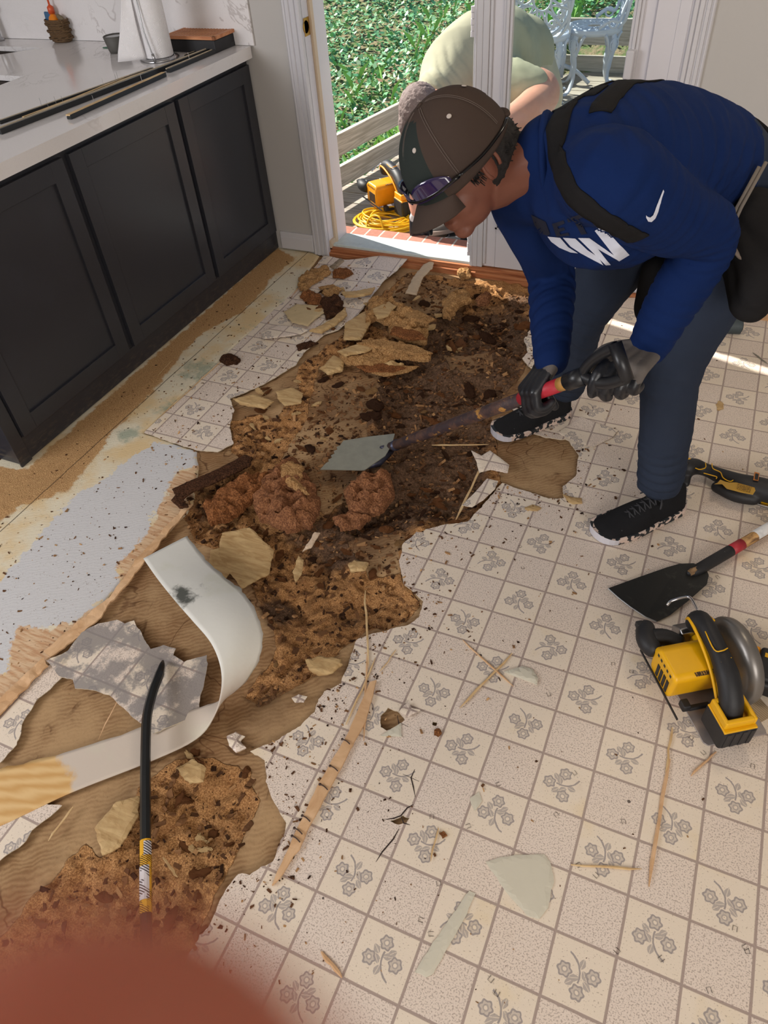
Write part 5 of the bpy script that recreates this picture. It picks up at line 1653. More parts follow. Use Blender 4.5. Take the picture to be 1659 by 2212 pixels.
# shoes
def splatter():
    g = G('speckled_midsole', .6, .3); co = g.coord(); n = g.noise(co, 52, 2, .5); g.color(g.mix(g.step(n, .49, .52), sc(222, 200, 188), sc(44, 48, 52))); return g.m
M_SPLAT = splatter()
M_SHOE = cloth('black_knit_upper', sc(32, 32, 34), 500)
M_TOE = simple('white_toe_cap', sc(206, 204, 212), .5)
def shoe(toe, heel, side, mup=M_SHOE, msole=M_SPLAT, mtoe=M_TOE, tgt=None, L=None, laces=True, names=('shoe',), zb=.0):
    toe = np.array(toe, float); heel = np.array(heel, float); toe[2] = heel[2] = zb
    d = toe - heel; L = L or np.linalg.norm(d); d = d/np.linalg.norm(d)
    m = frame_mtx(toe - d*L, d, z=(0, 0, 1))
    def wid(t): return 1.14*(.036 + .016*math.sin(min(1, t*1.25)*math.pi*.62)**2 - .004*math.exp(-((t-.42)/.16)**2)) * math.sqrt(max(0, 1 - max(0, (t-.82)/.18)**2.2)) * math.sqrt(max(.0, 1 - max(0, (.10-t)/.10)**2.2)) + .0005
    ts = [0, .005, .02, .05, .09] + list(np.linspace(.14, .86, 14)) + [.90, .94, .97, .99, 1.0]
    off = lambda t: .010*side*(t**2)*-1
    def outline(e=0): 
        return [((t*L), (wid(t)+e) + off(t)) for t in ts] + [((t*L), -(wid(t)+e) + off(t)) for t in reversed(ts)]
    b = BM()
    pl = outline(.003)
    lo = [b.verts.new(m @ Vector((x, y*.96, .004 + .012*max(0, x/L-.8)))) for x, y in pl]
    hi = [b.verts.new(m @ Vector((x, y, .030 - .006*(x/L) + .010*max(0, (.3-x/L)) + .010*max(0, x/L-.86)/.14))) for x, y in pl]
    n = len(pl)
    for i in range(n):
        f = b.faces.new((lo[i], lo[(i+1) % n], hi[(i+1) % n], hi[i])); xx = pl[i][0]/L
        f.material_index = 1 if xx > .82 else 0
    b.faces.new(lo[::-1]); b.faces.new(hi)
    sole = obj(names[0], b, [msole, mtoe], None, smooth=False)
    # upper
    rings = []
    for t in np.linspace(.015, .985, 26):
        w = wid(t)*.98
        top = .030 + (.092 - .030)*min(1, max(0, (.30 - max(0, t-.0))/.30 + .75))*1.0
        h = (.112 if t < .22 else .112 - .078*((t-.22)/.78)**.85)
        h = max(.036, h) * (1 if t > .06 else .93)
        if t > .93: h = .036 - (t-.93)*.12
        rings.append((t, w, h))
    b = BM(); rows = []
    for t, w, h in rings:
        row = []
        for k in range(17):
            a = math.pi*k/16
            cy = math.cos(a); sy = math.sin(a)
            y = w*np.sign(cy)*abs(cy)**(.75 if t > .3 else .62) * (1 - .38*sy*(1 if t < .45 else .5))
            z = .020 + (h-.020)*sy**.8
            row.append(b.verts.new(m @ Vector((t*L, y + off(t), z))))
        rows.append(row)
    for i in range(len(rows)-1):
        for k in range(16): b.faces.new((rows[i][k], rows[i][k+1], rows[i+1][k+1], rows[i+1][k]))
    b.faces.new(rows[0]); b.faces.new(rows[-1][::-1])
    upr = obj('upper', b, mup, sole, smooth=True); upr.modifiers.new('sub', 'SUBSURF').levels = 1; upr.modifiers['sub'].render_levels = 1
    if laces:
        b = BM()
        for k in range(6):
            t = .36 + k*.055; h = .115 - .078*((t-.22)/.78)**.85; w = .022
            for s in (1, -1):
                tube(b, [m @ Vector((t*L, s*w, h-.010)), m @ Vector(((t+.02)*L, 0, h+.001)), m @ Vector(((t+.045)*L, -s*w, h-.016))], .0024, 6)
        tube(b, catmull([m @ Vector((.34*L, 0, .098)), m @ Vector((.38*L, .03*side, .104)), m @ Vector((.42*L, .045*side, .085)), m @ Vector((.36*L, .03*side, .09))], 5), .0024, 6)
        tube(b, catmull([m @ Vector((.34*L, 0, .098)), m @ Vector((.40*L, -.02*side, .106)), m @ Vector((.45*L, -.035*side, .088))], 5), .0024, 6)
        obj('laces', b, simple('dark_lace', sc(52, 52, 56), .8), sole, smooth=True)
        b = BM(); pts = []
        tube(b, catmull([m @ Vector((.80*L, s_*.034 + off(.8), .040 + .002)) for s_ in (-1.2, -.6, 0, .6, 1.2)], 4), .0016, 5)
        obj('overlay', b, simple('grey_overlay', sc(58, 60, 64), .5), sole, smooth=True)
    return sole
loc(shoe(P(1287, 1163, .01), P(1480, 1083, .01), 1, names=('left_shoe',), L=.318))
loc(shoe(P(1062, 937, .01), P(1252, 878, .01), -1, names=('right_shoe',), L=.315))

# hands in coated work gloves
def hand_parts(W, fwd, side, nrm, curls, thumb, s=1.0, spread=.02, arm=None):
    """W wrist, fwd along the metacarpals, side towards the index finger, nrm out of the back of the hand"""
    W = np.array(W); fwd = np.array(fwd)/np.linalg.norm(fwd); side = np.array(side) - fwd*(np.array(side)@fwd); side = side/np.linalg.norm(side)
    nrm = np.cross(fwd, side)*(1 if np.cross(fwd, side)@np.array(nrm) > 0 else -1)
    out = []
    lens = [(.044, .028, .022), (.050, .032, .024), (.046, .030, .023), (.036, .022, .020)]
    offs = [.034, .011, -.012, -.033]
    for i in range(4):
        k = W + fwd*(.095 - .006*abs(i-1))*s + side*offs[i]*s
        out.append(('chain', [W + side*offs[i]*.65*s + fwd*.012*s, k], [.017*s, .0145*s], 2))
        p = k; ang = 0
        pts = [k - fwd*.004]; rr_ = [.0138*s]
        for j in range(3):
            ang += curls[i][j]
            d = fwd*math.cos(ang) - nrm*math.sin(ang) + side*spread*(1.5-i)*.5
            p = p + d/np.linalg.norm(d)*lens[i][j]*s
            pts.append(p); rr_.append((.0128, .0118, .0100)[j]*s)
        out.append(('chain', pts, rr_, 3))
    tb = W + fwd*.028*s + side*.030*s
    t1 = tb + (side*thumb[0] + fwd*thumb[1] - nrm*thumb[2])*.045*s
    t2 = t1 + (side*thumb[3] + fwd*thumb[4] - nrm*thumb[5])*.034*s
    t3 = t2 + (side*thumb[3]*.6 + fwd*thumb[4] - nrm*thumb[5]*1.2)*.024*s
    out.append(('chain', [W + side*.012*s + fwd*.012*s, tb, t1, t2, t3], [.018*s, .0185*s, .0155*s, .0135*s, .011*s], 3))
    a_ = np.array(arm)/np.linalg.norm(arm) if arm is not None else -fwd
    out.append(('chain', [W + a_*.035*s, W + fwd*.008*s], [.030*s, .027*s], 2))
    return out, nrm
# right hand closed round the shaft
sd = (nxt(S0, (1245, 818), .90) - S0); sd = sd/np.linalg.norm(sd)
SHc = S0 + sd*(.74)
fw1 = (SHc - FWp); 
toCam = CC - SHc; toCam = toCam/np.linalg.norm(toCam)
perp = np.cross(sd, np.cross(toCam, sd)); perp = perp/np.linalg.norm(perp)
# palm lies on top of the shaft, fingers wrap away and under
Wr = FWp
fd = (SHc + perp*.030) - Wr; L_ = np.linalg.norm(fd)
pr, nr = hand_parts(Wr, fd, -sd, perp, [(.9, 1.25, .8)]*4, (.1, .7, .75, -.2, .3, .95), 1.02, 0, arm=FE-FWp)
def gm(c0, n0):
    return lambda c, n_: 1 if ((c - V3(c0)).dot(V3(n0)) > .002 and n_.dot(V3(n0)) > .05) else 0
loc(blob('right_glove', pr, [M_GLOVE_B, M_GLOVE_G], .0035, 3, None, None, lambda c, n_: 1 if (c - V3(Wr)).dot(V3(fd/L_)) < .028 else 0))
# left hand loosely curled beside the D grip
fdl = PD(1352, 812, 1.0); 
Wl = HW
KN = nxt(Wl, (1348, 790), .10)
fl = KN - Wl
pl_, nl = hand_parts(Wl, fl, -np.array(r_)*.9 + np.array(u_)*.3 - np.array(t_)*.3, np.array(t_)*1.0 + np.array(r_)*.5, [(.45, .8, .6), (.8, 1.1, .7), (1.0, 1.2, .8), (1.1, 1.25, .8)], (.80, .50, .30, .15, .95, .45), 1.08, .01, arm=HE-HW)
loc(blob('left_glove', pl_, [M_GLOVE_B, M_GLOVE_G], .0035, 3, None, None, lambda c, n_: 1 if (n_.dot(V3(nl)) > -.1 and (c - V3(Wl)).dot(V3(fl/np.linalg.norm(fl))) < .112 and (c - V3(Wl)).dot(V3(nl)) > -.022) or (c - V3(Wl)).dot(V3(fl/np.linalg.norm(fl))) < .02 else 0))

# the scraper being used: its own thing, held in the gloves
ED = S0 + sd*.885
scr = empty('floor_scraper', S0, None, 'long floor scraper with wide steel blade held by the man in blue', 'scraper')
def locs(o, root=scr):
    o.parent = root; o.matrix_parent_inverse = Matrix.Translation(-root.location); return o
def rusty():
    g = G('rusty_shaft', .6, .4); co = g.coord(); n = g.noise(co, 22, 6, .7)
    c = g.mix(g.step(n, .42, .6), sc(58, 46, 50), sc(92, 66, 56)); c = g.mix(g.step(g.noise(co, 30, 5, .7), .56, .62) * g.gt_attr, c, sc(170, 124, 60)) if hasattr(g, 'gt_attr') else g.mix(g.step(g.noise(co, 30, 5, .7), .58, .63), c, sc(168, 122, 62))
    g.color(c); return g.m
b = BM(); tube(b, [S0 - sd*.01, S0 + sd*.20, S0 + sd*.60, S0 + sd*.70], [.0165, .0175, .0175, .0175], 20); locs(obj('shaft', b, rusty(), None, smooth=True))
b = BM(); tube(b, [S0 + sd*.70, S0 + sd*.845], .0172, 20); tp = locs(obj('red_tape', b, simple('red_tape', sc(176, 36, 52), .5, nz=.15, nscale=60, bump=.3, bscale=80), None, smooth=True))
b = BM(); tube(b, [S0 + sd*.845, S0 + sd*.875], .0170, 20); locs(obj('wood_band', b, simple('tan_wood', sc(184, 136, 70), .5), None, smooth=True))
# D grip
G0 = S0 + sd*.872; sdw = sd
ga = np.cross(sd, perp); ga = ga/np.linalg.norm(ga)
G1 = G0 + sd*.060; G2 = G0 + sd*.165; pg = np.cross(sd, toCam); pg = pg/np.linalg.norm(pg)*(1 if np.cross(sd, toCam)@CR[1] < 0 else -1)
bdir = perp*.55 + ga*.25 
b = BM(); tube(b, [G0, G0 + sd*.055], [.0215, .0215], 20)
tube(b, catmull([G0 + sd*.05, G1 + pg*.012, G1 + sd*.03 + pg*.025, G1 + sd*.065 + pg*.032, G2 + pg*.034], 5), .0125, 12)
tube(b, catmull([G0 + sd*.05, G1 - pg*.008, G1 + sd*.03 - pg*.026, G1 + sd*.065 - pg*.034, G2 - pg*.034], 5), .0140, 12)
tube(b, [G2 + pg*.042, G2 - pg*.042], .0150, 14)
locs(obj('d_grip', b, simple('black_plastic_grip', sc(30, 31, 35), .35), None, smooth=True))
bl = [P(692, 1014, .055), P(704, 1001, .057), P(711, 997, .058), P(709, 993, .059), P(717, 989, .060), P(715, 984, .061), P(723, 980, .061), P(721, 975, .062), P(729, 971, .063), P(727, 966, .064), P(735, 962, .065), P(742, 952, .066), P(800, 943, .072), P(853, 937, .078), P(846, 962, .076), P(832, 985, .070), P(787, 1016, .062)]
b = BM(); lo = [b.verts.new(V3(p) - Vector((0, 0, .002))) for p in bl]; hi = [b.verts.new(V3(p) + Vector((0, 0, .001))) for p in bl]
b.faces.new(lo[::-1]); b.faces.new(hi)
for i in range(len(bl)): b.faces.new((lo[i], lo[(i+1) % len(bl)], hi[(i+1) % len(bl)], hi[i]))
locs(obj('blade', b, simple('worn_steel_blade', sc(150, 150, 138), .42, .5, nz=.2, nscale=30), None))
b = BM(); tube(b, [P(822, 966, .079), S0 - sd*.03, S0 + sd*.03], [.004, .014, .0195], 12)
tube(b, [P(780, 1012, .05), P(815, 1000, .05), S0 - sd*.02 - np.array([0, 0, .01])], [.006, .016, .017], 10)
locs(obj('socket', b, simple('blued_steel', sc(64, 66, 84), .4, .6, nz=.3, nscale=40), None, smooth=True))

# ------------------------------------------------------------------ crouching man outside
man2 = empty('person', (-.95, 2.75, DZ), None, 'person with cropped grey hair in olive tee crouching outside the door, head down', 'person')
def loc2(o): o.parent = man2; o.matrix_parent_inverse = Matrix.Translation(-man2.location); return o
def D(px, py, dp): return PD(px, py, dp)
hd2 = D(912, 236, 3.42)
shL = D(900, 215, 3.55); ch = D(985, 150, 3.75); mid = D(1060, 120, 3.85); hip2 = D(1128, 125, 4.05)
rx, ux, tx = CR[0], -CR[1], -CR[2]
tparts = [('rings', [(D(945, 225, 3.62), rx*.11 - ux*.02, ux*.06 + tx*.08), (D(968, 195, 3.68), rx*.16 + ux*.03, ux*.10+tx*.12), (D(1000, 165, 3.74), rx*.225, ux*.165 + tx*.15), (D(1045, 148, 3.82), rx*.27, ux*.22 + tx*.16), (D(1085, 140, 3.95), rx*.22, ux*.24+tx*.14), (D(1110, 140, 4.08), rx*.16, ux*.22 + tx*.10)]),
          ('ell', Matrix.Translation(V3(D(1120, 120, 4.05))), (.20, .20, .20)),
          ('ell', Matrix.Translation(V3(D(1030, 165, 3.85))), (.25, .23, .22)),
          ('chain', [D(1060, 180, 3.8), D(1105, 192, 3.72), D(1140, 200, 3.70)], [.15, .14, .125], 4),
          ('chain', [D(940, 200, 3.62), D(905, 250, 3.60), D(898, 300, 3.62)], [.105, .085, .075], 4)]
tee = loc2(blob('tee_shirt', tparts, M_OLIVE, .011, 7, None, folds([(D(930, 170, 3.5), rx*.9 + ux*.4, .20, .055, .008), (D(1110, 150, 3.8), rx, .18, .06, .006)])))
skinp = [('ell', Matrix.Translation(V3(D(908, 240, 3.42))), (.088, .10, .105)), ('ell', Matrix.Translation(V3(D(892, 272, 3.45))), (.06, .06, .075)),
         ('chain', [D(950, 215, 3.6), D(930, 235, 3.5)], [.065, .06], 3),
         ('rings', [(D(985, 180, 3.74), rx*.15, ux*.12), (D(1045, 148, 3.84), rx*.18, ux*.16), (D(1105, 140, 4.05), rx*.14, ux*.16)]),
         ('chain', [D(1100, 190, 3.74), D(1160, 192, 3.72), D(1165, 215, 3.68), D(1120, 250, 3.55), D(1000, 330, 3.50), D(960, 400, 3.55)], [.08, .098, .092, .070, .046, .036], 4),
         ('chain', [D(905, 250, 3.6), D(893, 330, 3.62), D(892, 400, 3.68), D(900, 455, 3.72)], [.055, .050, .042, .034], 4),
         ('chain', [D(1130, 170, 4.1), D(1060, 330, 3.95), D(1060, 420, 4.1)], [.10, .07, .05], 4)]
loc2(blob('body', skinp, M_SKIN2, .009, 4))
h = blob('hair', [('ell', Matrix.Translation(V3(D(906, 233, 3.41))), (.098, .108, .108)), ('ell', Matrix.Translation(V3(D(888, 265, 3.44))), (.062, .07, .078))], M_GREYHAIR, .007, 3, None, lambda c, n_: .005*noise.noise(c*70))
loc2(h)
loc2(blob('trousers', [('chain', [D(1132, 120, 4.12), D(1140, 250, 4.0), D(1020, 380, 3.92)], [.15, .115, .09], 5), ('chain', [D(1020, 380, 3.92), D(1090, 440, 4.1)], [.085, .07], 4), ('chain', [D(1150, 140, 4.2), D(1178, 200, 4.1), D(1175, 240, 4.1)], [.13, .10, .09], 4),
     ('chain', [D(968, 452, 3.95), D(1050, 470, 4.1)], [.05, .06], 4)], M_KHAKI, .011, 6))
def knit(W, px, d_, nm, curls=((.5, .8, .5),)*4):
    W = np.array(W); K = D(*px)
    pr, nr = hand_parts(W, K - W, rx*1.0, tx, list(curls), (.5, .7, .5, .1, .8, .6), 1.08, .02)
    o = blob(nm, pr, [M_GLOVE_B, cloth('pale_grey_glove', sc(206, 204, 204), 900)], .004, 3, None, None, gm(W - tx*.004, tx)); loc2(o)
knit(D(900, 462, 3.74), (908, 520, 3.80), 0, 'glove')
knit(D(962, 420, 3.60), (955, 452, 3.72), 0, 'glove')
ms = simple('grey_suede', sc(112, 108, 104), .9, nz=.12, nscale=50, bump=.2, bscale=300); mso = simple('pink_grey_sole', sc(176, 158, 148), .8, nz=.15, nscale=60)
loc2(shoe(P(915, 512, DZ+.0), P(1052, 487, DZ+.0), 1, ms, mso, mso, names=('shoe',), L=.32, zb=DZ+.014))
# ================================================================== loose things on the floor
def gzz(x, y): return floor_z(x, y)
def region_z(pts):
    c = sum(np.array(P(x, y)[:2]) for x, y in pts)/len(pts); return c
def chunk(name, label, pts, mat, th=.02, z=None, seed=0, tilt=0, cat='debris', group=None, rough_=.5, sp=.010, lift=None):
    poly = pxpoly(pts, z if z is not None else .0)
    c = sum(np.array(p) for p in poly)/len(poly)
    vin = 'vinyl' in name; flat_ = name in ('dark_plank', 'veneer_flake', 'board_chip', 'veneer_strip', 'veneer_curl', 'board_shard', 'wood_offcut', 'wood_sliver')
    rough_ = .15 if vin else (.22 if flat_ else .42)
    out = ragged(poly, .005, .0018 if vin else (.004 if flat_ else .009), seed, 48)
    pts2 = [Vector((float(p[0]), float(p[1]))) for p in out]; nb = len(pts2)
    xs = [p.x for p in pts2]; ys = [p.y for p in pts2]
    rr = random.Random(seed); x = min(xs)
    while x < max(xs):
        y = min(ys)
        while y < max(ys): pts2.append(Vector((x+rr.uniform(-.3, .3)*sp, y+rr.uniform(-.3, .3)*sp))); y += sp
        x += sp
    r = delaunay_2d_cdt(pts2, [], [list(range(nb))], 1, 1e-6)
    V = np.array([(v[0], v[1]) for v in r[0]])
    pl = [(float(p[0]), float(p[1])) for p in out]
    d = np.maximum(0, sdf(V[:, 0], V[:, 1], pl))
    z0 = (z if z is not None else max(.0, min(gzz(c[0], c[1]) + .004, .02)))
    bm = BM(); hi = []; lo = []
    for (vx, vy), dd in zip(V, d):
        e = min(1, dd/max(.006, th*.5))
        n1 = noise.noise(Vector((vx*28, vy*28, seed))) ; n2 = noise.noise(Vector((vx*95, vy*95, seed+5)))
        lf = (lift(vx-c[0], vy-c[1]) if lift else 0) + tilt*(vx-c[0])
        hi.append(bm.verts.new((vx-c[0], vy-c[1], lf + th*(.35+.5*e**.7)*((.55+.45*math.floor(2.6*(n1+.9))/2.2) if not (vin or flat_) else 1) + rough_*th*(.8*n1+.5*n2)*e)))
        lo.append(bm.verts.new((vx-c[0], vy-c[1], lf - th*.1 + .002*n2)))
    cnt = {}
    for f in r[2]:
        for i in range(len(f)):
            a, b_ = f[i], f[(i+1) % len(f)]; cnt.setdefault((min(a, b_), max(a, b_)), []).append((a, b_))
        bm.faces.new([hi[i] for i in f]); bm.faces.new([lo[i] for i in reversed(f)])
    for k, v in cnt.items():
        if len(v) == 1: a, b_ = v[0]; bm.faces.new((hi[b_], hi[a], lo[a], lo[b_]))
    me = bpy.data.meshes.new(name); bm.to_mesh(me); bm.free()
    o = link_mesh(name, me, mat); o.location = (c[0], c[1], z0)
    return tag(o, label, cat, group)
B_, TN, DK, RD, CP = M_CH_BRN, M_CH_TAN, M_CH_DRK, M_CH_RED, M_CHIP
CH = [
 ('particleboard_slab', 'long crumbly tan slab lying on the lifted vinyl nearest the door casing', [(645,602),(668,588),(705,576),(716,590),(692,606),(674,616),(656,634),(646,626)], TN, .022, .012),
 ('particleboard_chunk', 'brown crumbly chunk on the lifted vinyl just right of the long tan slab', [(718,590),(735,580),(755,583),(764,592),(742,602),(720,600)], B_, .018, .012),
 ('wood_offcut', 'short squared grey wood offcut beside the door casing foot', [(712,578),(736,560),(746,566),(722,584)], wood('grey_offcut', sc(128,112,92), sc(168,150,126), (6,30,6)), .014, .006),
 ('particleboard_chunk', 'tan chunk with dark knot on the lifted vinyl under the long slab', [(688,622),(718,617),(738,628),(724,642),(700,640)], TN, .018, .010),
 ('particleboard_chunk', 'rounded brown and tan chunk at the left end of the heap by the door', [(648,642),(668,628),(694,640),(700,655),(670,660)], B_, .022, .008),
 ('board_chip', 'pale flat tan chip with curved edge resting on the left vinyl', [(613,674),(640,658),(680,660),(702,664),(700,676),(680,690),(665,705),(630,697)], simple('pale_chip', sc(196,174,134), .8, nz=.1, nscale=30), .006, .012),
 ('board_chip', 'long pale yellowish chip tipping up in the middle of the lifted vinyl', [(738,632),(770,630),(810,622),(802,636),(770,643),(745,643)], CP, .010, .026),
 ('veneer_strip', 'curved brown veneer strip along the front edge of the lifted vinyl', [(668,716),(690,707),(720,690),(746,665),(750,682),(727,702),(695,720)], CP, .014, .014),
 ('particleboard_chunk', 'grey brown crumbled heap at the centre of the lifted vinyl', [(690,650),(730,640),(742,655),(738,680),(705,690),(695,670)], DK, .020, .008),
 ('vinyl_scrap', 'crumpled white vinyl scrap on the left floor tiles below the pale chip', [(565,718),(600,703),(640,706),(668,712),(650,722),(600,730),(568,732)], M_VINYL, .004, .014),
 ('particleboard_chunk', 'small flat dark brown chunk on the left vinyl below the white scrap', [(640,747),(668,738),(688,742),(665,753),(645,758)], DK, .012, .005),
 ('rotted_lump', 'dark oval lump like a pine cone at the left edge of the vinyl', [(474,780),(482,770),(505,770),(520,778),(512,788),(490,790)], DK, .026, .005),
 ('particleboard_slab', 'large layered tan slab on top of the broken pile in the hole', [(798,652),(845,655),(872,670),(920,690),(926,706),(882,716),(842,706),(812,692),(790,702)], TN, .045, .020),
 ('particleboard_slab', 'upper tan plank shaped slab leaning across the broken pile', [(782,737),(830,736),(880,750),(932,768),(926,782),(870,777),(820,767),(790,757)], TN, .026, .030),
 ('particleboard_slab', 'lower pale slab of the broken pile pointing left', [(735,768),(790,752),(832,766),(862,776),(800,792),(745,787)], TN, .022, .018),
 ('particleboard_slab', 'thin brown layered slab under the broken pile', [(775,780),(830,780),(872,788),(862,798),(790,800)], CP, .018, .006),
 ('board_chip', 'upright pale chip at the left foot of the broken pile', [(700,792),(720,770),(745,780),(740,802),(710,810),(690,797)], CP, .016, .008),
 ('particleboard_chunk', 'chunky tan brown lump behind the broken pile', [(845,700),(900,705),(925,722),(918,745),(870,738),(840,720)], TN, .035, .012),
 ('particleboard_chunk', 'hook shaped tan chunk standing alone below the threshold', [(955,652),(985,628),(1012,634),(1020,652),(992,664),(974,692),(957,686)], TN, .024, .010),
 ('veneer_curl', 'pale curved strip of wood standing up against the threshold', [(876,634),(892,600),(915,572),(940,560),(934,580),(914,600),(900,638)], simple('pale_curl', sc(192,170,142), .8, nz=.2, nscale=40), .006, .030),
 ('particleboard_chunk', 'orange lit block of rotten wood against the threshold step', [(988,590),(1005,574),(1020,580),(1018,600),(996,604)], TN, .030, .004),
 ('particleboard_chunk', 'pinkish brown lump in the dark soil near the vinyl corner', [(1028,648),(1050,632),(1062,640),(1055,660),(1035,662)], RD, .022, .006),
 ('dark_plank', 'dark brown rotten plank end sticking out at the left of the hole', [(372,1058),(480,1010),(530,983),(546,990),(540,1008),(470,1042),(420,1062),(397,1080),(408,1095),(390,1099),(370,1082),(380,1070)], DK, .010, .028),
 ('particleboard_slab', 'big reddish brown broken lump left of the scraper blade', [(545,1080),(568,1042),(600,1008),(640,996),(662,1030),(684,1060),(692,1100),(672,1142),(620,1152),(560,1122)], RD, .055, .012),
 ('particleboard_slab', 'long brown ridge of broken board beside the dark plank end', [(440,1100),(490,1052),(560,1026),(596,1036),(562,1070),(540,1092),(500,1124),(455,1135)], B_, .045, .012),
 ('particleboard_chunk', 'reddish chunk being lifted right under the scraper socket', [(742,1066),(788,1026),(846,1030),(850,1080),(820,1112),(760,1114)], RD, .050, .010),
 ('particleboard_chunk', 'dark reddish clod in front of the lifted chunk', [(718,1122),(760,1106),(802,1120),(780,1142),(735,1147)], RD, .026, .008),
 ('particleboard_chunk', 'pale tan sliver shaped clump on top of the reddish lump', [(600,1012),(625,998),(655,1008),(650,1040),(668,1070),(640,1060),(612,1040)], TN, .016, .058),
 ('veneer_flake', 'large thin pale brown flake below the reddish lump', [(480,1152),(540,1140),(592,1190),(582,1240),(522,1272),(470,1200)], CP, .006, .016),
 ('veneer_flake', 'second pale flake overlapping the large thin one', [(455,1190),(490,1180),(505,1225),(480,1262),(448,1240)], CP, .006, .014),
 ('board_chip', 'small squared tan chip right of centre in the crumbled board', [(752,1222),(765,1211),(796,1217),(790,1233),(760,1238)], CP, .010, .018),
 ('board_chip', 'squared ribbed chip near the vinyl edge below the crumbled board', [(660,1426),(690,1418),(737,1424),(740,1436),(716,1456),(690,1460),(668,1449)], CP, .010, .012),
 ('wood_sliver', 'narrow pale sliver standing in the crumbled board', [(632,1236),(645,1200),(656,1210),(652,1240),(638,1260)], CP, .006, .018),
 ('wood_sliver', 'pale pointed sliver below the reddish lump', [(653,1192),(680,1150),(692,1152),(672,1184)], simple('pale_sliver', sc(210,186,160), .8), .006, .024),
 ('vinyl_scrap', 'thumb sized white vinyl scrap on the brown board left of the tile edge', [(630,1508),(645,1500),(664,1505),(656,1518),(637,1518)], M_VINYL, .003, .006),
 ('vinyl_scrap', 'crumpled white vinyl scrap just right of the big curl', [(490,1592),(510,1582),(530,1592),(520,1602),(532,1616),(510,1626),(495,1612)], M_VINYL, .010, .004),
 ('vinyl_scrap', 'tiny white vinyl scrap on the brown boards at the lower left', [(248,1780),(258,1776),(264,1788),(252,1796)], M_VINYL, .003, .008),
 ('veneer_flake', 'pale lifted flake at the tip of the left vinyl edge', [(503,862),(550,852),(592,868),(572,884),(520,874)], CP, .008, .010),
 ('veneer_flake', 'flat tan flake on the bare patch right of the left vinyl', [(596,845),(630,838),(655,850),(650,872),(615,878),(600,862)], CP, .005, .004),
 ('vinyl_scrap', 'torn flowered vinyl scrap on the edge of the dark hole right of the blade', [(1018,974),(1040,985),(1058,974),(1078,988),(1100,1005),(1096,1022),(1060,1015),(1035,1022),(1030,1000)], M_VINYL, .005, .012),
 ('vinyl_scrap', 'narrow torn vinyl scrap below the flowered one', [(998,1092),(1028,1062),(1052,1034),(1076,1040),(1068,1058),(1045,1080),(1020,1096)], M_VINYL, .004, .010),
 ('vinyl_flap', 'lifted pale vinyl flap curling up right of the far shoe', [(1205,935),(1255,900),(1300,918),(1336,930),(1322,946),(1282,966),(1245,955)], M_VINYL, .003, .006),
 ('vinyl_scrap', 'large pale green shield shaped vinyl scrap lying face down', [(1049,1862),(1080,1852),(1120,1847),(1176,1845),(1188,1862),(1197,1905),(1190,1925),(1184,1962),(1165,1985),(1138,1978),(1092,1925)], M_PALE, .003, .0045),
 ('vinyl_strip', 'long straight pale green vinyl strip lying face down', [(1014,1924),(1028,1930),(1000,1990),(935,2104),(920,2112),(896,2100),(940,2030)], M_PALE, .003, .0045),
 ('vinyl_scrap', 'small folded pale green vinyl scrap near the crossed sticks', [(1088,1452),(1128,1440),(1150,1446),(1163,1466),(1160,1480),(1126,1466)], M_PALE, .006, .006),
 ('vinyl_scrap', 'small diamond shaped grey vinyl scrap above the shield shaped one', [(1014,1726),(1035,1710),(1041,1730),(1025,1752)], M_PALE, .002, .0045),
 ('board_chip', 'leaf shaped tan chip on the floor between the two feet and the frame edge', [(1545,874),(1553,866),(1562,872),(1563,884),(1550,887)], CP, .004, .0045),
 ('board_chip', 'brown pointed chip below the bare brown patch', [(1215,1068),(1235,1075),(1257,1077),(1258,1087),(1238,1090),(1225,1082)], CP, .006, .005),
 ('board_chip', 'tan chip on the vinyl left of the brown pointed chip', [(1133,1097),(1150,1090),(1170,1097),(1160,1104),(1140,1104)], CP, .004, .0045),
 ('vinyl_flap', 'small raised triangle of vinyl at the punched hole', [(862,1538),(882,1515),(890,1530),(908,1534),(882,1548)], M_VINYL, .003, .010),
 ('vinyl_flap', 'white folded vinyl triangle below the punched hole', [(822,1590),(850,1572),(866,1562),(868,1592)], M_PALE, .003, .005),
 ('board_chip', 'dark corner chip next to the flower print at the cracked tile', [(948,1800),(958,1796),(966,1805),(956,1812)], B_, .006, .0045),
 ('board_chip', 'rounded brown crumb heap right of the punched hole', [(938,1578),(948,1575),(954,1584),(946,1592),(937,1588)], B_, .010, .0045),
 ('board_chip', 'dark brown flake at the lower left in the bare board', [(380,1660),(420,1640),(446,1660),(440,1690),(410,1695),(390,1675)], CP, .008, .014),
 ('veneer_flake', 'broad brown flake beside the pry bar in the crumbled board', [(205,1790),(250,1735),(300,1720),(300,1760),(260,1830),(222,1848)], CP, .008, .014),
]
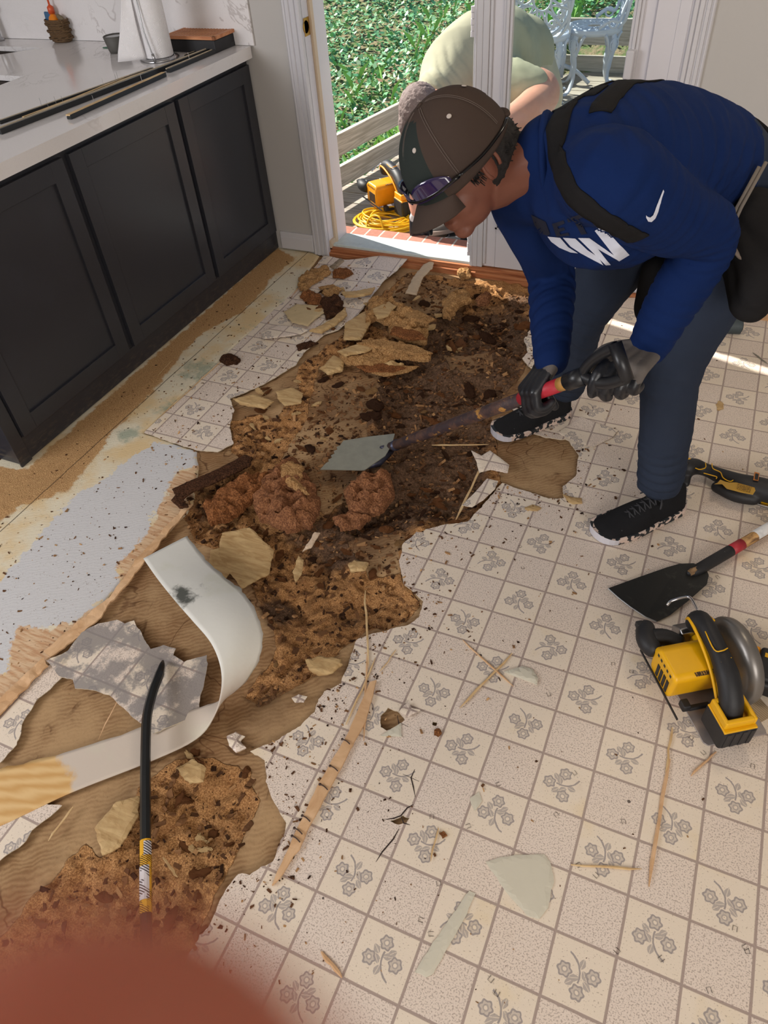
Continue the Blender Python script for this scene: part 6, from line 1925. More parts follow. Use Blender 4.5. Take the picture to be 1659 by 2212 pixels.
CH += [
 ('board_shard', 'long thin tan shard topping the plank shaped slab of the pile', [(770,742),(820,733),(900,748),(935,764),(900,768),(830,756)], TN, .009, .052),
 ('board_shard', 'narrow yellowish shard on the left of the plank shaped slab', [(728,760),(775,742),(812,750),(790,762),(745,770)], CP, .008, .044),
 ('board_shard', 'thin brown shard under the front of the broken pile', [(770,792),(830,786),(880,796),(850,806),(790,804)], B_, .008, .016),
 ('board_shard', 'pointed tan shard jutting right from the top slab of the pile', [(870,668),(905,672),(940,690),(925,700),(885,692)], TN, .010, .058),
 ('board_shard', 'flat pale shard resting on the back of the top slab', [(805,668),(840,652),(856,662),(838,684),(815,690)], CP, .006, .060),
 ('board_shard', 'split brown shard between the two tan slabs of the pile', [(850,706),(905,716),(922,734),(880,736),(842,722)], B_, .012, .036),
 ('board_shard', 'thin tan shard lying along the lower edge of the pile', [(800,806),(860,790),(905,792),(880,806),(830,814)], TN, .007, .012),
 ('board_shard', 'upright brown board piece between the lifted vinyl and the pile', [(745,700),(790,672),(800,700),(780,735),(742,735)], CP, .010, .020)]
for i, c in enumerate(CH):
    chunk(c[0], c[1], c[2], c[3], c[4], c[5], seed=20+i)
# dirty patch of vinyl inside the curl
o = sheet('vinyl_patch', pxpoly([(104,1434),(150,1412),(180,1372),(215,1352),(255,1343),(272,1352),(292,1346),(310,1375),(328,1408),(355,1398),(382,1405),(376,1420),(400,1436),(450,1422),(452,1440),(438,1500),(430,1545),(335,1592),(300,1562),(240,1507),(200,1497),(165,1492),(160,1472),(130,1464)]),
          lambda x, y: .010 + .003*math.sin(x*30), [M_VINYL_D, M_EDGE], .03, .0025, seed=44)
tag(o, 'remnant of flowered vinyl smeared with grey glue inside the big curl', 'vinyl')
for k, (pl, lab) in enumerate((([(402,1100),(418,1094),(335,1195),(250,1300),(226,1312),(300,1210)], 'upper splintered wood edge along the white backing'),
    ([(250,1288),(222,1338),(160,1390),(112,1424),(98,1412),(170,1350)], 'middle splintered wood edge curling up above the glue stained patch'),
    ([(98,1425),(108,1444),(45,1505),(0,1552),(-60,1600),(-10,1525)], 'lower splintered wood edge running to the left frame edge'))):
    o = sheet('split_wood_edge', pxpoly(pl), lambda x, y: .006 + .008*abs(noise.noise(Vector((x*20, y*20, 0)))), [M_SPLINT2, M_SPLINT2], .012, .005, seed=60+k, amp=.005)
    tag(o, lab, 'wood strip')
# ------------------------------------------------------------------ the big curl of vinyl
def curl():
    near = [(-120,1830,.004),(0,1785,.004),(150,1714,.005),(330,1643,.006),(425,1596,.012),(462,1548,.045),(478,1492,.095),(476,1440,.135),(455,1388,.150),(415,1340,.150),(380,1300,.140),(340,1250,.120),(310,1207,.100)]
    far = [(-120,1700,.004),(0,1662,.004),(120,1632,.005),(260,1588,.006),(400,1540,.010),(478,1512,.030),(535,1466,.060),(566,1398,.100),(558,1335,.125),(530,1285,.125),(490,1250,.115),(445,1210,.100),(405,1158,.085)]
    A = catmull([P(*q) for q in near], 7); B = catmull([P(*q) for q in far], 7)
    n = len(A); m = 12
    b = BM(); uv = b.verts.layers.float.new('along'); rows = []
    for i in range(n):
        row = []
        wgt = math.sin(math.pi*min(1, max(0, (i/n-.30)/.7)))
        for j in range(m+1):
            t = j/m
            jag = 0
            if j == m: jag = .006*noise.noise(Vector((i*.45, 3, 1))) + .004*noise.noise(Vector((i*1.3, 9, 1)))
            p = A[i]*(1-t) + B[i]*t
            p = p + (B[i]-A[i])*jag/max(.02, np.linalg.norm(B[i]-A[i]))
            p = p + np.array([0, 0, 1])*.010*wgt*math.sin(math.pi*t)
            v = b.verts.new(V3(p)); v[uv] = i/n; row.append(v)
        rows.append(row)
    for i in range(n-1):
        for j in range(m): b.faces.new((rows[i][j], rows[i][j+1], rows[i+1][j+1], rows[i+1][j]))
    g = G('curled_backing', .5, .4); co = g.coord(); al = g.attr('along'); nn = g.noise(co, 14, 5, .65) - .5
    c = g.mix(g.step(al + nn*.1, .42, .58), sc(206, 192, 178), sc(224, 223, 216))
    c = g.mix(g.step(g.noise(co, 9, 4), .5, .7) * .35, c, sc(204, 204, 180))
    tan = g.mix(g.wave(g.rotmap(co, .4, (1, 5, 1)), 5, 4, 3), sc(206, 160, 98), sc(224, 188, 132))
    m1 = g.math('SUBTRACT', 1.0, g.step(al + nn*.05, .165, .178)); c = g.mix(m1, c, tan)
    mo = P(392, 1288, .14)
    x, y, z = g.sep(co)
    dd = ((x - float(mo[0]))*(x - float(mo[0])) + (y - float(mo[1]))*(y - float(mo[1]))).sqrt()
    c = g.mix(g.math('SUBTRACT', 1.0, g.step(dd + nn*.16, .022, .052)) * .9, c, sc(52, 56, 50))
    g.color(c); g.bump(g.noise(co, 40, 4), .2, .002)
    o = obj('curled_vinyl_strip', b, g.m, None, smooth=True)
    s = o.modifiers.new('s', 'SOLIDIFY'); s.thickness = .003; s.offset = 0
    tag(o, 'long strip of torn vinyl curling up over itself with white backing and tan wood end', 'vinyl strip')
curl()
# ------------------------------------------------------------------ pry bar
def bar():
    o = empty('pry_bar', P(315, 1800), None, 'black pry bar with yellow label lying across the curled vinyl strip', 'pry bar')
    L = o.location.copy()
    pts = catmull([P(352, 1428, .020), P(345, 1455, .034), P(330, 1495, .048), P(318, 1545, .056), P(315, 1600, .056), P(314, 1700, .054), P(315, 1900, .036), P(316, 2080, .022), P(317, 2300, .016), P(318, 2420, .014)], 6)
    rad = [.0035, .005, .007, .0085, .0095, .0105] + [.0118]*100
    b = BM(); tube(b, pts, rad[:len(pts)], 8, twist=math.pi/8)
    for v in b.verts: v.co -= L
    obj('shaft', b, simple('black_enamel', sc(28, 30, 32), .3, nz=.15, nscale=60), o)
    def at(y): return P(314.5 + (y-1700)/400, y, .054 - (y-1700)/200*.018) if y < 1900 else P(315 + (y-1900)/180, y, .036 - (y-1900)/180*.014)
    g = G('bar_label', .45, .4); co = g.coord(); x, y, z = g.sep(co)
    blk = g.wave(g.scale(co, (1, 1, 1)), 90, 2, 1, 20, 'Y'); c = g.mix(g.step(blk, .5, .6) * g.step(g.noise(co, 30, 2), .45, .5), sc(226, 170, 40), sc(60, 44, 28)); g.color(c)
    b = BM(); tube(b, [at(1815), at(1860), at(1900), at(1973)], .0125, 8, twist=math.pi/8)
    for v in b.verts: v.co -= L
    lb = obj('yellow_label', b, g.m, o)
    g = G('barcode', .5, .4); co = g.coord(); w = g.wave(co, 70, 0, 0, 1, 'Y'); g.color(g.mix(g.step(w, .5, .55) * g.step(g.noise(co, 40, 1), .4, .45), sc(214, 208, 212), sc(60, 56, 60)))
    def half(name, y0, y1, a0, a1, mat):
        b = BM(); rows = []
        for yy in np.linspace(y0, y1, 8):
            p = at(yy); q = at(yy+4); t = (q-p)/np.linalg.norm(q-p); s = np.cross(t, [0, 0, 1]); s = s/np.linalg.norm(s); w = np.cross(s, t)
            rows.append([b.verts.new(V3(p + (s*math.cos(a) + w*math.sin(a))*.0131) - L) for a in np.linspace(a0, a1, 6)])
        for i in range(7):
            for j in range(5): b.faces.new((rows[i][j], rows[i+1][j], rows[i+1][j+1], rows[i][j+1]))
        obj(name, b, mat, lb)
    half('barcode_sticker', 1872, 1945, .3, 2.4, g.m); half('barcode_patch', 1820, 1850, 1.5, 3.0, g.m)
bar()
# ------------------------------------------------------------------ second scraper lying on the vinyl
def scraper2():
    o = empty('floor_scraper', P(1440, 1265), None, 'floor scraper with black flared blade and wooden handle lying on the printed vinyl', 'scraper')
    L = o.location.copy()
    def W(b):
        for v in b.verts: v.co -= L
        return b
    out = [(1314,1271,.010),(1380,1247,.012),(1440,1226,.014),(1468,1218,.015),(1498,1217,.018),(1524,1226,.022),(1531,1243,.022),(1527,1262,.020),(1490,1295,.014),(1448,1328,.010),(1418,1343,.008),(1395,1333,.008),(1362,1311,.008),(1335,1290,.008)]
    b = BM(); lo = [b.verts.new(V3(P(*q)) - Vector((0, 0, .0015))) for q in out]; hi = [b.verts.new(V3(P(*q)) + Vector((0, 0, .001))) for q in out]
    n = len(out); b.faces.new(lo[::-1]); b.faces.new(hi)
    for i in range(n): b.faces.new((lo[i], lo[(i+1) % n], hi[(i+1) % n], hi[i]))
    g = G('black_blade', .42, .5); co = g.coord(); nn = g.noise(co, 30, 5, .7); g.color(g.mix(g.step(nn, .55, .75) * .5, sc(46, 46, 44), sc(86, 84, 76))); g.b.inputs['Metallic'].default_value = .3; g.bump(nn, .1, .001)
    bl = obj('blade', W(b), g.m, o)
    b = BM(); e0 = [(1314,1271,.0115),(1335,1290,.0095),(1362,1311,.0095),(1395,1333,.0095),(1418,1343,.0095)]
    tube(b, [P(*q) for q in e0], .0016, 6); obj('worn_edge', W(b), M_STEEL, bl)
    S = P(1512, 1228, .028); Eh = P(1800, 1060, .030)
    d = Eh - S; d = d/np.linalg.norm(d)
    def along(px): # distance along shaft
        best = min(np.linspace(0, .6, 400), key=lambda t: abs((CR@(S+d*t-CC))[0]/(CR@(S+d*t-CC))[2]*F_PX + 829.5 - px)); return S + d*best
    b = BM(); tube(b, catmull([P(1484, 1240, .019), P(1505, 1232, .023), along(1530), along(1578)], 5), [.005, .008, .011, .014, .016, .0165, .017, .017, .017, .017, .017, .017, .017, .017, .017, .017], 16)
    sk = obj('socket', W(b), M_BLACK, o, smooth=True)
    b = BM()
    for px_ in (1545, 1566): ellipsoid(b, V3(along(px_) + np.array([-.004, -.008, .0150])), (.002, .002, .002), n=8, m=6)
    obj('rivet', W(b), M_STEEL, sk)
    b = BM(); tube(b, [P(1490, 1238, .026), P(1500, 1232, .028), P(1524, 1220, .030)], [.009, .011, .010], 7); obj('wood_plug', W(b), wood('weathered_plug', sc(118,92,66), sc(176,142,104), (8,8,40)), o)
    b = BM(); tube(b, [along(1577), along(1602)], .0166, 16); obj('red_band', W(b), simple('red_paint_band', sc(168, 40, 52), .5), o, smooth=True)
    b = BM(); tube(b, [along(1601), S + d*.75], .0155, 16); obj('handle', W(b), wood('dirty_ash', sc(96, 66, 40), sc(196, 152, 96), (9, 9, 60), .6), o, smooth=True)
    b = BM(); tube(b, [along(1630) + np.array([0, 0, .003]), along(1720) + np.array([0, 0, .003])], .0160, 12); obj('white_tape', W(b), simple('peeling_white_tape', sc(206, 204, 202), .6, nz=.3, nscale=60, bump=.6, bscale=60), o, smooth=True)
scraper2()
# ------------------------------------------------------------------ cordless multi-tool behind the near leg
def multitool():
    o = empty('cordless_cutter', P(1570, 1040), None, 'black and yellow long cordless cutting tool on the vinyl behind the near leg', 'power tool')
    L = o.location.copy()
    def W(x):
        if isinstance(x, bmesh.types.BMesh):
            for v in x.verts: v.co -= L
            return x
        x.parent = o; x.matrix_parent_inverse = Matrix.Translation(-L); return x
    c = [P(1486, 1010, .050), P(1502, 1008, .045), P(1525, 1015, .040), P(1560, 1030, .042), P(1600, 1048, .045), P(1645, 1058, .048), P(1700, 1075, .050)]
    W(blob('body', [('chain', c, [.030, .027, .021, .026, .036, .038, .036], 5), ('chain', [P(1548, 1052, .03), P(1590, 1070, .03), P(1628, 1078, .03)], [.018, .022, .020], 4), ('chain', [P(1484, 1015, .035), P(1482, 1045, .022)], [.018, .012], 3)], M_BLACK, .004, 5))
    b = BM(); ellipsoid(b, (0, 0, 0), (.014, .020, .016), Matrix.Translation(V3(P(1486, 1000, .062)))); nz = obj('nose_collar', W(b), M_YEL, o, smooth=True)
    b = BM(); ellipsoid(b, (0, 0, 0), (.006, .006, .006), Matrix.Translation(V3(P(1484, 1000, .076)))); obj('nose_hole', W(b), M_BLACK, nz, smooth=True)
    z_ = .072
    b = BM()
    for ln in ([(1524,1000),(1524,1010),(1512,1014),(1502,1011)], [(1538,1001),(1540,1012),(1556,1020),(1562,1032),(1578,1040),(1590,1033),(1606,1037)], [(1520,1022),(1535,1026),(1548,1030),(1547,1034)]):
        tube(b, catmull([P(x, y, z_-.004) for x, y in ln], 4), .0016, 5)
    obj('yellow_line', W(b), M_YEL, o, smooth=True)
    lab = [(1550,1043),(1556,1036),(1566,1040),(1575,1042),(1590,1042),(1630,1053),(1632,1060),(1626,1069),(1600,1064),(1570,1056),(1560,1046),(1542,1046)]
    b = BM(); hi = [b.verts.new(V3(P(x, y, z_))) for x, y in lab]; lo = [b.verts.new(V3(P(x, y, z_-.02))) for x, y in lab]; n = len(lab)
    b.faces.new(hi); [b.faces.new((lo[i], lo[(i+1) % n], hi[(i+1) % n], hi[i])) for i in range(n)]
    pn = obj('side_panel', W(b), simple('dull_yellow', sc(186, 144, 52), .5, nz=.1, nscale=60), o)
    def quad(name, pts, z, mat, par, th=.001):
        b = BM(); hi = [b.verts.new(V3(P(x, y, z))) for x, y in pts]; lo = [b.verts.new(V3(P(x, y, z-th))) for x, y in pts]; n = len(pts)
        b.faces.new(hi); [b.faces.new((lo[i], lo[(i+1) % n], hi[(i+1) % n], hi[i])) for i in range(n)]; return obj(name, W(b), mat, par)
    quad('printed_label', [(1594,1044),(1624,1052),(1620,1064),(1591,1056)], z_+.0012, label_mat('cutter_label', sc(170, 130, 50), sc(50, 36, 24)), pn)
    quad('badge', [(1630,1019),(1641,1022),(1638,1039),(1627,1037)], .088, simple('orange_badge', sc(196, 120, 50), .5), o)
    quad('badge_centre', [(1632,1022),(1639,1024),(1637,1037),(1630,1035)], .0895, M_BLACK, o)
    b = BM(); tube(b, catmull([P(1606, 1074, .012), P(1620, 1078, .012), P(1640, 1088, .010), P(1670, 1096, .010)], 4), [.006]*3+[.008]*10, 10, flat=.6); obj('shoe_plate', W(b), M_STEEL, o, smooth=True)
    quad('battery_stripe', [(1644,1070),(1700,1082),(1700,1100),(1644,1086)], .03, M_YEL, o, .02)
multitool()
def drill():
    o = empty('cordless_driver', P(1650, 1450), None, 'black and yellow cordless tool base cut by the right frame edge beside the saw', 'power tool')
    L = o.location.copy()
    m = frame_mtx(P(1640, 1445, .030), P(1700, 1400, .03) - P(1640, 1445, .03), z=(0, 0, 1))
    def W(b):
        for v in b.verts: v.co -= L
        return b
    ax = P(1622, 1480) - P(1640, 1400); ax[2] = 0; ax = ax/np.linalg.norm(ax)
    m = frame_mtx(P(1636, 1442, .045), (ax[0], ax[1], 0), z=(0, 0, 1))
    b = BM(); box(b, -.050, .050, -.004, .055, -.040, .030, mtx=m); obj('battery', W(b), M_BLACK, o, bevel=.010, seg=3)
    b = BM(); box(b, -.052, .045, -.022, -.003, -.035, .020, mtx=m); obj('shell', W(b), M_YEL2, o, bevel=.006, seg=3)
    b = BM()
    for k in range(3): box(b, -.020+k*.014, -.010+k*.014, .022, .026, .0295, .0315, mtx=m)
    box(b, -.028, -.016, .006, .014, .0295, .0315, mtx=m); obj('charge_light', W(b), M_YEL, o)
    b = BM(); tube(b, catmull([m @ Vector((0, .04, 0)), m @ Vector((-.01, .10, .01)), m @ Vector((-.02, .17, .02))], 5), .026, 14); obj('handle', W(b), M_BLACK, o, smooth=True)
    b = BM(); tube(b, catmull([m @ Vector((.045, -.03, .0)), m @ Vector((.052, .01, .01)), m @ Vector((.050, .03, .01))], 5), .009, 10); obj('belt_clip', W(b), M_BLACK, o, smooth=True)
drill()
# metal rafter square partly under the saw
g = G('square_metal', .4, .5); co = g.coord(); w = g.wave(g.rotmap(co, -1.0), 60, 0, 0, 1); g.color(g.mix(g.step(w, .6, .8)*.5, sc(190, 168, 138), sc(110, 92, 74))); g.b.inputs['Metallic'].default_value = .4
b = BM(); pl = [P(1606, 1470, .002), P(1660, 1548, .002), P(1700, 1520, .002), P(1640, 1590, .002), P(1600, 1560, .002)]
pl = [P(1600, 1462, .002), P(1672, 1545, .002), P(1625, 1572, .002)]
lo = [b.verts.new(V3(p)) for p in pl]; hi = [b.verts.new(V3(p) + Vector((0, 0, .003))) for p in pl]
b.faces.new(lo[::-1]); b.faces.new(hi); [b.faces.new((lo[i], lo[(i+1) % 3], hi[(i+1) % 3], hi[i])) for i in range(3)]
o = obj('speed_square', b, g.m, None); tag(o, 'tan metal measuring square showing from under the right side of the saw', 'square')
# dark roller by the wall
o = empty('dark_roll', P(1540, 706), None, 'short dark slate coloured roll lying near the wall behind the near leg', 'roll')
b = BM(); tube(b, [P(1478, 700, .030), P(1600, 704, .030)], .033, 24)
for v in b.verts: v.co -= o.location
obj('sleeve', b, simple('slate_rubber', sc(62, 72, 76), .55, nz=.25, nscale=30), o, smooth=True).modifiers.new('e', 'EDGE_SPLIT')
b = BM(); tube(b, [P(1600, 704, .030), P(1602, 704, .030)], .024, 24)
for v in b.verts: v.co -= o.location
obj('end_plug', b, M_BLACK, o)

# ------------------------------------------------------------------ splinters and sticks
ST = [((998,1382),(1110,1484),.0045,'pale wooden splinter crossing another, running down to the right'),
      ((1107,1412),(993,1528),.006,'wider wooden splinter of the crossed pair, running down to the left'),
      ((788,1276),(797,1440),.0055,'upper part of the thin nailed strip standing out from the crumbled board'),
      ((795,1400),(785,1600),.0055,'lower part of the thin nailed strip near the flowered tiles'),
      ((748,1565),(812,1420),.0045,'slim splinter left of the nailed strip'),
      ((1452,1572),(1438,1668),.0055,'frayed stick just below the near circular saw'),
      ((1446,1640),(1401,1915),.0080,'longest pale stick in the lower right, pointing down the picture'),
      ((1234,1867),(1386,1878),.0050,'nearly level brown stick right of the shield shaped scrap'),
      ((856,1404),(820,1452),.0035,'short splinter right of the nailed strip'),
      ((302,1416),(212,1598),.0035,'long hair thin splinter on the glue stained vinyl patch'),
      ((158,1742),(104,1815),.0055,'brown splinter poking out under the curled strip at lower left'),
      ((352,1852),(384,1896),.0055,'short pale splinter right of the pry bar label'),
      ((694,2056),(740,2112),.0085,'short wide splinter near the bottom left of the tiles'),
      ((933,962),(1056,960),.0065,'white splinter across the dark rot beside the far shoe'),
      ((1050,986),(984,1126),.0080,'pale broken lath along the torn vinyl edge'),
      ((1546,1622),(1492,1676),.0050,'brown splinter sticking out below the saw battery'),
      ((948,1788),(930,1860),.0035,'thin splinter left of the shield shaped scrap'),
      ((1626,762),(1659,786),.0050,'grey stick at the right frame edge in the upper tiles'),
      ((1372,794),(1402,766),.0035,'small grey stick between the hand and the far wall'),
      ((340,812),(372,778),.0030,'tiny sliver on the cream strip'),
      ((480,778),(340,905),.0045,'long white splinter along the seam of the left vinyl'),
      ((705,552),(630,640),.0060,'pale splinter along the seam near the door casing')]
for i, (a, c, w, lab) in enumerate(ST):
    on = floor_z(*P(*a)[:2])
    p0 = P(a[0], a[1], max(.006, min(.02, on+.008))); p1 = P(c[0], c[1], .007)
    d = p1-p0; rr = random.Random(i); n = 7; mid = [p0 + d*t + np.array([rr.uniform(-1, 1), rr.uniform(-1, 1), 0])*.0016 for t in np.linspace(0, 1, n)]
    rad = [w*.25] + [w*rr.uniform(.7, 1.0)*.62 for _ in range(n-2)] + [w*.15]
    c_ = (p0+p1)/2
    b = BM(); tube(b, [m_ - c_ for m_ in mid], rad, 5, flat=.6)
    o = obj('wood_splinter', b, simple('grey_stick', sc(120, 116, 104), .8) if 'grey' in lab else (M_SPLINT if i % 3 else M_SPLINT2), None)
    o.location = V3(c_); tag(o, lab, 'splinter')
# long split lath with nails
o = empty('nailed_lath', P(700, 1700), None, 'long split lath with bent nails lying over the printed squares', 'lath')
L = o.location.copy()
b = BM(); pl = [(589,1916),(600,1888),(640,1802),(688,1700),(752,1590),(800,1478),(814,1474),(792,1560),(716,1702),(664,1800),(648,1838),(636,1852),(606,1900)]
q = ragged(pxpoly(pl), .01, .002, 5, 60)
for v in q: pass
lo = [b.verts.new(Vector((p[0], p[1], .0045)) - L) for p in q]; hi = [b.verts.new(Vector((p[0], p[1], .0115)) - L) for p in q]; n = len(q)
b.faces.new(lo[::-1]); b.faces.new(hi); [b.faces.new((lo[i], lo[(i+1) % n], hi[(i+1) % n], hi[i])) for i in range(n)]
obj('lath_body', b, M_SPLINT2, o)
for (x, y) in ((645,1795),(662,1768),(700,1700),(722,1660),(748,1602),(640,1812)):
    b = BM(); p = P(x, y, .012); tube(b, catmull([p + np.array([-.012, .002, .000]), p + np.array([0, 0, .004]), p + np.array([.012, -.004, .003])], 4), .0014, 6)
    ellipsoid(b, V3(p + np.array([-.012, .002, .0])), (.0035, .0035, .0012), n=8, m=5)
    for v in b.verts: v.co -= L
    obj('nail', b, simple('rusty_nail', sc(70, 50, 40), .6), o, smooth=True)
# cracks in the vinyl: dark raised tears
def crack(lab, lines):
    b = BM()
    for ln in lines:
        tube(b, [P(x, y, VZ+.0004) for x, y in ln], [.0006] + [.0016]*(len(ln)-2) + [.0004], 5, flat=.5)
    o = obj('vinyl_crack', b, simple('crack_dark', sc(52, 38, 34), .9), None); tag(o, lab, 'crack')
crack('star shaped crack through a flowered square left of centre', [[(896,1662),(888,1680),(893,1700),(897,1722)], [(888,1680),(870,1672)], [(888,1680),(905,1688)]])
crack('long wavy crack with a punched hole below the star shaped one', [[(893,1738),(880,1745),(866,1762),(850,1768),(832,1770)], [(866,1762),(872,1778),(886,1782)]])
crack('branching crack radiating from the torn hole near the lath', [[(858,1545),(862,1565),(868,1590)], [(862,1560),(882,1570)]])
crack('hairline crack running down from the wavy one', [[(862,1790),(850,1812),(826,1840),(812,1862)]])

# ------------------------------------------------------------------ small crumbs
def crumbs():
    R_ = np.random.RandomState(8)
    C_ = [[tuple(p) for p in pxpoly(q)] for q in CRUMB]
    def build(name, N, sampler, smin, smax, mat, label, cat):
        vs = []; fs = []; att = []
        base = np.array([(1,1,1),(1,-1,-1),(-1,1,-1),(-1,-1,1)], float)
        cube = np.array([(-1,-1,-1),(1,-1,-1),(1,1,-1),(-1,1,-1),(-1,-1,1),(1,-1,1),(1,1,1),(-1,1,1)], float)
        cf = [(3,2,1,0),(4,5,6,7),(0,1,5,4),(1,2,6,5),(2,3,7,6),(3,0,4,7)]
        n = 0
        for _ in range(N):
            x, y, z = sampler()
            s = smin + (smax-smin)*R_.rand()**3
            sc_ = np.array([s*R_.uniform(.8, 2.6), s*R_.uniform(.5, 1.1), s*R_.uniform(.25, .7)])
            V = (cube + R_.uniform(-.45, .45, cube.shape))*sc_
            a = R_.rand()*6.283; t = R_.uniform(-.6, .6); ca, sa = math.cos(a), math.sin(a); ct, st = math.cos(t), math.sin(t)
            X = V[:, 0]*ct - V[:, 2]*st; Z = V[:, 0]*st + V[:, 2]*ct
            vx = X*ca - V[:, 1]*sa + x; vy = X*sa + V[:, 1]*ca + y; vz = Z + z + sc_[2]*.6
            vs += list(zip(vx, vy, vz)); fs += [tuple(i+n for i in f) for f in cf]; att += [R_.rand()]*6; n += 8
        me = bpy.data.meshes.new(name); me.from_pydata(vs, [], fs)
        t_ = me.attributes.new('rnd', 'FLOAT', 'FACE'); t_.data.foreach_set('value', np.array(att, np.float32))
        o = link_mesh(name, me, mat); tag(o, label, cat, kind='stuff')
    g = G('crumb', .95, .1); g.color(g.ramp(g.attr('rnd'), [(0, sc(50, 34, 26)), (.35, sc(96, 66, 44)), (.8, sc(138, 100, 68)), (1, sc(176, 136, 94))])); g.bump(g.noise(g.coord(), 300, 3), .4, .002)
    def in_pit():
        while True:
            x, y = R_.uniform(-1.5, .1), R_.uniform(-1.5, 1.72)
            xx = np.array([x]); yy = np.array([y])
            if any(bool(pip(xx, yy, q)[0]) for q in C_): return x, y, max(floor_z(x, y), -.05)
    build('wood_crumbs', 9000, in_pit, .0012, .0062, g.m, 'loose crumbs and fibres of rotted particleboard filling the torn hole', 'crumbs')
    def around():
        while True:
            k = R_.randint(0, len(MAIN)-8); p = P(*MAIN[k])[:2] + R_.normal(0, 1, 2)*R_.choice([.04, .12, .35])
            xx = np.array([p[0]]); yy = np.array([p[1]])
            if bool(pip(xx, yy, [tuple(q) for q in mp])[0]) and yy[0] < 1.7: return p[0], p[1], VZ
    g2 = G('grit', .95, .1); g2.color(g2.ramp(g2.attr('rnd'), [(0, sc(48, 34, 28)), (.6, sc(110, 76, 52)), (1, sc(190, 150, 104))]))
    build('wood_grit', 1300, around, .0008, .0032, g2.m, 'dark grit and specks scattered over the printed vinyl around the hole', 'grit')
    LVp = [tuple(q) for q in pxpoly(LV)]; Lp = [tuple(q) for q in pxpoly(LEFT)]
    def leftside():
        while True:
            x, y = R_.uniform(-1.85, -.9), R_.uniform(-1.2, 1.7)
            xx = np.array([x]); yy = np.array([y])
            if bool(pip(xx, yy, LVp)[0]): return x, y, lv_z(x, y)+.0025
            if bool(pip(xx, yy, Lp)[0]) and R_.rand() < .5: return x, y, max(floor_z(x, y), .003)
    build('wood_grit', 1700, leftside, .0007, .0030, g2.m, 'dark grit and chips strewn over the left vinyl and pale backing', 'grit')
crumbs()
# medium chunks scattered in the hole: nothing tells these apart
def scatter_chunks():
    rr = random.Random(12); C_ = [[tuple(p) for p in pxpoly(q)] for q in CRUMB]
    protos = []
    for k, m in enumerate((TN, B_, DK, RD, B_, DK)):
        b = BM(); ellipsoid(b, (0, 0, 0), (1, .68, .34), n=18, m=12)
        for v in b.verts:
            n_ = v.co.normalized(); v.co += n_*(.30*noise.noise(v.co*1.8 + Vector((k*5, 0, 0))) + .16*noise.noise(v.co*5.5))
            v.co.z = max(v.co.z, -.2)
        me = bpy.data.meshes.new('crumbled_chunk'); b.to_mesh(me); b.free(); me.materials.append(m); protos.append(me)
    n = 0
    while n < 70:
        x, y = rr.uniform(-1.4, .05), rr.uniform(-1.2, 1.65); xx = np.array([x]); yy = np.array([y])
        if not any(bool(pip(xx, yy, q)[0]) for q in C_): continue
        up_ = y > .15
        me = protos[rr.choice([2, 3, 4, 5, 1, 5, 2, 0]) if up_ else rr.choice([0, 1, 1, 4])]
        o = bpy.data.objects.new('crumbled_chunk', me); COL.objects.link(o)
        s = rr.uniform(.010, .028) if rr.random() < .8 else rr.uniform(.028, .042)
        if not up_: s *= .6
        o.scale = (s, s*rr.uniform(.7, 1.2), s*rr.uniform(.6, 1.1)); o.rotation_euler = (rr.uniform(-.3, .3), rr.uniform(-.3, .3), rr.uniform(0, 6.28))
        o.location = (x, y, max(floor_z(x, y), -.05) + s*.12)
        mn = {'particleboard_tan': 'tan', 'particleboard_brown': 'brown', 'particleboard_dark': 'blackish brown', 'particleboard_reddish': 'reddish'}[me.materials[0].name]
        zone = 'between the broken pile and the threshold' if y > 1.05 else ('beside the scraper shaft and blade' if y > .35 else ('below the reddish lump and big curl' if y > -.45 else 'around the pry bar at lower left'))
        tag(o, 'small %s crumbled chunk in the torn hole %s' % (mn, zone), 'chunk', '%s crumbled chunks %s' % (mn, zone)); n += 1
scatter_chunks()
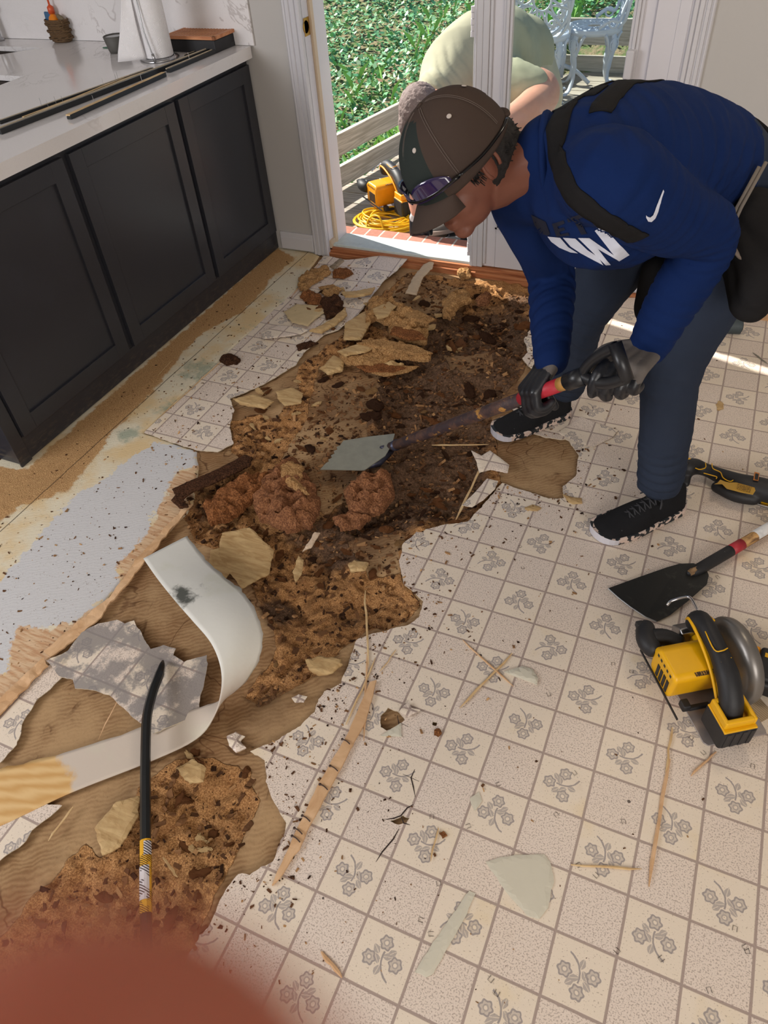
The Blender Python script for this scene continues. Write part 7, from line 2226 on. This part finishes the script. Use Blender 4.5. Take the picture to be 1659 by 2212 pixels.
def scatter_flakes():
    rr = random.Random(77); R_ = np.random.RandomState(4)
    protos = []
    for k in range(9):
        m = (CP, B_, DK)[k % 3]
        n = rr.randint(7, 11); asp = rr.uniform(.35, .7)
        ang = sorted(rr.uniform(0, 6.283) for _ in range(n))
        pts = [(math.cos(a)*rr.uniform(.6, 1.1), math.sin(a)*asp*rr.uniform(.6, 1.1)) for a in ang]
        q = ragged(pts, .16, .10, k, 3.0)
        b = BM(); th = .10
        for lay in range(3):    # split layers, each a little smaller
            sfac = 1 - lay*.16; ox = rr.uniform(-.10, .10)*lay
            lo = [b.verts.new((p[0]*sfac+ox, p[1]*sfac, lay*th + .05*math.sin(p[0]*2+k))) for p in q]
            hi = [b.verts.new((p[0]*sfac+ox+rr.uniform(-.02, .02), p[1]*sfac+rr.uniform(-.02, .02), (lay+.75)*th + .05*math.sin(p[0]*2+k))) for p in q]
            b.faces.new(hi); b.faces.new(lo[::-1])
            for i in range(len(q)): b.faces.new((lo[i], lo[(i+1) % len(q)], hi[(i+1) % len(q)], hi[i]))
        me = bpy.data.meshes.new('board_flake'); b.to_mesh(me); b.free(); me.materials.append(m); protos.append((me, ('pale', 'brown', 'blackish')[k % 3]))
    zones = [((860, 725), (75, 55), 34, 'around the broken tan pile', (0, 0, 1), .030), ((1030, 700), (90, 70), 26, 'in the dark soil below the threshold', (1, 2, 2), .0), ((930, 880), (110, 70), 26, 'along the scraper shaft', (1, 2, 2), .0),
             ((590, 900), (70, 60), 24, 'between the left vinyl and the scraper blade', (0, 1, 1), .0), ((560, 1075), (110, 45), 22, 'around the big reddish lump', (1, 1, 2), .012), ((700, 1180), (110, 60), 22, 'in front of the lifted chunk', (1, 1, 2), .0),
             ((700, 660), (50, 35), 14, 'on the lifted vinyl by the door', (0, 1, 2), .012), ((960, 1060), (70, 50), 14, 'beside the torn vinyl edge below the far shoe', (1, 2, 1), .0), ((430, 1780), (90, 90), 14, 'right of the pry bar', (0, 1, 1), .0)]
    for (c, sd_, cnt, zl, tone, zo) in zones:
        for _ in range(cnt):
            px_, py_ = c[0] + R_.normal()*sd_[0]*.7, c[1] + R_.normal()*sd_[1]*.7
            p = P(px_, py_)
            t = rr.choice(tone); me, col = rr.choice([q for q in protos if q[1] == ('pale', 'brown', 'blackish')[t]])
            o = bpy.data.objects.new('board_flake', me); COL.objects.link(o)
            s = rr.uniform(.012, .036) if zo < .02 else rr.uniform(.020, .055)
            o.scale = (s, s, s*rr.uniform(.5, .9)); o.rotation_euler = (rr.uniform(-.35, .35), rr.uniform(-.3, .3), rr.gauss(.5, .7))
            o.location = (p[0], p[1], max(floor_z(p[0], p[1]), -.05, .004 if 'lifted vinyl' in zl else -.1) + .003 + zo*rr.random())
            tag(o, 'small thin %s flake of split board %s' % (col, zl), 'flake', '%s board flakes %s' % (col, zl))
scatter_flakes()
# bent staples pulled out of the underlay
R0 = random.Random(3)
bp_ = None
for i in range(34):
    px_, py_ = R0.uniform(900, 1640), R0.uniform(1150, 2150)
    if px_ < 1000 and py_ < 1350: continue
    if bp_ is None:
        b = BM(); tube(b, [(-.004, -.005, .001), (-.004, .005, .0012), (.004, .005, .0012), (.004, -.005, .001)], .0005, 4); o = obj('staple', b, simple('dull_staple', sc(84, 74, 66), .5), None); bp_ = o
    else: o = bp_.copy(); COL.objects.link(o)
    o.location = V3(P(px_, py_, VZ)); o.rotation_euler = (0, 0, R0.uniform(0, 6.28)); tag(o, 'bent grey staple lying loose on the printed vinyl', 'staple', 'loose staples on the vinyl')

# ------------------------------------------------------------------ the photographer's fingertip over the lower left of the lens
def fingertip():
    r, u, f = CR[0], -CR[1], CR[2]
    dp = .0090
    c = PD(110, 2830, dp)
    b = BM()
    d2 = -u*.85 - r*.35 - f*.2; d2 = d2/np.linalg.norm(d2)
    pts = [c + d2*t for t in np.linspace(0, .035, 8)]
    tube(b, pts, [.0044, .0046, .0048, .0050, .0052, .0054, .0055, .0056], 28)
    m = frame_mtx(c, -d2, z=tuple(f))
    ellipsoid(b, (0, 0, 0), (.0045, .0044, .0044), m, n=28, m=18)
    me = None
    o = obj('finger', b, skin('finger_skin', sc(206, 122, 98)), None, smooth=True)
    o.data.materials[0].node_tree.nodes['Principled BSDF'].inputs['Subsurface Weight'].default_value = .3
    tag(o, 'blurred reddish fingertip covering the lower left of the lens', 'finger')
fingertip()
